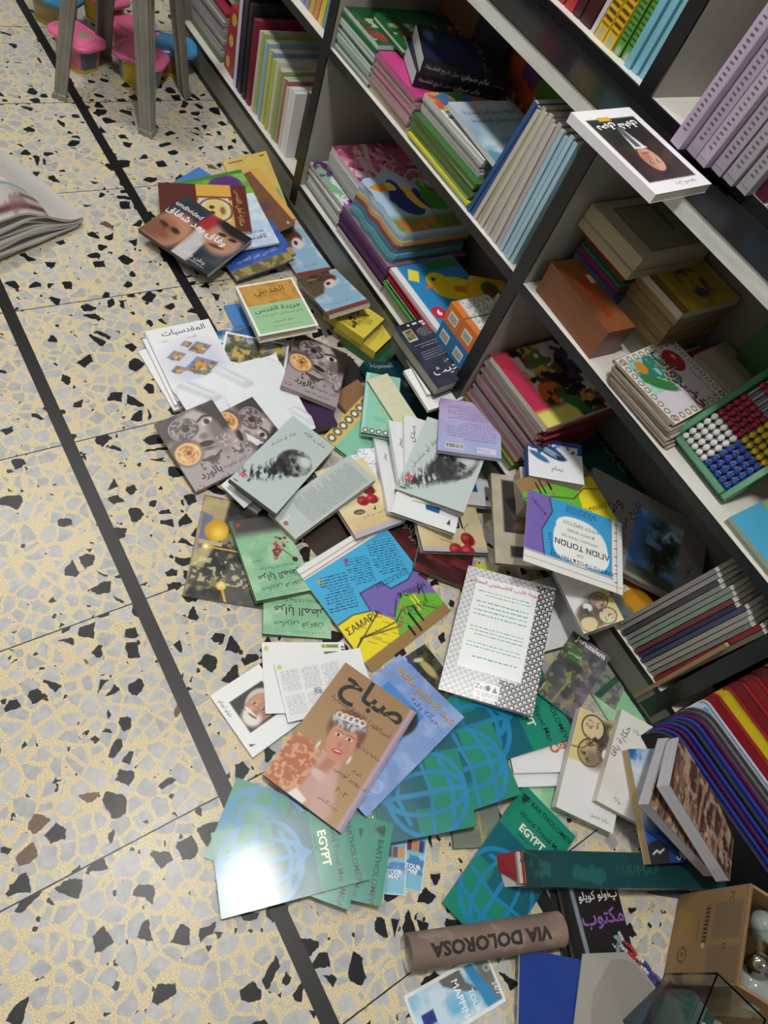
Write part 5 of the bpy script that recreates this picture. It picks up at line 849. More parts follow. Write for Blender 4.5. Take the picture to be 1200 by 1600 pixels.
# key: (name, category, label, art, finish, cover colour, page colour, spine, group)
FL = {
'lady_a': ('novel', 'book', 'blue and brown novel with a veiled lady lying against the plinth below the brown book', a_lady, 'print', '#6a5a48', '#d2ccc0', 'L', 'lady'),
'lady_b': ('novel', 'book', 'blue and brown veiled lady novel lying on top of the yellow books', a_lady, 'print', '#6a5a48', '#d2ccc0', 'L', 'lady'),
'bluecorner': ('book', 'book', 'blue book with only a corner showing behind the green and purple cover', a_skyb, 'print', '#2f6ab0', '#d2ccc0', 'R', None),
'gold': ('book', 'book', 'mustard gold book at the far end of the pile beside the plinth', a_gold, 'print', '#a98f34', '#d2c9b0', 'L', None),
'orange': ('booklet', 'book', 'pale orange booklet between the mustard book and the brown book', a_plain('#d9a650'), 'print', '#d09a48', '#d9cdb0', 'L', None),
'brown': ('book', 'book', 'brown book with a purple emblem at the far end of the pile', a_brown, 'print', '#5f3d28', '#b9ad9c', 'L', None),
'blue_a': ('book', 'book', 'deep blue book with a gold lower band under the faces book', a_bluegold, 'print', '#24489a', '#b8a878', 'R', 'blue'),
'blue_b': ('book', 'book', 'deep blue gold banded book peeping out right of its twin', a_bluegold, 'print', '#24489a', '#b8a878', 'R', 'blue'),
'greenpurple': ('picture_book', 'book', 'thin green picture book with a purple blot behind the dark red book', a_green, 'print', '#4a8a34', '#d9d6cc', 'R', None),
'skywhite': ('book', 'book', 'pale sky blue book with grey lettering beside the dark red book', a_sky, 'print', '#c8d8e8', '#e4e4e4', 'R', None),
'darkred': ('book', 'book', 'dark red and gold book with a yellowed portrait', a_darkred, 'print', '#5a2420', '#d0c4ac', 'L', None),
'faces': ('book', 'book', 'dark book with two faces and a red and white flag', a_faces, 'gloss', '#20252e', '#c9c7c4', 'B', None),
'greenspine': ('book', 'book', 'dark green book under the two yellow books', a_plain('#245a38'), 'print', '#245a38', '#cfc9b8', 'L', None),
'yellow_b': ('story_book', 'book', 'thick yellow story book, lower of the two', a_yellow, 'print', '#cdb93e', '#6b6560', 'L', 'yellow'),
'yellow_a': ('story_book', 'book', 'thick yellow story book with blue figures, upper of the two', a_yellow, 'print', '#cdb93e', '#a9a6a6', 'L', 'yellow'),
'skyblue': ('book', 'book', 'sky blue book partly under the green and orange book', a_skyb, 'print', '#4a86c8', '#d9d6cc', 'R', None),
'navyblue': ('photo_book', 'book', 'blue book with white clouds behind the postcards', a_bluephoto, 'print', '#235a98', '#d9d6cc', 'R', None),
'quds': ('book', 'book', 'thick green and orange book with a white frame', a_quds, 'print', '#d9dcd2', '#c9bda0', 'L', None),
'card_e': ('postcard', 'postcard', 'photo postcard at the bottom left of the fan', a_card(3, ['#8a927c', '#5a7a9a', '#4a4a3a']), 'gloss', '', '', '', 'card'),
'card_d': ('postcard', 'postcard', 'photo postcard second from the left of the fan', a_card(5, ['#7a8470', '#6a88a8', '#4a4638']), 'gloss', '', '', '', 'card'),
'card_c': ('postcard', 'postcard', 'photo postcard in the middle of the fan', a_card(8, ['#8a8a74', '#7a98b8', '#54503e']), 'gloss', '', '', '', 'card'),
'card_b': ('postcard', 'postcard', 'photo postcard second from the top of the fan', a_card(12, ['#8c8a70', '#aab4cc', '#5a5440']), 'gloss', '', '', '', 'card'),
'card_a': ('postcard', 'postcard', 'photo postcard topmost in the fan under the green book', a_card(15, ['#7c7a5c', '#a0a8c0', '#4a4a34']), 'gloss', '', '', '', 'card'),
'white_c': ('book', 'book', 'plain white book lowest of three left of the postcards', a_white('ن', None, '#55565a'), 'print', '#e4e5e8', '#dcdcd8', 'L', 'white'),
'white_b': ('book', 'book', 'plain white book in the middle of three left of the postcards', a_white(), 'print', '#e4e5e8', '#dcdcd8', 'L', 'white'),
'maqdis': ('book', 'book', 'white book with a cluster of domed diamond pictures', a_maqdis, 'print', '#e4e5e8', '#cfcdc4', 'L', None),
'copperspine': ('book', 'book', 'worn copper brown book under the right rose novel', a_plain('#9a6248'), 'print', '#9a6248', '#b9a48c', 'R', None),
'purple': ('book', 'book', 'dark purple book below the right rose novel', a_plain('#3a1f48'), 'print', '#3a1f48', '#7a7068', 'R', None),
'blackbook': ('book', 'book', 'black book right of the right rose novel', a_plain('#1c1c1f'), 'print', '#1c1c1f', '#b9b4aa', 'R', None),
'brownbox': ('book', 'book', 'tan brown hardcover below the black book', a_plain('#8a6440'), 'paper', '#7f5a38', '#a08560', 'R', None),
'gear_back': ('hardcover_book', 'book', 'mint hardcover with a yellow band of cogs', a_gearback, 'print', '#7cbf9f', '#9a9690', 'L', 'gear'),
'rose_c': ('novel', 'book', 'grey rose and masked face novel right of the postcards', a_rose, 'print', '#8f888a', '#a39a94', 'R', 'rose'),
'rose_b': ('novel', 'book', 'grey rose and masked face novel turned sideways in the middle', a_rose, 'print', '#8f888a', '#a39a94', 'R', 'rose'),
'rose_a': ('novel', 'book', 'grey rose and masked face novel lying on the terrazzo at the left edge', a_rose, 'print', '#8f888a', '#b9b0a8', 'R', 'rose'),
'oldcity': ('book', 'book', 'black and yellow book with a golden dome on the terrazzo', a_oldcity, 'print', '#26251f', '#c9c4b8', 'R', None),
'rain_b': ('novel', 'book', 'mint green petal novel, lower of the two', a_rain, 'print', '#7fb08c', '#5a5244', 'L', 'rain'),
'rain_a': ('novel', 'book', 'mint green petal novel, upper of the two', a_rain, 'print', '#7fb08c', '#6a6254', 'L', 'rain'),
'wolf_d': ('novel', 'book', 'pale grey ink head novel showing only a corner below the left one', a_wolf, 'print', '#aab6b5', '#8a8a86', 'R', 'wolf'),
'whitetri': ('booklet', 'book', 'white booklet corner poking out under the left ink head novel', a_white(), 'paper', '#dfe1e4', '#d9d9d6', 'R', None),
'teal': ('hardcover_book', 'book', 'dark teal hardcover under the open mint book', a_teal, 'gloss', '#12414a', '#b9b49c', 'L', None),
'gear_front': ('hardcover_book', 'book', 'mint hardcover with a row of cogs along its foot', a_gear, 'print', '#a0d4cc', '#84807c', 'L', 'gear'),
'cream': ('booklet', 'book', 'cream booklet with a dark brown edge over the mint hardcover', a_plain('#d4d4b4'), 'paper', '#54322a', '#d9d9bd', 'R', None),
'speckle_a': ('booklet', 'book', 'white booklet with lilac specks behind the left cherry novel', a_spots, 'paper', '#e0e2e6', '#dcdcdc', 'R', None),
'speckle_b': ('booklet', 'book', 'white speckled booklet second behind the left cherry novel', a_spots, 'paper', '#e0e2e6', '#dcdcdc', 'R', None),
'redperson': ('novel', 'book', 'dark red novel with white script above the blue map', a_person_red, 'print', '#43181c', '#8f957e', 'R', 'red'),
'redperson_b': ('novel', 'book', 'dark red novel half under the right cherry novel', a_person_red, 'print', '#43181c', '#7f836e', 'R', 'red'),
'greekmap_a': ('folded_map', 'map', 'blue yellow and green folded pilgrim map left of the checked book', a_greekmap, 'print', '', '', '', 'gk'),
'brownfill': ('book', 'book', 'dark brown book in the gap between the back-up grey novel and the blue map', a_plain('#33261d'), 'print', '#2c2018', '#8a7f6c', 'R', None),
'lime': ('book', 'book', 'lime and grey book mostly hidden under the checked book', a_lime, 'print', '#b8bc2c', '#b4b098', 'R', None),
'cherry_a': ('novel', 'book', 'cream novel with red cherries left of the white spines', a_cherry, 'print', '#d9cfa8', '#b4b0bc', 'R', 'cherry'),
'cherry_b': ('novel', 'book', 'cream novel with cherries under the right ink head novel', a_cherry, 'print', '#d9cfa8', '#8f8d90', 'R', 'cherry'),
'wolf_back': ('novel', 'book', 'pale grey novel lying back up with lines of print', a_wolfback, 'print', '#aab6b5', '#c2b597', 'L', 'wolf'),
'wolf_a': ('novel', 'book', 'pale grey ink head novel left of the back-up one', a_wolf, 'print', '#2c3236', '#6a6a68', 'R', 'wolf'),
'whitespine_a': ('book', 'book', 'white spined book leaning left of the right ink head novel', a_title('سر', rot=-70), 'print', '#e2e4e8', '#dcdcdc', 'L', 'white'),
'whitespine_b': ('book', 'book', 'white spined book second left of the right ink head novel', a_title('سر', rot=-70), 'print', '#e2e4e8', '#dcdcdc', 'L', 'white'),
'whitetitle': ('book', 'book', 'white book with black script just left of the right ink head novel', a_title('صدى'), 'print', '#e2e4e8', '#dcdcdc', 'L', 'white'),
'sail_b': ('book', 'book', 'white book with a blue sail below the lavender book', a_sail, 'print', '#e0e3e6', '#b9b6b0', 'R', 'sail'),
'sail_a': ('book', 'book', 'white book with a blue sail directly under the right ink head novel', a_sail, 'print', '#e0e3e6', '#9a9896', 'R', 'sail'),
'whiteplain': ('booklet', 'book', 'thin white booklet pressed under the right ink head novel', a_white(), 'paper', '#e0e3e6', '#dcdcd8', 'R', None),
'wolf_c': ('novel', 'book', 'pale grey ink head novel on top of the pile below the lavender book', a_wolf, 'print', '#b4c0bf', '#9a9286', 'R', 'wolf'),
'white_r': ('book', 'book', 'white paperback sticking out right under the thick navy book', a_white(), 'paper', '#e2e1da', '#dad6cc', 'R', 'white'),
'white_n2': ('book', 'book', 'white paperback lower left under the thick navy book', a_white(), 'paper', '#dedcd2', '#d6d2c6', 'R', 'white'),
'white_n1': ('book', 'book', 'white paperback directly under the thick navy book', a_white(), 'paper', '#dedcd2', '#d6d2c6', 'R', 'white'),
'navy': ('thick_book', 'book', 'thick navy book with white calligraphy leaning on the shelf edge', a_navy, 'print', '#23263a', '#bdb8ac', 'R', None),
'lavender': ('book', 'book', 'lavender paperback lying back up with a barcode', a_lav, 'print', '#9a98cc', '#c0b7a4', 'R', None),
'beigealbum': ('album', 'album', 'beige album with a dark photo of hands under the blue spined book', a_album, 'paper', '#a09884', '#8f8878', 'L', None),
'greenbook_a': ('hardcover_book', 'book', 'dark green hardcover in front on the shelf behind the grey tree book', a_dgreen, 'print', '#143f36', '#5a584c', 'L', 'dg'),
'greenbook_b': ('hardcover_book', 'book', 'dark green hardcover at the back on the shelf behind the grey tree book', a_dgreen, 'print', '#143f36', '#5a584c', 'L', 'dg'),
'pinkfolder': ('folder', 'folder', 'shiny red and pink folder below the tree book', a_plain('#b82848'), 'gloss', '#c84a6a', '#d8a0b0', 'L', None),
'orangebook': ('book', 'book', 'orange and grey book below the big grey tree book', a_orange, 'gloss', '#b07a20', '#cfc4a8', 'R', None),
'whitebig': ('book', 'book', 'large white paperback behind the checked book', a_white(), 'paper', '#b9b9bc', '#b4b4b8', 'L', 'white'),
'underfish': ('thick_book', 'book', 'thick pale book with broad page edges under the blue spined bird book', a_plain('#b8b2a6'), 'paper', '#b4aea2', '#b9b0a2', 'R', None),
'fish': ('thick_book', 'book', 'thick white book with a blue spine and a blue bird', a_fish, 'print', '#23479a', '#a39a90', 'L', None),
'tree': ('large_book', 'book', 'large grey hardcover with a photo of an olive tree', a_tree, 'gloss', '#8d8b8c', '#b8b6b4', 'T', None),
'mushroom_b': ('novel', 'book', 'white novel with dark pebble drawing right of the checked book', a_mush, 'print', '#c9c9d4', '#b4b4c4', 'R', 'mush'),
'greekmap_b': ('folded_map', 'map', 'blue and white folded pilgrim map with Greek title lying on the tree book', a_greekmap2, 'print', '', '', '', 'gk'),
'greekmap_c': ('folded_map', 'map', 'green and yellow map panel tucked under the Greek titled map', a_greekmap3, 'print', '', '', '', 'gk'),
'olive': ('book', 'book', 'olive grey book under the teal maps', a_olive, 'print', '#5f6a5c', '#8a8a7c', 'R', None),
'tour_a': ('tour_card', 'card', 'light blue tour card on the left under the teal maps', a_tour(4), 'gloss', '', '', '', 'tour'),
'tour_b': ('tour_card', 'card', 'light blue tour card on the right under the teal maps', a_tour(5), 'gloss', '', '', '', 'tour'),
'mintbook': ('booklet', 'book', 'pale mint booklet lying against the plinth behind the white novels', a_mint, 'print', '#8ac094', '#b8d4b8', 'R', None),
'mintbook_b': ('booklet', 'book', 'pale mint booklet under the white books with orange marks', a_mint, 'print', '#8ac094', '#b8d4b8', 'R', None),
'logo_a': ('book', 'book', 'white book with an orange mark, upper of the two below the right teal map', a_logo, 'print', '#dfe0e4', '#d4d4d4', 'B', 'logo'),
'logo_b': ('book', 'book', 'white book with an orange mark, lower of the two below the right teal map', a_logo, 'print', '#dfe0e4', '#d4d4d4', 'B', 'logo'),
'egypt_a': ('folded_map', 'map', 'teal travel map topmost at the lower left with a lamp reflection', a_egypt, 'gloss', '#17705f', '#d8dcd4', 'R', 'egypt'),
'egypt_b': ('folded_map', 'map', 'teal travel map under the lower left one and turned away', a_egypt, 'gloss', '#17705f', '#d8dcd4', 'R', 'egypt'),
'egypt_c': ('folded_map', 'map', 'teal travel map right of the lower left pair above the tour cards', a_egypt, 'gloss', '#17705f', '#d8dcd4', 'R', 'egypt'),
'egypt_d': ('folded_map', 'map', 'teal travel map in front right of the blue singer book', a_egypt, 'gloss', '#17705f', '#d8dcd4', 'R', 'egypt'),
'egypt_e': ('folded_map', 'map', 'teal travel map second in the middle fan above the olive book', a_egypt, 'gloss', '#17705f', '#d8dcd4', 'R', 'egypt'),
'egypt_f': ('folded_map', 'map', 'teal travel map sticking out right under the checked book', a_egypt, 'gloss', '#17705f', '#d8dcd4', 'R', 'egypt'),
'egypt_g': ('folded_map', 'map', 'teal travel map standing alone under the torn teal volume', a_egypt, 'gloss', '#17705f', '#d8dcd4', 'R', 'egypt'),
'lotus': ('brochure', 'brochure', 'dark brochure with a blue strip and pale fountain left of the checked book', a_lotus, 'gloss', '', '', '', None),
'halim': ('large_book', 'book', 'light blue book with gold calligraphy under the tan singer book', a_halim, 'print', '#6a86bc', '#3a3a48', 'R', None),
'grin': ('book', 'book', 'white book with a photo of a smiling bearded man', a_grin, 'print', '#e4e6e8', '#cfd0d0', 'R', None),
'leaflet_b': ('leaflet', 'leaflet', 'white leaflet at the back with a small green mark', a_leaflet2, 'print', '', '', '', 'leaf'),
'leaflet_a': ('leaflet', 'leaflet', 'white leaflet in front covered with grey print', a_leaflet, 'print', '', '', '', 'leaf'),
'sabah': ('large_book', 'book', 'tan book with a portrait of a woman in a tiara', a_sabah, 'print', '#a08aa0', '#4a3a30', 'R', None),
'jerusalem_a': ('map_card', 'map', 'dark map card with a green label right of the checked book', a_jer, 'gloss', '', '', '', 'jer'),
'jerusalem_b': ('map_card', 'map', 'dark map card with a green stripe nearest the plinth', a_jer2, 'gloss', '', '', '', 'jer'),
'keffiyeh': ('large_book', 'book', 'thick white book with a black and white checked border', a_keffiyeh, 'gloss', '#c4c6c9', '#cfd0d2', 'L', None),
'mushroom_a': ('novel', 'book', 'white novel with pebble drawing and yellow top near the long teal volume', a_mush, 'print', '#cfccc4', '#c4c4c8', 'L', 'mush'),
'yaffa': ('novel', 'book', 'off-white novel with blue script right of the pebble novel', a_yaffa, 'print', '#cdcabc', '#cfccbe', 'L', None),
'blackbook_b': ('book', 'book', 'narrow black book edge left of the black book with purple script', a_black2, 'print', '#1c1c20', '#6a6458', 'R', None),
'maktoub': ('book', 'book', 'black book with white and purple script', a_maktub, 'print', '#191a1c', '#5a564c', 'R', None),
'bluebook_c': ('book', 'book', 'dusty blue book under the long torn teal volume', a_plain('#3a4c66'), 'print', '#34465e', '#a8a496', 'R', None),
'moon': ('novel', 'book', 'cream edged novel with a blue sea cover on the long teal volume', a_moon, 'print', '#c2c6cc', '#c0a678', 'R', None),
'brick_b': ('novel', 'book', 'curled novel with bark cover, left of the two', a_bark, 'print', '#7a5c4c', '#c4c3cc', 'R', 'brick'),
'brick_a': ('novel', 'book', 'curled novel with bark cover, right of the two beside the padded folders', a_bark, 'print', '#7a5c4c', '#c4c3cc', 'R', 'brick'),
'brochure': ('brochure', 'brochure', 'blue tour brochure with a coast photo at the bottom of the picture', a_brochure, 'gloss', '', '', '', None),
'binder': ('ring_binder', 'binder', 'plain royal blue binder at the bottom edge', a_plain('#16388c'), 'gloss', '', '', '', None),
'greyboard': ('board', 'cardboard', 'pale grey board beside the royal blue binder', a_grey, 'paper', '', '', '', None),
}
SKIP = ('longbook', 'sheet_a', 'sheet_b', 'greyboard')
for key, d in DATA.items():
    if key in SKIP: continue
    name, cat, label, art, fin, cover, page, spine, g = FL[key]; w_, h_, t_ = d[9:12]
    m4 = pose(d[0:3], d[3:6], d[6:9]); grp = G_.get(g)
    if not spine: sheet(name, w_, h_, max(t_, .0006), art(w_, h_), M[fin], m4, label, cat, grp)
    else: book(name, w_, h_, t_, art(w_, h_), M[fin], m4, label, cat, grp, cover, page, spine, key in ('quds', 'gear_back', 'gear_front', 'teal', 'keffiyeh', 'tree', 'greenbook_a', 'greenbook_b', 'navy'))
# crumpled white wrapping sheets
for i, key in enumerate(('sheet_b', 'sheet_a')):
    d = DATA[key]; w_, h_ = d[9:11]; n = 40
    u = np.linspace(-.5, .5, n); U, V = np.meshgrid(u * w_, u * h_)
    Z = .004 + .010 * fbm(U + .5, V + .5, 14, 40 + i, 3) ** 2 + .012 * np.maximum(0, np.sin((U * 1.3 + V) * 30 + i)) ** 8 * (abs(V) > h_ * .2) - .004 * (np.hypot(U, V) > .12)
    b = MB(); b.grid(np.stack([U, V, Z], -1), col='#dfe4ea'); b.grid(np.stack([U, V, Z - .0005], -1)[::-1], col='#d4d9df')
    o = b.build('wrapping_sheet', M['print'], smooth=True); o.matrix_world = pose(d[0:3], d[3:6], d[6:9])
    tag(o, ['crumpled blank white sheet at the left under the rose novels', 'crumpled blank white sheet right of the other one below the postcards'][i], 'paper sheet', 'blank white sheets')
gp = [(.356, .668), (.397, .742), (.428, .752), (.560, .770), (.53, .60), (.455, .548)]
b = MB(); top = [(x_, y_, .0335 + .004 * (i_ % 2)) for i_, (x_, y_) in enumerate(gp)]; bot = [(x_, y_, z_ - .003) for x_, y_, z_ in top]
b.poly(top[::-1], '#9d9992'); b.poly(bot, '#8a867e')
for i_ in range(len(gp)): j_ = (i_ + 1) % len(gp); b.poly([bot[i_], bot[j_], top[j_], top[i_]], '#b4b0a8')
tag(b.build('grey_board', M['paper']), FL['greyboard'][2], 'cardboard')
# long torn teal volume
d = DATA['longbook']; L, W = d[9], d[10]
t = thing('worn_volume', 'long worn dark teal volume with a torn end and red lining', 'book', pose(d[0:3], d[3:6], d[6:9]))
A = Art(L, W, '#0f4247', .003); A.noise('#0b3236', 5, .45, .65, 4, .7); A.noise('#2a6a68', 12, .66, .7, 6, .6); A.text('MAR', .50, A.a * .5, .06, '#1f524c', rot=0); A.text('S MAP', .58, A.a * .5, .06, '#2a584a')
e = MB(); e.box((-L / 2, -W / 2, .053), (L / 2, W / 2, .05497), '#0f4247'); e.box((-L / 2, -W / 2, 0), (L / 2, W / 2, .003), '#0d383c'); e.box((-L / 2 + .01, -W / 2, .003), (L / 2, -W / 2 + .003, .053), '#3a4038')
link('cover', art_mesh('cover', A, [M['gloss']], .055, e), t)
b = MB(); b.box((-L / 2 - .012, -W / 2 + .006, .004), (L / 2 - .004, W / 2 - .003, .05), '#b9b6ae'); b.build('pages', M['pages'], t)
b = MB(); b.poly([(-L / 2 - .002, -W / 2, .054), (-L / 2 - .002, W / 2, .054), (-L / 2 - .036, W / 2 - .004, .012), (-L / 2 - .034, W / 2 - .030, .010)], '#8a1c22'); b.poly([(-L / 2, -W / 2 + .002, .05), (-L / 2 - .03, W / 2 - .03, .011), (-L / 2 - .026, -W / 2 + .004, .004)], '#c4c0b8'); b.build('torn_lining', M['paper'], t)
b = MB(); b.poly([(-L / 2 + .03, -W / 2, .0553), (-L / 2 + .025, W / 2 - .01, .0553), (-L / 2 - .004, W / 2, .0556), (-L / 2 - .008, W / 2 - .02, .05), (-L / 2 - .002, -W / 2, .03)], '#4a5250'); b.build('torn_flap', M['gloss'], t)
# rolled brown print
P0, P1 = Vector((.19, .392, .030)), Vector((.305, .655, .030)); ax = (P1 - P0).normalized(); sd = Vector((ax.y, -ax.x, 0)); Ln = (P1 - P0).length
A = Art(Ln, .085, '#7a675c', .0022); A.noise('#8d7a6d', 5, .4, .7, 4, .5); A.noise('#a39284', 9, .64, .7, 6, .5); A.text('VIA DOLOROSA', .50, A.a * .47, .14, '#2c2824', bold=.045, width=.78)
import bmesh
for i_, (v_, f_, c_) in enumerate(A.ov):
    bm_ = bmesh.new(); vs_ = [bm_.verts.new((p_[0], p_[1], 0)) for p_ in v_]; seen_ = set()
    for q_ in f_:
        if len(set(q_)) > 2 and frozenset(q_) not in seen_: seen_.add(frozenset(q_)); bm_.faces.new([vs_[k_] for k_ in q_])
    bmesh.ops.triangulate(bm_, faces=bm_.faces[:])
    for _k in range(3): bmesh.ops.subdivide_edges(bm_, edges=[e_ for e_ in bm_.edges if e_.calc_length() > .012], cuts=1, use_grid_fill=True); bmesh.ops.triangulate(bm_, faces=bm_.faces[:])
    bm_.verts.index_update(); A.ov[i_] = (np.array([v__.co[:2] for v__ in bm_.verts]), [tuple(x_.index for x_ in g_.verts) for g_ in bm_.faces], c_); bm_.free()
V, F, C = A.geom(0, .0004); r = .0285
def roll(x, y, z):
    th = y / r * .93; return ((r + z) * math.sin(th), (r + z) * math.cos(th))
me = bpy.data.meshes.new('rolled_print'); VV = []
for x, y, z in V.tolist(): a_, b_ = roll(x, y, z); VV.append(tuple(P0 + ax * (Ln / 2 - x) + sd * a_ + Vector((0, 0, b_ + .0))))
k = len(VV); FF = list(F); CC = [tuple(c) for c in C.tolist()]
n = 28
for i in range(2):
    for j in range(n + 1):
        th = -2.9 + 5.8 * j / n; x = i * Ln; rr = r - .0008; VV.append(tuple(P0 + ax * x + sd * (rr * math.sin(th)) + Vector((0, 0, rr * math.cos(th))))); CC.append((.72, .69, .65))
for j in range(n): FF.append((k + j, k + j + 1, k + n + 2 + j, k + n + 1 + j))
me.from_pydata(VV, [], FF); ca = me.color_attributes.new('Col', 'FLOAT_COLOR', 'POINT'); c4 = np.ones((len(VV), 4), np.float32); c4[:, :3] = lin(np.array(CC)); ca.data.foreach_set('color', c4.ravel()); me.materials.append(M['paper'])
tag(link('rolled_print', me), 'rolled brown paper print with dark street name letters', 'poster')
def face_on(art, o, xa, ya, parent, name, mat):
    V, F, C = art.geom(0); xa, ya = Vector(xa), Vector(ya); n = xa.cross(ya); me = bpy.data.meshes.new(name); me.from_pydata([tuple(Vector(o) + xa * x_ + ya * y_ + n * z_) for x_, y_, z_ in V.tolist()], [], F); ca = me.color_attributes.new('Col', 'FLOAT_COLOR', 'POINT'); c4 = np.ones((len(V), 4), np.float32); c4[:, :3] = lin(C); ca.data.foreach_set('color', c4.ravel()); me.materials.append(M[mat]); return link(name, me, parent)
# ------------------------------------------------------------------ things standing on the shelves
def slab(name, x0, x1, y0, y1, z0, t, top, front, label, cat='book', group=None, side=None, art=None, rz=0, jx=0., mat='print', pg=True, rx=0., ry=0., rot=False):
    """a book or magazine lying flat: printed top, front and side page edges"""
    w, h = x1 - x0, y1 - y0; cx, cy = (x0 + x1) / 2, (y0 + y1) / 2; hw, hh = w / 2, h / 2
    side = side or front; e = MB()
    e.box((-hw, -hh, 0), (hw, hh, t - .00004), top, {'-y': front, '+x': side, '-x': side, '+y': side, '-z': top}, 1 if pg else 0)
    A = art(*((h, w) if rot else (w, h))) if art else Art(w, h, top, .02)
    return tag(link(name, art_mesh(name, A, [M[mat], M['pages']], t, e, rot=rot), None, TR(cx, cy, z0, rz, rx, ry)), label, cat, group)
def stack(name, x0, x1, y0, y1, z0, items, lab, cat='book', group=None, seed=0, art=None, **kw):
    """items: (thickness, top, front); lab uses {} for the position in the stack"""
    r = random.Random(seed); z = z0
    for i, it in enumerate(items):
        last = i == len(items) - 1; t, top, fr = it[:3]
        j, k, q = r.uniform(-.004, .004), r.uniform(-.001, .006), r.uniform(-1.0, 1.0)
        l = lab.format('topmost' if last and len(items) > 1 else ORD[i] if i < len(ORD) else 'middle')
        slab(name, x0 + j, x1 + j, y0 + k, y1 + k, z + .0003, t - .0004, top, fr, l, cat, group, art=art if last else None, rz=q, **kw); z += t
    return z
def standing(name, x0, y0, z0, t, d, h, cov, spine, label, cat='book', group=None, lean=0., art=None, mat='print', top='#d4d0c6', rz=0., flip=False):
    """a book standing on end, spine towards the aisle (-y); the art goes on its broad face (+x, or -x when flip)"""
    b = MB(); b.box((0, 0, 0), (t, d, h), cov, {'-y': spine, '+z': top}, 0, {'+z': 1})
    Mx = TR(x0, y0, z0, rz, 0, lean)
    if art:
        A = art(d, h); V, F, C = A.geom(0)
        V = [((t + .0002 + z) if not flip else (-.0002 - z), (x + d / 2) if not flip else (d / 2 - x), y + h / 2) for x, y, z in V.tolist()]
        me = bpy.data.meshes.new(name); VV = list(V); CC = [tuple(c) for c in C.tolist()]; mi = [0] * len(F)
        for f, c, m_ in zip(b.f, b.c, b.m): k = len(VV); VV += [b.v[i] for i in f]; CC += [c] * len(f); F.append(tuple(range(k, k + len(f)))); mi.append(m_)
        me.from_pydata(VV, [], F); ca = me.color_attributes.new('Col', 'FLOAT_COLOR', 'POINT'); c4 = np.ones((len(VV), 4), np.float32); c4[:, :3] = lin(np.array(CC)); ca.data.foreach_set('color', c4.ravel())
        for q in (M[mat], M['pages']): me.materials.append(q)
        me.polygons.foreach_set('material_index', mi); o = link(name, me, None, Mx)
    else: o = b.build(name, [M[mat], M['pages']]); o.matrix_world = Mx
    return tag(o, label, cat, group)
Z0, Z1 = .1004, .4824
# --- bay by the stool, bottom shelf
stack('magazine', -2.44, -2.20, 1.125, 1.40, Z0, [(.018, '#6a7a3a', '#7d8a5a')] + [(.013, '#b8b6b2', '#a9a7a5')] * 9 + [(.012, '#9a2c48', '#8a2c44')], '{} magazine of the grey stack behind the stool leg', 'magazine', 'grey magazines behind the stool', 3)
stack('magazine', -2.40, -2.15, 1.15, 1.41, Z0 + .165, [(.016, '#8f9290', '#c8c8c6'), (.014, '#5a5c5c', '#9a9a98')], '{} thick grey magazine lying across the stack behind the stool leg', 'magazine', None, 5)
for i in range(3):
    t = thing('gift_box', ['small red and blue box at the bottom right of the stool stack', 'small red and blue box in the middle beside the stool stack', 'small red and blue box topmost beside the stool stack'][i], 'box', TR(-2.19 + .004 * i, 1.135, Z0 + i * .062, 3 * i - 4), 'small red and blue boxes')
    b = MB(); b.box((0, 0, 0), (.075, .12, .060), '#2264a0', {'-y': '#a82434', '-x': '#a82434', '+z': '#b02c3a'}); b.build('carton', M['print'], t)
    b = MB(); b.poly([(.012 + .013 * (1 + math.cos(k * 1.047)) * 1.3, -.0006, .03 + .013 * math.sin(k * 1.047) * 1.4) for k in range(6)], '#d8b82c'); b.build('yellow_star', M['print'], t)
x = -2.085
for i, (t_, d_, h_, c1, c2, lab, ln, ar) in enumerate([
    (.020, .24, .29, '#3f2a78', '#d4d4d8', 'purple and white tall folder next to the red and blue boxes', -4, None), (.022, .24, .27, '#232325', '#2c2c2e', 'black ring folder right of the purple folder', -4, None), (.020, .25, .26, '#26272a', '#1f2022', 'black folder second from the purple one', -4, None), (.020, .23, .235, '#8a2c42', '#6a1c34', 'dark red hardcover beside the black folders', -4, None)]):
    standing('folder' if i < 3 else 'hardcover_book', x, 1.118, Z0, t_, d_, h_, c1, c2, lab, 'folder' if i < 3 else 'book', None, ln, ar, top=c1); x += t_ + .010
kc = ['#c8c4b0', '#9fb86a', '#c4d4dc', '#88b4cc', '#d8c84a', '#6f9cb8', '#b8cc50', '#d4d2c8', '#c9a56a', '#8ab06a', '#b89a80', '#a86a62', '#d2cfc2']
kn = 'ivory,leaf green,pale blue,sky blue,yellow,grey blue,lime green,off-white,tan,moss green,beige,brick red,cream'.split(',')
x = -1.955
for i, c in enumerate(kc):
    standing('picture_book', x, 1.118 + .003 * (i % 3), Z0, .0125, .235, .225 - .004 * i + .006 * (i % 2), c, c, 'thin %s picture book standing in the row left of the white one' % kn[i], 'book', 'thin picture books in a row', -3, top='#b9b4a6'); x += .0155
for i in range(2): standing('notebook', x, 1.118, Z0, .016, .20, .185, '#dcdcde', '#e4e4e6', ['white notebook left of its twin beside the spotted brown book', 'white notebook touching the spotted brown book'][i], 'book', 'white notebooks', -2, top='#d0d0d0'); x += .018
standing('picture_book', x, 1.15, Z0, .022, .24, .20, '#4f3c34', '#3a2c28', 'brown picture book with cow spots beside the upright', 'book', None, 0, a_cow, flip=True)
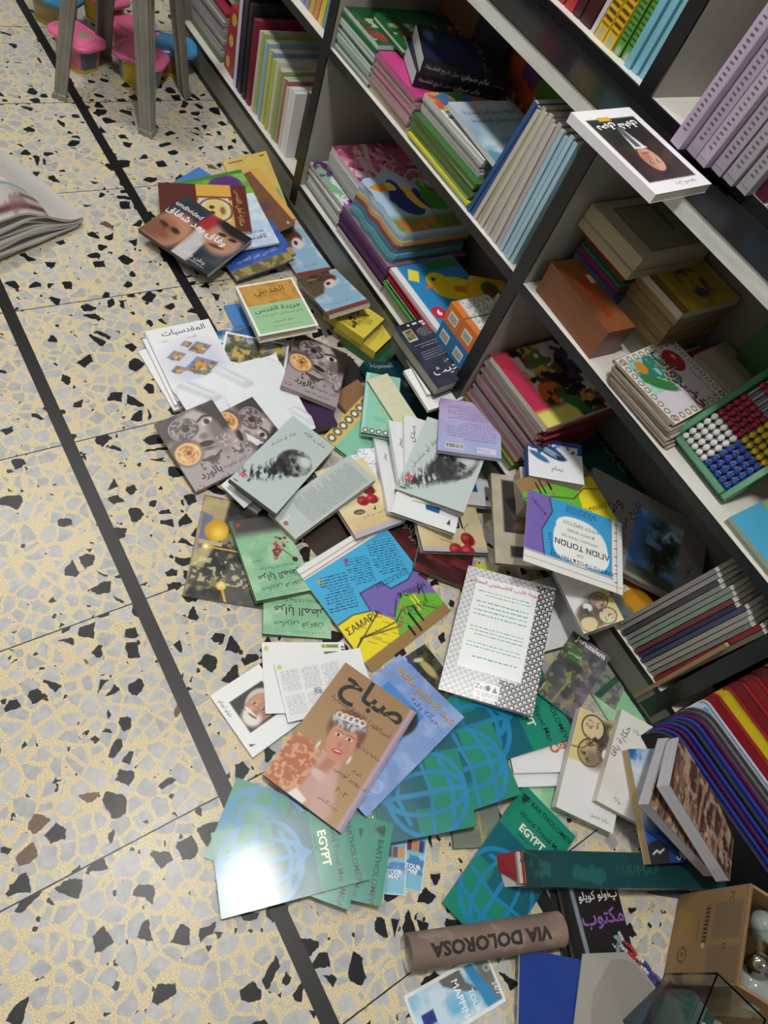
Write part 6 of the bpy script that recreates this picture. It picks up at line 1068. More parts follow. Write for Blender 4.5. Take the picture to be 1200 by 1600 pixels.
# --- same bay, middle shelf (thin books)
x = -1.93
for i, c in enumerate(['#b8483c', '#8fa878', '#a8b890', '#c8c060', '#b8b05a', '#7f9cb0', '#8f8aa8', '#c8a84a', '#c88a5a', '#d8c04a', '#5a9cc0', '#4a90c0']):
    standing('story_book', x, 1.13, Z1, .019, .20, .24, c, c, 'thin %s story book on the middle shelf beside the green stack bay' % 'brick red,sage,pale green,yellow green,olive,grey blue,mauve,mustard,apricot,yellow,sky blue,bright blue'.split(',')[i], 'book', 'thin story books on the far middle shelf', 5, top='#c8c4b8'); x += .0245
# --- second bay, bottom shelf
stack('magazine', -1.588, -1.40, 1.118, 1.38, Z0, [(.010, '#9ab4a8', '#8faea0')] + [(.009, '#d0d0d2', '#c4c6c4' if k % 3 else '#a9b4b8') for k in range(6)] + [(.010, '#d2d0d4', '#c6c4c8')], '{} magazine of the low white stack by the upright', 'magazine', 'low white magazines', 8, art=lambda w, h: Art(w, h, '#d8d8da').noise('#6a2c84', 4, .52, .56, 5, 1).noise('#7ab08a', 6, .62, .66, 8, 1))
stack('magazine', -1.555, -1.33, 1.15, 1.41, Z0 + .082, [(.012, '#c4c4c6', '#b9b9bc')] * 4 + [(.016, '#b8486c', '#d0ccd0')], '{} magazine of the stack with the pink flowered cover', 'magazine', 'magazines under the pink cover', 9, art=a_pink)
stack('magazine', -1.392, -1.145, 1.113, 1.38, Z0, [(.016, '#c8c4c0', '#b4aeaa')] + [(.0135, '#5a2a5c', '#5f2c60' if k % 2 else '#4a2450') for k in range(4)] + [(.012, '#8a6a84', '#7a5a78')], '{} purple magazine of the stack under the bird books', 'magazine', 'purple magazines under the bird books', 10)
def bird_outline(n=60):
    P = []
    for i in range(n):
        a = 2 * math.pi * i / n; c, s = math.cos(a), math.sin(a); k = max(abs(c), abs(s)); x, y = c / k * .5, s / k * .5
        if c < .3: q = .060 * math.sin(s * 9 + 1) + .02 * math.sin(s * 17); x += q * (.3 - c); y += .03 * math.sin(c * 12) * (1 if s > 0 else .6)
        P.append((x, y))
    return P
BO = bird_outline(); z = Z0 + .0830
cl = ['#4a8a8c', '#6aa0b4', '#3f7f96', '#8a4a50', '#c8a870', '#9ab4c4', '#b8cce0']
for i in range(7):
    w_, h_, t_ = .225, .25, .013; cx, cy = -1.268 + .003 * math.sin(i * 2), 1.245 + .002 * i
    if i == 6:
        A = a_birds(h_, w_); V, F, C = A.geom(0); V = np.stack([-V[:, 1], V[:, 0], V[:, 2]], 1)
        def warpb(x, y):
            a = math.atan2(y / h_, x / w_); j = (a % (2 * math.pi)) / (2 * math.pi) * len(BO); f = j - int(j); p, q = BO[int(j) % len(BO)], BO[(int(j) + 1) % len(BO)]
            r1 = math.hypot(p[0] + (q[0] - p[0]) * f, p[1] + (q[1] - p[1]) * f); c_, s_ = math.cos(a), math.sin(a); r0 = .5 / max(abs(c_), abs(s_)); return x * (r1 / r0), y * (r1 / r0)
        V = [(*warpb(x_, y_), t_ + z_) for x_, y_, z_ in V.tolist()]
    else: V, F, C = [], [], np.zeros((0, 3))
    CC = [tuple(c) for c in C.tolist()]; k0 = len(V)
    b = MB(); n = len(BO); lo = [(x_ * w_, y_ * h_, 0) for x_, y_ in BO]; hi = [(x_, y_, t_ - .0004) for x_, y_, _ in lo]
    for j in range(n): b.poly([lo[j], lo[(j + 1) % n], hi[(j + 1) % n], hi[j]], cl[i] if j % 2 else cl[i])
    b.poly(hi, cl[i]); b.poly(lo[::-1], cl[i])
    for f, c in zip(b.f, b.c): k = len(V); V += [b.v[q] for q in f]; CC += [c] * len(f); F.append(tuple(range(k, k + len(f))))
    me = bpy.data.meshes.new('board_book'); me.from_pydata(V, [], F); ca = me.color_attributes.new('Col', 'FLOAT_COLOR', 'POINT'); c4 = np.ones((len(V), 4), np.float32); c4[:, :3] = lin(np.array(CC)); ca.data.foreach_set('color', c4.ravel()); me.materials.append(M['print'])
    tag(link('board_book', me, None, TR(cx, cy, z + i * .0133)), 'bird shaped board book, %s of the wavy edged stack' % ('topmost with a toucan and a parrot' if i == 6 else ORD[i]), 'book', 'bird shaped board books')
zz = stack('picture_book', -1.140, -.91, 1.115, 1.33, Z0, [(.030, '#d0ccb4', '#b9b8a4'), (.010, '#3f9a3c', '#4a9a44'), (.010, '#b8a0a0', '#a08488'), (.014, '#a82438', '#9a2438'), (.012, '#a02030', '#8c1e30'), (.012, '#2c86c4', '#d4d6d8')], '{} picture book of the stack with the yellow duck', 'book', 'picture books under the duck cover', 12, art=a_duck, rot=True)
slab('pencil_box', -1.015, -.925, 1.27, 1.37, zz + .0005, .034, '#d8a82c', '#c89a24', 'yellow pencil box lying on the duck picture book', 'box', None, art=lambda w, h: Art(w, h, '#d8b030', .003).ell(.5, .5 * h / w, .34, .3, '#2f5a34').ell(.55, .55 * h / w, .2, .14, '#8a3a2c'), rz=-24, pg=False)
for i, (xx, zz_, c1, c2, lab) in enumerate([(-.902, .0, '#1f78b4', '#2a84c0', 'blue card box, left of the lower pair'), (-.842, .0, '#1f78b4', '#2a84c0', 'blue card box, right of the lower pair'), (-.902, .058, '#d8742c', '#d87a34', 'orange card box, left of the upper pair'), (-.842, .058, '#d8742c', '#d87a34', 'orange card box, right of the upper pair')]):
    t = thing('card_box', lab + ' beside the upright', 'box', TR(xx, 1.112, Z0 + .072 + zz_), 'blue and orange card boxes'); b = MB(); b.box((0, 0, 0), (.057, .115, .0565), '#d4d4d2', {'-y': c1, '-x': c1, '+x': '#b8b8b6'})
    A = Art(.057, .115, '#dcdcd8', .002); A.noise('#8a8a8c', 12, .5, .58, i, .7); A.rect(-.1, A.a - .3, 1.1, A.a + .1, c2, .1)
    V, F, C = A.geom(.0567); V = (V + np.array([.0285, .0575, 0])).tolist()
    k = len(b.v); b.v += [tuple(v) for v in V]; b.f += [tuple(q + k for q in f) for f in F]; b.c += [tuple(C[f[0]]) for f in F]; b.m += [0] * len(F); b.build('carton', M['print'], t)
    b = MB(); b.poly([(.012, -.0005, .014), (.045, -.0005, .014), (.045, -.0005, .042), (.012, -.0005, .042)], '#e4e4e0'); [b.poly([(.016 + q * .0045, -.0008, .018), (.018 + q * .0045, -.0008, .018), (.018 + q * .0045, -.0008, .036), (.016 + q * .0045, -.0008, .036)], '#2a2a2a') for q in range(6)]; b.build('barcode_label', M['paper'], t)
stack('booklet', -.905, -.785, 1.112, 1.36, Z0, [(.022, '#7a8890', '#808c94'), (.024, '#5a6a74', '#6a767e'), (.024, '#8a949a', '#7f8a90')], '{} grey booklet under the blue card boxes', 'book', 'grey booklets under the card boxes', 15)
stack('story_book', -.885, -.785, 1.235, 1.37, Z0 + .0725, [(.022, '#d8d0c0', '#c8b0b4')] * 3 + [(.020, '#b8b02c', '#c0bca0')] * 3 + [(.010, '#a8b02c', '#b8b090')], '{} small story book of the yellow topped stack by the upright', 'book', 'small yellow topped story books', 14, art=lambda w, h: Art(w, h, '#b4a82c', .003).noise('#4a7a3a', 5, .5, .56, 3, 1).noise('#8a3a34', 7, .58, .62, 7, 1))
# --- second bay, middle shelf
stack('picture_book', -1.588, -1.425, 1.112, 1.37, Z1, [(.0085, '#1c5a34', '#c2cccb' if k % 3 else '#9fb0ac') for k in range(9)] + [(.010, '#0f5a2c', '#0f6a30')] + [(.010, '#14582e', '#c8d0ce')], '{} picture book of the green topped stack on the middle shelf', 'book', 'green topped picture books', 21, art=a_greenkids)
stack('picture_book', -1.53, -1.39, 1.16, 1.41, Z1 + .0970, [(.006, '#0f6a30', '#0f6a30'), (.006, '#0f6a30', '#c8d0ce'), (.008, '#14582e', '#0f6a30')], '{} green picture book pushed back on top of the green stack', 'book', None, 22, art=a_greenkids)
stack('magazine', -1.422, -1.245, 1.112, 1.36, Z1, [(.012, '#c4b8a8', '#b8ac9c'), (.010, '#c89a80', '#b8a090')] + [(.0065, '#b83a78', '#b9a8a8' if k % 2 else '#a89a98') for k in range(8)] + [(.007, '#c03a80', '#a86a88')] * 2, '{} magazine of the pink topped stack under the black novels', 'magazine', 'pink topped magazines', 23)
for i in range(2):
    nov = book('thick_novel', .21, .155, .032, a_blacknovel(.21, .155), M['print'], TR(-1.315 + .016 * i, 1.250 + .004 * i, Z1 + .0895 + .0325 * i, 68 - 4 * i), ['thick black novel, lower of the pair on the pink magazines', 'thick black novel with blue cover, upper of the pair'][i], 'book', 'thick black novels', '#101014', '#c4ccd0', 'B')
    A = Art(.2, .024, '#101014', .004); A.text('عالم صوفي', .62, A.a * .5, .075, '#c8ccd4', bold=.01); A.text('رواية حول تاريخ الفلسفة', .28, A.a * .5, .055, '#b0b4bc'); A.bars([(.84, A.a * .48, .97, A.a * .53)], '#8a8e98')
    face_on(A, (0, -.0779, .016), (1, 0, 0), (0, 0, 1), nov, 'spine_title', 'print')
stack('picture_book', -1.238, -.985, 1.112, 1.35, Z1, [(.008, '#9ab0b8', '#a8bcc4'), (.007, '#d8d02c', '#d8d42c')] + [(.0075, '#3a6a34', '#4a6a34' if k % 2 else '#8aa060') for k in range(6)], '{} green lined picture book under the white ones', 'book', 'green lined picture books', 24)
stack('picture_book', -1.238, -1.0, 1.125, 1.36, Z1 + .0605, [(.008, '#d0d0ce', '#b4b6b4')] * 4 + [(.008, '#dcdcdc', '#c4c6c6')], '{} white picture book on the green lined stack', 'book', 'white picture books on the green stack', 25, art=a_whitekids)
slab('book', -1.165, -.965, 1.132, 1.318, Z1 + .108, .012, '#9fb2c2', '#ccd2d8', 'pale blue seascape book tilted on the white picture books', 'book', None, art=a_coast, rz=0, ry=3, rot=True)
x = -.978
cs = [('#1f4f84', 'royal blue'), ('#24508a', 'deep blue'), ('#c4bfb0', 'cream'), ('#a9a790', 'olive grey'), ('#c2beb2', 'stone'), ('#b4b0a4', 'putty'), ('#bdb8b2', 'pale stone'), ('#b4aeaa', 'warm grey'), ('#c0bab6', 'light grey'), ('#b0aaa8', 'mid grey'), ('#9fc0d0', 'light blue'), ('#98bccf', 'powder blue'), ('#a4c4d4', 'ice blue'), ('#9cc0d2', 'pale sky blue')]
for i, (c, nm) in enumerate(cs):
    standing('magazine', x, 1.114 + .002 * (i % 2), Z1, .0100, .215, .275 - .005 * (i % 3), c, c, '%s thin magazine standing in the row by the upright' % nm, 'magazine', 'thin magazines standing in a row', max(0, 9 - i * 1.1) + .5, top='#b4b0a6'); x += .0128
standing('picture_book', -1.31, 1.385, Z1, .27, .012, .22, '#b4561c', '#b4561c', 'orange picture book leaning upright at the back of the middle shelf', 'book', None, 0, None)
A = a_tariq(.27, .22); V, F, C = A.geom(0); me = bpy.data.meshes.new('cover'); me.from_pydata([(x_, -z_ , y_) for x_, y_, z_ in V.tolist()], [], F); ca = me.color_attributes.new('Col', 'FLOAT_COLOR', 'POINT'); c4 = np.ones((len(V), 4), np.float32); c4[:, :3] = lin(C); ca.data.foreach_set('color', c4.ravel()); me.materials.append(M['print'])
pb = [o for o in COL.objects if o.get('label', '').startswith('orange picture book')][0]; o = link('cover', me, pb); o.location = (.135, -.0006, .11)
standing('book', -1.56, 1.37, Z1 + .12, .16, .02, .19, '#7a5630', '#6a4a28', 'brown book with script standing at the back above the green stack', 'book')
standing('book', -1.66 + .27, 1.35, Z1 + .125, .12, .016, .13, '#14182c', '#101424', 'navy book standing behind the black novels', 'book')
# --- third bay, bottom shelf
stack('magazine', -.74, -.52, 1.115, 1.37, Z0, [(.014, '#b4b2a8', '#a8a8a0'), (.012, '#6a9a44', '#5a8a40'), (.012, '#b86a30', '#a8602c'), (.010, '#b0aeaa', '#a4a2a0')], '{} magazine at the foot of the comic stack', 'magazine', 'magazines under the comics', 31)
stack('comic', -.735, -.515, 1.118, 1.36, Z0 + .049, [(.0105, '#8a3a4a', '#8f8c8a' if k % 4 else '#9a6a70') for k in range(11)] + [(.014, '#8a2a44', '#c8c4b4')], '{} comic of the stack with the colourful cover', 'comic', 'comics in the stack', 32, art=a_comic, rot=True)
slab('folder', -.51, -.30, 1.24, 1.42, Z0, .012, '#1e2a2c', '#18201f', 'dark folder lying flat deep in the bottom shelf right of the comics', 'folder')
slab('book', -.50, -.28, 1.20, 1.40, Z0 + .0125, .014, '#16403c', '#123430', 'dark teal book lying on the dark folder right of the comics', 'book', None, rz=8)
slab('folder', -.19, -.02, 1.22, 1.41, Z0, .010, '#6a1428', '#5a1020', 'dark crimson folder lying deep in the bottom shelf', 'folder')
# --- magazines standing next to the last upright
mg = ['#8f8d8a', '#a09e9a', '#4a4848', '#9a9a98', '#88968c', '#8aa490', '#7a3a3c', '#3a3a58', '#4a4a68', '#a8a6a0', '#a09e98', '#8a8880', '#8a2024', '#7a706a']
x = -.094
for i, c in enumerate(mg):
    standing('magazine', x, 1.108 + .003 * (i % 2), Z0, .0088, .20, .31 - .006 * (i % 4), c, c, 'thin %s magazine standing by the nearest upright' % 'ash grey,light ash,black,silver grey,grey green,mint grey,brick,navy,slate blue,chalk,pearl grey,stone grey,bright red,taupe'.split(',')[i], 'magazine', 'magazines standing by the nearest upright', 4.5 - .2 * i, top='#b8b4ac'); x += .0112
b = MB(); b.box((.050, 1.095, .03), (.058, 1.103, .33), '#a08560'); tag(b.build('wooden_ruler', M['paper']), 'thin tan wooden stick standing against the nearest upright', 'stick')
# --- third bay, middle shelf
t = thing('brown_box', 'long brown box with red lettering lying on the middle shelf', 'box', TR(-.622, 1.155, Z1, -2)); A = Art(.195, .075, '#7d4a28', .002); A.noise('#8a5430', 4, .4, .7, 3, .5); A.text('Bambora', .56, A.a * .5, .15, '#a8201c', bold=.03); A.rect(.24, .03, .36, .10, '#c8c4bc')
e = MB(); e.box((-.0975, -.0375, 0), (.0975, .0375, .0715), '#6f4022', {'-y': '#7a4826'}); link('carton', art_mesh('carton', A, [M['print']], .0725, e), t); b = MB(); b.box((-.0985, -.0385, .058), (.0985, .0385, .0724), '#754424'); b.build('lid', M['print'], t)
ck = ['#2f6a34', '#3a7a3c', '#2c5a30', '#3a7a44', '#8a5a2c', '#3f7a44', '#2c5a7a', '#34648c', '#3a6a9a', '#2c5a84', '#8a2c4a', '#7a2440', '#2c6a54', '#1f5a44', '#8a2424', '#7a2c20', '#8f3a28', '#8a2a24']
stack('story_book', -.735, -.605, 1.197, 1.385, Z1, [(.0076, c, c) for c in ck], '{} thin story book of the green blue and red stack', 'book', 'thin coloured story books', 41)
stack('book', -.742, -.585, 1.165, 1.39, Z1 + .1372, [(.018, '#b3aa94', '#a69a80'), (.018, '#b3aa94', '#ac9f84'), (.016, '#b3aa94', '#a89b82')], '{} cream book on the coloured story books', 'book', 'cream books on top', 42, art=a_creamt)
stack('book', -.602, -.480, 1.225, 1.415, Z1, [(.018, '#a8a59a', '#98968c'), (.014, '#b4b0a4', '#a4a090')] + [(.015, '#9a7a44', '#9a8460' if k % 2 else '#8a7450') for k in range(6)] + [(.016, '#b8a030', '#c0bcb0')], '{} book of the tan stack with the knight cover', 'book', 'tan books under the knight cover', 43, art=a_knight)
for i in range(8):
    book('square_book', .165, .185, .0062, (a_veg if i == 7 else a_plain('#a89a8a'))(.165, .185), M['print'], TR(-.405 + .004 * (7 - i) + .003 * math.sin(i * 3), 1.203 + .003 * math.cos(i * 2), Z1 + .0064 * i, 3 + (1.5 * math.sin(i * 5) if i < 7 else 2)), '%s square picture book of the ornate bordered stack' % ('topmost, vegetable covered' if i == 7 else ORD[i]), 'book', 'square picture books with ornate borders', ['#8a7f70', '#4a1f2c', '#6a2c2c', '#8a7f70'][i % 4], '#b4ac9c', 'L')
for i in range(4): book('square_book', .165, .115, .0145, a_plain(['#8a8072', '#5a1f2c', '#7a1c28', '#a09684'][i])(.165, .115), M['print'], TR(-.385 + .010 * i, 1.362, Z1 + .0148 * i, 2 + 1 * i), '%s square picture book of the half hidden dark red stack behind the ornate one' % ORD[i], 'book', 'square picture books behind', ['#4a3a30', '#4a1420', '#6a1822', '#8a8070'][i], '#a49c8c', 'L')
standing('picture_book', -.40, 1.395, Z1, .24, .012, .20, '#2f5a24', '#2f5a24', 'green picture book standing at the back behind the abacus', 'book', None, 0)
stack('picture_book', -.122, .05, 1.112, 1.33, Z1, [(.010, '#4aa0c4', '#a8b4a4'), (.010, '#b8c88a', '#a8b49c')], '{} yellow and blue picture book right of the abacus', 'book', 'yellow and blue picture books', 45, art=a_yellowkids)
standing('picture_book', -.315, 1.305, Z1, .165, .012, .15, '#8a8f7a', '#b8a83a', 'grey and yellow picture book standing right behind the abacus', 'book')
b = MB(); b.box((-.076, 1.118, Z1), (-.052, 1.128, Z1 + .0006), '#e88a2c'); [b.poly([(-.073 + k * .005, 1.1195, Z1 + .0008), (-.070 + k * .005, 1.1195, Z1 + .0008), (-.070 + k * .005, 1.1265, Z1 + .0008), (-.073 + k * .005, 1.1265, Z1 + .0008)], '#b85a14') for k in range(4)]; tag(b.build('price_sticker', M['paper']), 'small orange price sticker on the white shelf', 'sticker')
# abacus
t = thing('abacus', 'green framed abacus with white red blue and yellow beads', 'abacus', TR(-.232, 1.222, Z1 + .0735, -2, 45)); w2, h2 = .080, .102
b = MB()
for lo, hi in (((-w2, -h2, 0), (-w2 + .014, h2, .020)), ((w2 - .014, -h2, 0), (w2, h2, .020)), ((-w2 + .014, -h2, 0), (w2 - .014, -h2 + .014, .020)), ((-w2 + .014, h2 - .014, 0), (w2 - .014, h2, .020))): b.box(lo, hi, '#0f6a3c')
b.build('frame', M['plastic'], t, bevel=.002); b = MB(); b.box((-w2 + .01, -h2 + .01, .0), (w2 - .01, h2 - .01, .002), '#6a6a6c'); b.build('back_board', M['plastic'], t)
bm = MB(); n1, n2 = 7, 10; G = np.array([[[math.cos(q) * math.sin(p) * .0064, math.sin(q) * math.sin(p) * .0073, math.cos(p) * .0064] for q in np.linspace(0, 2 * math.pi, n2)] for p in np.linspace(0, math.pi, n1)])
BM = {}
for c in ('#d0d0ce', '#a8203c', '#1f3f94', '#d8b81c'): q = MB(); q.grid(G, col=c); BM[c] = q.mesh('bead', [M['plastic']], True)
for r_ in range(10):
    xr = -w2 + .020 + r_ * .0133; b = MB(); b.tube([(xr, -h2 + .012, .011), (xr, h2 - .012, .011)], .0012, '#c9c9cc', 6); b.build('rod', M['plastic'], t)
    for k in range(10):
        left = r_ < 5; near = k < 5; c = ('#d0d0ce' if near else '#a8203c') if left else ('#1f3f94' if near else '#d8b81c'); o = link('bead', BM[c], t); o.location = (xr, -h2 + .020 + k * .0150 + (.022 if k > 8 else 0), .0115)
# --- ledge and upper shelves
d = on_ledge = book('novel', .150, .205, .016, a_ledge(.150, .205), M['print'], TR(-.655, 1.075, .8288, -87, 0, 0), 'white novel with an upside down portrait hanging over the ledge', 'book', None, '#dedce4', '#d4ccbc', 'R')
ZU = .8478; x = -1.10
for i, (t_, c, s, lab, ar) in enumerate([(.022, '#8a2420', '#8f2824', 'bright red book on the upper shelf, leftmost', None), (.024, '#a03028', '#a8342c', 'red book on the upper shelf, second from the left', None), (.018, '#3a1620', '#40181f', 'thin wine red book on the upper shelf', None), (.030, '#42161c', '#3c1419', 'broad maroon book left of the yellow checked ones', None), (.010, '#6a6468', '#c8c4c4', 'thin white spined book beside the maroon one', None)]):
    standing('book', x, 1.245, ZU, t_, .20, .26, c, s, lab, 'book', None, 4, top='#b0a898'); x += t_ + .004
for i in range(2): o = standing('book', x, 1.243, ZU, .024, .20, .25, '#d8b41c', '#d8b41c', ['yellow book with brown checked spine, left of the two', 'yellow book with brown checked spine, right of the two'][i], 'book', 'yellow checked books', 3, top='#b0a898'); x += .027; o['spn'] = 1
for i in range(3): o = standing('book', x, 1.246 + .004 * i, ZU, .018, .20, .25, '#3a6a24', '#2c4a24', ['green and black checked spine book, left of three', 'green and black checked spine book, middle of three', 'green and black checked spine book, right of three with a barcode'][i], 'book', 'green checked books', 2, top='#b0a898'); x += .020; o['spn'] = 2
for o in [q for q in COL.objects if q.get('spn')]:
    k = o['spn']; del o['spn']; tt = .024 if k == 1 else .018; A = (a_checker('#d8b41c', '#5a2c18') if k == 1 else a_checker('#5a9a3c', '#1f2a1c'))(tt, .25); V, F, C = A.geom(0); me = bpy.data.meshes.new('checked_spine'); me.from_pydata([(x_, -z_, y_) for x_, y_, z_ in V.tolist()], [], F); ca = me.color_attributes.new('Col', 'FLOAT_COLOR', 'POINT'); c4 = np.ones((len(V), 4), np.float32); c4[:, :3] = lin(C); ca.data.foreach_set('color', c4.ravel()); me.materials.append(M['print']); c_ = link('checked_spine', me, o); c_.location = (tt / 2, -.0006, .125)
b = MB(); b.box((.0183, .03, .04), (.0187, .065, .075), '#c8c8c4'); [b.box((.0186, .034 + k * .004, .044), (.0189, .036 + k * .004, .068), '#222222') for k in range(7)]; lo_ = [q for q in COL.objects if q.get('label', '').endswith('with a barcode') and q.name.startswith('book') and 'green and black' in q['label']][0]; b.build('barcode_label', M['paper'], lo_)
x = -.880
for i, c in enumerate(['#74b4c8', '#7ab8cc', '#82bccc']): standing('picture_book', x, 1.238 + .004 * i, ZU, .014, .19, .27, c, c, 'light blue picture book with clouds, %s of three by the upper upright' % ['left', 'middle', 'right'][i], 'book', 'light blue cloud books', 1, a_clouds, top='#c4c4c0', flip=True); x += .018
standing('book', -.735, 1.40, ZU, .15, .012, .22, '#14161f', '#14161f', 'dark book standing at the back behind the lilac volumes', 'book', None, 0)
x = -.664
for i, c in enumerate(['#b5a5bd', '#b0a2b8', '#b4a6ba', '#aaa0b0', '#a49eaa', '#a8a2ac']): _lb = standing('large_book', x, [1.154, 1.172, 1.170, 1.186, 1.19, 1.2][i], ZU, .0225, .21, .30, c, c, 'tall lilac volume, %s in the row on the upper shelf' % ['leftmost', 'second', 'third', 'fourth', 'fifth', 'sixth'][i], 'book', 'tall lilac volumes', 3, a_lilac if i in (0, 3) else None, top='#a09aa0', flip=(i == 3)); A = Art(.018, .28, c, .004); A.para(.25, 1.0, .7, A.a - .8, 30, '#4c4652', .5, i + 3); face_on(A, (.01125, -.0006, .15), (1, 0, 0), (0, 0, 1), _lb, 'spine_title', 'print'); x += .0248
standing('book', x, 1.225, ZU, .022, .20, .22, '#5a1a28', '#54182a', 'maroon hardcover right of the lilac volumes', 'book', None, 2, top='#a09890'); x += .028
standing('book', x, 1.225, ZU, .032, .20, .20, '#4a90b0', '#2c6a84', 'light blue book right of the maroon hardcover', 'book', None, 2, top='#a09890')
slab('book', -.40, -.22, 1.225, 1.42, ZU, .022, '#a8924a', '#9a8440', 'mustard book lying at the right end of the upper shelf', 'book')
# ------------------------------------------------------------------ padded folders leaning on the last bay
def rrect(w, h, r, n=6):
    P = []
    for cx, cy, a0 in ((w / 2 - r, h - r, 0), (-w / 2 + r, h - r, 90)):
        for k in range(n + 1): a = R(a0 + 90 * k / n); P.append((cx + r * math.cos(a), cy + r * math.sin(a)))
    return P + [(-w / 2, 0), (w / 2, 0)]
BC = [('#17181c', 'black'), ('#1c2c6a', 'navy'), ('#2a1c3a', 'dark purple'), ('#1a2a74', 'blue'), ('#1a1b20', 'charcoal'), ('#213a90', 'bright blue'), ('#4a1c48', 'plum'), ('#6a6a6e', 'grey'), ('#8a8a8c', 'light grey'), ('#c4d0dc', 'white dotted'), ('#8a1420', 'red'), ('#d0b41c', 'yellow and red'), ('#7a1420', 'dark red'), ('#8a1622', 'crimson'), ('#74121c', 'wine red'), ('#d4b81c', 'yellow faced')]
NB = len(BC)
for i, (c, nm) in enumerate(BC):
    f = i / (NB - 1); yt = 1.045 + .0085 * i; zt = .130 + .0065 * i if i < 10 else .215 + .028 * (i - 10); ln = R(24 - 12 * f); hgt = (zt - .004) / math.cos(ln); yb = yt - zt * math.tan(ln); wd = .36; tk = .0095
    P = rrect(wd, hgt, .045 if i < 9 else .012); T = thing('padded_folder' if i < 9 else 'craft_pack', '%s %s leaning in the row against the nearest bookcase' % (nm, 'round cornered padded folder' if i < 9 else 'flat craft pack'), 'folder' if i < 9 else 'pack', TR(.300, yb, .002, 0, math.degrees(math.pi / 2 - ln)), 'padded folders and packs in a leaning row')
    n = len(P); b = MB(); fr = [(x_, y_, tk) for x_, y_ in P]; bk = [(x_, y_, 0) for x_, y_ in P]
    rim = c if i < 10 else '#7a1420'
    for k in range(n): b.poly([bk[k], bk[(k + 1) % n], fr[(k + 1) % n], fr[k]], rim)
    b.poly(fr, c); b.poly(bk[::-1], c); b.build('board', M['plastic'], T)
    b = MB(); rr = [Vector((x_ * .985, y_ * .985 + .002, tk + .0005)) for x_, y_ in P[:-2]]; b.tube([P_ for P_ in rr], .0028, '#2a3c9a' if i in (1, 3, 5) else '#5a1a4a' if i in (2, 6) else '#9a1c2a' if i >= 10 else '#3a3a40' if i < 9 else '#a8c4dc', 6); b.build('piping', M['plastic'], T)
    if nm == 'white dotted':
        A = Art(.33, hgt * .9, '#d4d6da', .003); A.rect(-.1, -.1, 1.1, .10, '#6aa0cc', .01); A.bars([(.06 + .05 * q, .14 + .05 * k, .075 + .05 * q, .155 + .05 * k) for q in range(18) for k in range(12) if .17 + .05 * k < A.a], '#8a9cb0'); V, F, C = A.geom(tk + .001); 
    elif 'yellow' in nm:
        A = Art(.33, hgt * .9, '#d8c41c', .003); A.rect(-.1, A.a * .5, 1.1, A.a + .1, '#5a9a2c', .1); A.ell(.30, .16, .22, .075, '#a8202a', 12, .01); A.ell(.66, .18, .20, .06, '#3a2c8a', 12, .01); A.ring(.66, .18, .06, .012, '#e8e0e0', rx=.20, rot=12); A.line([(.1, .08), (.85, A.a * .6)], .04, '#d8742c')
        V, F, C = A.geom(tk + .001)
    else: continue
    me = bpy.data.meshes.new('printed_face'); me.from_pydata((V + np.array([0, hgt * .5, 0])).tolist(), [], F); ca = me.color_attributes.new('Col', 'FLOAT_COLOR', 'POINT'); c4 = np.ones((len(V), 4), np.float32); c4[:, :3] = lin(C); ca.data.foreach_set('color', c4.ravel()); me.materials.append(M['gloss']); link('printed_face', me, T)
slab('folder', .115, .60, 1.235, 1.42, Z0, .045, '#141519', '#101114', 'added black slab covering the bottom shelf behind the padded folders', 'folder', pg=False)  # added black slab, keeps the white shelf board dark behind the packs
# ------------------------------------------------------------------ cardboard box, mugs, clear box, beads
bx = Vector((.397, .930, 0)); dx = Vector((.523, -.852, 0)).normalized(); dy = Vector((.852, .523, 0)).normalized(); BL_, BD_, BH_ = .165, .22, .20
mb4 = Matrix(((dx.x, dy.x, 0, bx.x), (dx.y, dy.y, 0, bx.y), (0, 0, 1, 0.001), (0, 0, 0, 1)))
T = thing('cardboard_box', 'open brown corrugated cardboard box at the lower right', 'box', mb4); q = .005
for nm, lo, hi in (('front_wall', (0, 0, 0), (BL_, q, BH_)), ('back_wall', (0, BD_ - q, 0), (BL_, BD_, BH_)), ('side_wall', (0, q, 0), (q, BD_ - q, BH_)), ('side_wall', (BL_ - q, q, 0), (BL_, BD_ - q, BH_)), ('bottom', (q, q, 0), (BL_ - q, BD_ - q, q))): b = MB(); b.box(lo, hi); b.build(nm, M['card'], T)
b = MB()
for k in range(40): b.box((k * BL_ / 40, .0012, BH_ - .0002), (k * BL_ / 40 + .0018, .0042, BH_ + .0003), '#3a2a1a')
b.build('flute_edge', M['paper'], T)
A = Art(BL_, BH_, '#93744f', .01); A.im[:] = np.array(hx('#8d6f4b'))
A = Art(BL_ * .96, BH_ * .96, '#8f714c', .004); a = A.a; A.noise('#9c7d57', 3, .4, .7, 3, .5); A.rect(.15, .04, .55, .50, '#74604a', .004, .8); A.rect(.62, .0, 1.05, .52, '#74604a', .004, .8); A.rect(.22, .86, .46, 1.12, '#9c8038', .004, .6); A.bars([(.16, .56, .60, .565), (.16, .66, .60, .665), (.16, .56, .165, .665), (.595, .56, .60, .665)] + [(.19 + k * .045, .58, .22 + k * .045, .645) for k in range(9)], '#3a2c1e'); A.ring(.70, .96, .075, .012, '#3a2c1e'); A.text('B', .70, .96, .10, '#3a2c1e'); A.text('PC', .10, .24, .10, '#3a2c1e'); A.text('- M', .60, .26, .09, '#3a2c1e'); A.ell(.60, .62, .03, .03, '#d8d4cc'); A.bars([(.3, .74, .55, .75)], '#4a3a28')
face_on(A, (BL_ / 2, -.0006, BH_ / 2), (1, 0, 0), (0, 0, 1), T, 'printed_marks', 'paper')
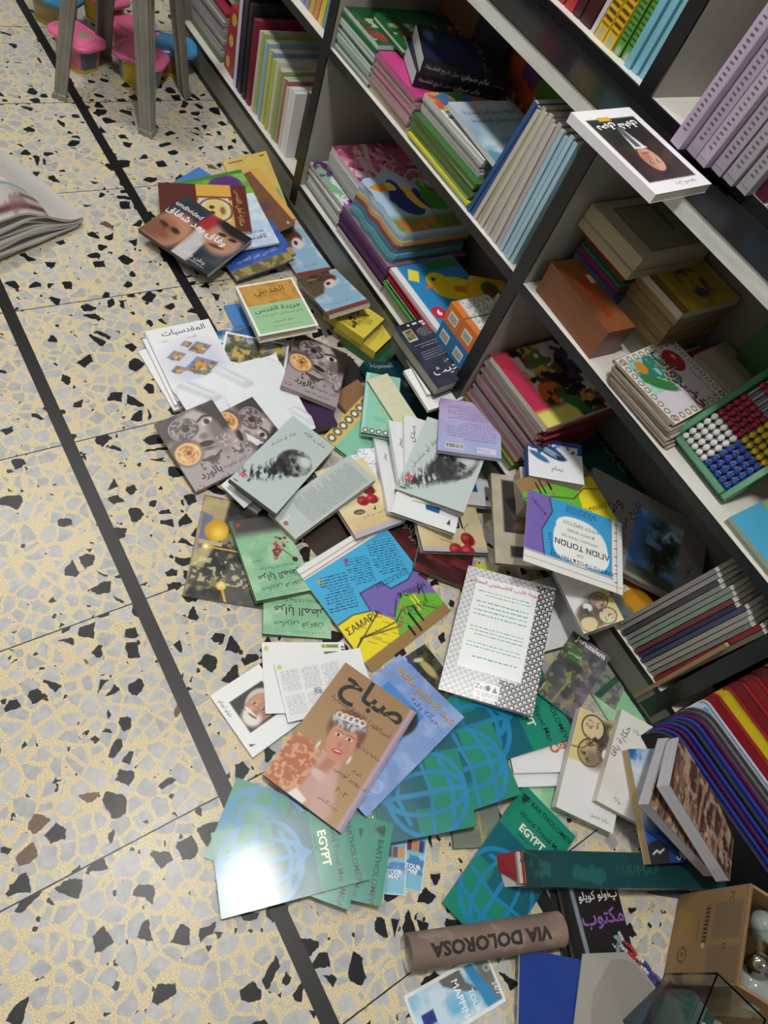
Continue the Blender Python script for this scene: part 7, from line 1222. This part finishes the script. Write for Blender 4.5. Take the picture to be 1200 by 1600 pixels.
for i, (px, py, pz, r_, m_, lab) in enumerate([(.045, .07, .165, .034, 'cloudy', 'pale green glass globe wrapped in film in the cardboard box, upper one'), (.085, .055, .150, .040, 'chrome', 'shiny silver cup lying in the cardboard box'), (.135, .06, .150, .034, 'cloudy', 'clear glass globe in the cardboard box, nearest one'), (.07, .14, .14, .036, 'chrome', 'silver cup deep in the cardboard box')]):
    b = MB(); n1, n2 = 12, 20; prof = [(.0, -r_), (.55 * r_, -r_ * .9), (.92 * r_, -r_ * .4), (r_, .1 * r_), (.82 * r_, .62 * r_), (.5 * r_, .95 * r_), (.44 * r_, 1.25 * r_), (.50 * r_, 1.35 * r_), (0.02 * r_, 1.30 * r_)]
    b.grid(np.array([[[p * math.cos(u), p * math.sin(u), z_] for u in np.linspace(0, 2 * math.pi, n2)] for p, z_ in prof]), col='#cccccc'); o = b.build('glass_globe' if m_ == 'cloudy' else 'silver_cup', M[m_], smooth=True); o.matrix_world = mb4 @ TR(px, py, pz, 40 * i, 55 - 20 * i, 20 * i); tag(o, lab, 'glassware' if m_ == 'cloudy' else 'cup')
mA = TR(.452, .772, .062, -72); T = thing('acrylic_box', 'clear acrylic open box at the bottom right corner', 'box', mA); w_, d_, h_, q = .105, .095, .138, .003
for nm, lo, hi in (('wall', (0, 0, 0), (w_, q, h_)), ('wall', (0, d_ - q, 0), (w_, d_, h_)), ('wall', (0, q, 0), (q, d_ - q, h_)), ('wall', (w_ - q, q, 0), (w_, d_ - q, h_)), ('base', (q, q, 0), (w_ - q, d_ - q, q))): b = MB(); b.box(lo, hi); b.build(nm, M['clear'], T)
b = MB(); b.box((.468, .668, .0), (.585, .775, .0615), '#33424c'); tag(b.build('magazine', M['print']), 'dark blue grey magazine stack under the clear acrylic box', 'magazine')
for i in range(3): b = MB(); b.box((.02, .014 + .022 * i, .004), (.10, .030 + .022 * i, .07 - .008 * i), ['#3f6a60', '#4a5a58', '#2c4a46'][i]); o = b.build('trinket_packet', M['gloss']); o.matrix_world = mA @ TR(0, 0, 0); tag(o, '%s green packet inside the clear acrylic box' % ['front', 'middle', 'rear'][i], 'packet', 'green packets in the clear box')
for i, (p, c) in enumerate((((.05, .05), '#c9ccd0'), ((.08, .045), '#17181a'))): b = MB(); b.tube([(p[0], p[1], .07), (p[0] + .02, p[1] + .005, .12), (p[0] + .03, p[1] + .01, .15)], [.004, .004, .006], c, 8); o = b.build('pen', M['plastic']); o.matrix_world = mA; tag(o, ['silver pen standing in the clear acrylic box', 'black pen standing in the clear acrylic box'][i], 'pen')
sphere = np.array([[[math.cos(u) * math.sin(p), math.sin(u) * math.sin(p), math.cos(p)] for u in np.linspace(0, 2 * math.pi, 9)] for p in np.linspace(0, math.pi, 6)])
bc = ['#c4c8cc', '#8a94a4', '#b8bcc4', '#a82838', '#b83444', '#c8ccd0', '#3a3a8c', '#44449a', '#8a6a9a', '#b0b4bc']
for s_ in range(3):
    b = MB()
    for k in range(26): x_ = .375 + .0052 * k; y_ = .735 + .022 * s_ * .6 + .0012 * k + .002 * math.sin(k + s_); b.grid(sphere * .0042 + np.array([x_, y_, .012 + .006 * (s_ == 1) + .001 * math.sin(k)]), col=bc[(k // 3 + s_) % len(bc)])
    tag(b.build('bead_string', M['gloss'], smooth=True), '%s string of silver red and violet beads beside the grey board' % ['left', 'middle', 'right'][s_], 'beads', 'strings of beads')
# ------------------------------------------------------------------ stool and tubs
T = thing('plastic_stool', 'grey weathered plastic stool standing at the top left', 'stool', TR(-2.195, .818, 0, 45))
def leg(sx, sy):
    b = MB(); n = 2; w_ = .036; pr = [(0, 0), (w_, 0)]
    prof = [(-.0, 0), (.008, -.0), (.011, .003), (.014, .003), (.017, 0), (.023, 0), (.026, .003), (.032, .003), (w_, 0), (w_, .007), (.007, .007), (.007, w_), (0, w_), (.003, .032), (.003, .026), (0, .023), (0, .017), (.003, .014), (.003, .011), (0, .008)]
    rings = []
    for z_, k, off in ((0, 1.18, -.004), (.014, 1.16, -.004), (.018, 1.0, 0), (.45, 1.30, 0)):
        s = z_ * .10; rings.append([((.150 - s + off) - 0, 0, 0)] and [(sx * (.150 - s - off - p[0] * k), sy * (.150 - s - off - p[1] * k), z_) for p in prof])
    for r0, r1 in zip(rings, rings[1:]):
        for i in range(len(prof)): j = (i + 1) % len(prof); b.poly([r0[i], r0[j], r1[j], r1[i]], '#888888')
    b.poly(rings[0], '#888888'); return b.build('leg', M['stoolp'], T)
for sx in (-1, 1):
    for sy in (-1, 1): leg(sx, sy)
b = MB(); b.box((-.16, -.16, .45), (.16, .16, .468)); b.build('seat', M['stoolp'], T, bevel=.006)
def rr2(hx_, hy_, r, n=5):
    P = []
    for cx, cy, a0 in ((hx_ - r, hy_ - r, 0), (-hx_ + r, hy_ - r, 90), (-hx_ + r, -hy_ + r, 180), (hx_ - r, -hy_ + r, 270)):
        for k in range(n + 1): a = R(a0 + 90 * k / n); P.append((cx + r * math.cos(a), cy + r * math.sin(a)))
    return P
def tub(x, y, rz, lid, body, label, z=0):
    T = thing('dough_tub', label, 'tub', TR(x, y, z, rz), 'plastic tubs of modelling dough')
    b = MB(); rings = [[(p[0] * k, p[1] * k, z_) for p in rr2(.072, .050, .03)] for z_, k in ((0, .78), (.012, .80), (.078, .92))]; n = len(rings[0])
    for a, c in zip(rings, rings[1:]):
        for i in range(n): b.poly([a[i], a[(i + 1) % n], c[(i + 1) % n], c[i]], body[(i // 4) % len(body)] if a[0][2] > .005 else '#c8a82c')
    b.poly(rings[0][::-1], body[0]); b.build('tub_body', M['plastic'], T)
    b = MB(); rings = [[(p[0] * k, p[1] * k, z_) for p in rr2(.078, .056, .034)] for z_, k in ((.074, .98), (.076, 1.04), (.084, 1.04), (.088, .98), (.088, .84), (.085, .80), (.085, .66), (.089, .62), (.0895, .01))]
    for a, c in zip(rings, rings[1:]):
        for i in range(n): b.poly([a[i], a[(i + 1) % n], c[(i + 1) % n], c[i]], '#ffffff')
    b.build('lid', M[lid], T, smooth=False)
    b = MB(); b.box((-.014, -.008, .0892), (.014, .008, .0902), '#58c83c', M4=TR(.02, .012, 0, 25)); b.build('green_sticker', M['print'], T)
tub(-2.372, .738, 25, 'tubp', ['#c8806a', '#c86a84', '#4a5a6a'], 'pink lidded tub at the left between the stool legs')
tub(-2.277, .900, 50, 'tubp', ['#4a7ab0', '#d0b23a', '#6a8ac0'], 'pink lidded tub in front in the middle under the stool')
tub(-2.415, .930, 30, 'tubp', ['#d08a9a', '#c86a84', '#b8a04a'], 'pink lidded tub behind the front one under the stool')
tub(-2.56, .885, 20, 'tubp', ['#c8a07a', '#d8b23a', '#8a6a5a'], 'pink lidded tub at the back under the stool', .03)
tub(-2.335, 1.020, 70, 'tubb', ['#c8a83a', '#8a5a34', '#5a7a9a'], 'blue lidded tub at the right between the stool and the shelf')
tub(-2.60, .745, 40, 'tubb', ['#c8b88a', '#9a8a5a', '#7a8a6a'], 'blue lidded tub far back at the left under the stool')
# ------------------------------------------------------------------ newspapers
e1 = Vector((-.93, -.36, 0)).normalized(); e2 = Vector((.40, -.916, 0)).normalized(); C0 = Vector((-1.635, .500, 0))
NP = 9
for k in range(NP):
    n, m_ = 16, 22; top = k == NP - 1; r = random.Random(k); jx, jy = r.uniform(-.006, .010), r.uniform(-.004, .022); W_, H_ = .30, .40
    U, V = np.meshgrid(np.linspace(0, 1, n), np.linspace(0, 1, m_)); s = np.clip(V / .42, 0, 1); s = s * s * (3 - 2 * s); su = np.clip(U / .25, 0, 1); su = su * su * (3 - 2 * su)
    base = .010 + k * (.0035 + .0105 * s) * (.75 + .25 * su) + .004 * np.sin(V * 9 + k * 1.7) * s + .008 * s * fbm(U, V, 4, 70 + k, 2)
    if top: base = base + .020 * s * (1 - U * .5)
    X = C0.x + e1.x * (U * W_ + jx) + e2.x * (V * H_ + jy); Y = C0.y + e1.y * (U * W_ + jx) + e2.y * (V * H_ + jy)
    A = Art(W_, H_, '#c2bfba', .0045); a = A.a
    if top:
        A.rect(-.1, -.1, .30, a + .1, '#b5b0aa', .02); A.para(.44, .10, .95, 1.3, 34, '#85837f', .35, 5); A.rect(.05, .25, .10, .8, '#5a2c34', .03); A.rect(.16, .1, .19, .4, '#6a3c40', .02); A.para(.02, .9, .26, 1.3, 14, '#77757a', .4, 9); A.rect(.28, .06, .31, 1.3, '#5a8ab0', .02); A.rect(.34, .36, .40, .9, '#dcdcda', .03)
        A.noise('#7a5a5c', 9, .62, .66, 4, .6, A.mrect(0, 0, .26, .9))
    else: A.para(.05, .05, .95, a * .95, 40, '#9a9894', .3, k)
    ny, nx = A.X.shape; zi = np.clip(A.Y / a * (m_ - 1), 0, m_ - 1.001); xi = np.clip(A.X * (n - 1), 0, n - 1.001); i0, j0 = zi.astype(int), xi.astype(int); fy, fx = zi - i0, xi - j0
    Zs = (base[i0, j0] * (1 - fx) + base[i0, j0 + 1] * fx) * (1 - fy) + (base[i0 + 1, j0] * (1 - fx) + base[i0 + 1, j0 + 1] * fx) * fy
    Xs = C0.x + e1.x * (A.X * W_ + jx) + e2.x * (A.Y / a * H_ + jy); Ys = C0.y + e1.y * (A.X * W_ + jx) + e2.y * (A.Y / a * H_ + jy); th = .0023 + .0035 * np.clip(A.Y / a / .3, 0, 1)
    b = MB(); C_ = A.im; P_ = np.stack([Xs, Ys, Zs], -1); Q_ = np.stack([Xs, Ys, Zs - th], -1); b.grid(P_[::-1], C_[::-1]); b.grid(Q_, col='#a8a5a0')
    for seq in (list(zip(P_[0], Q_[0])), list(zip(P_[:, 0], Q_[:, 0])), list(zip(P_[-1], Q_[-1])), list(zip(P_[:, -1], Q_[:, -1]))):
        for (p0, q0), (p1, q1) in zip(seq, seq[1:]): b.poly([p0, p1, q1, q0], '#b9b6b0')
    tag(b.build('newspaper', M['news'], smooth=False), 'folded newspaper, %s of the bundle at the left edge' % ('topmost with the blue headline strip' if top else ORD[k]), 'newspaper', 'folded newspapers in the bundle')
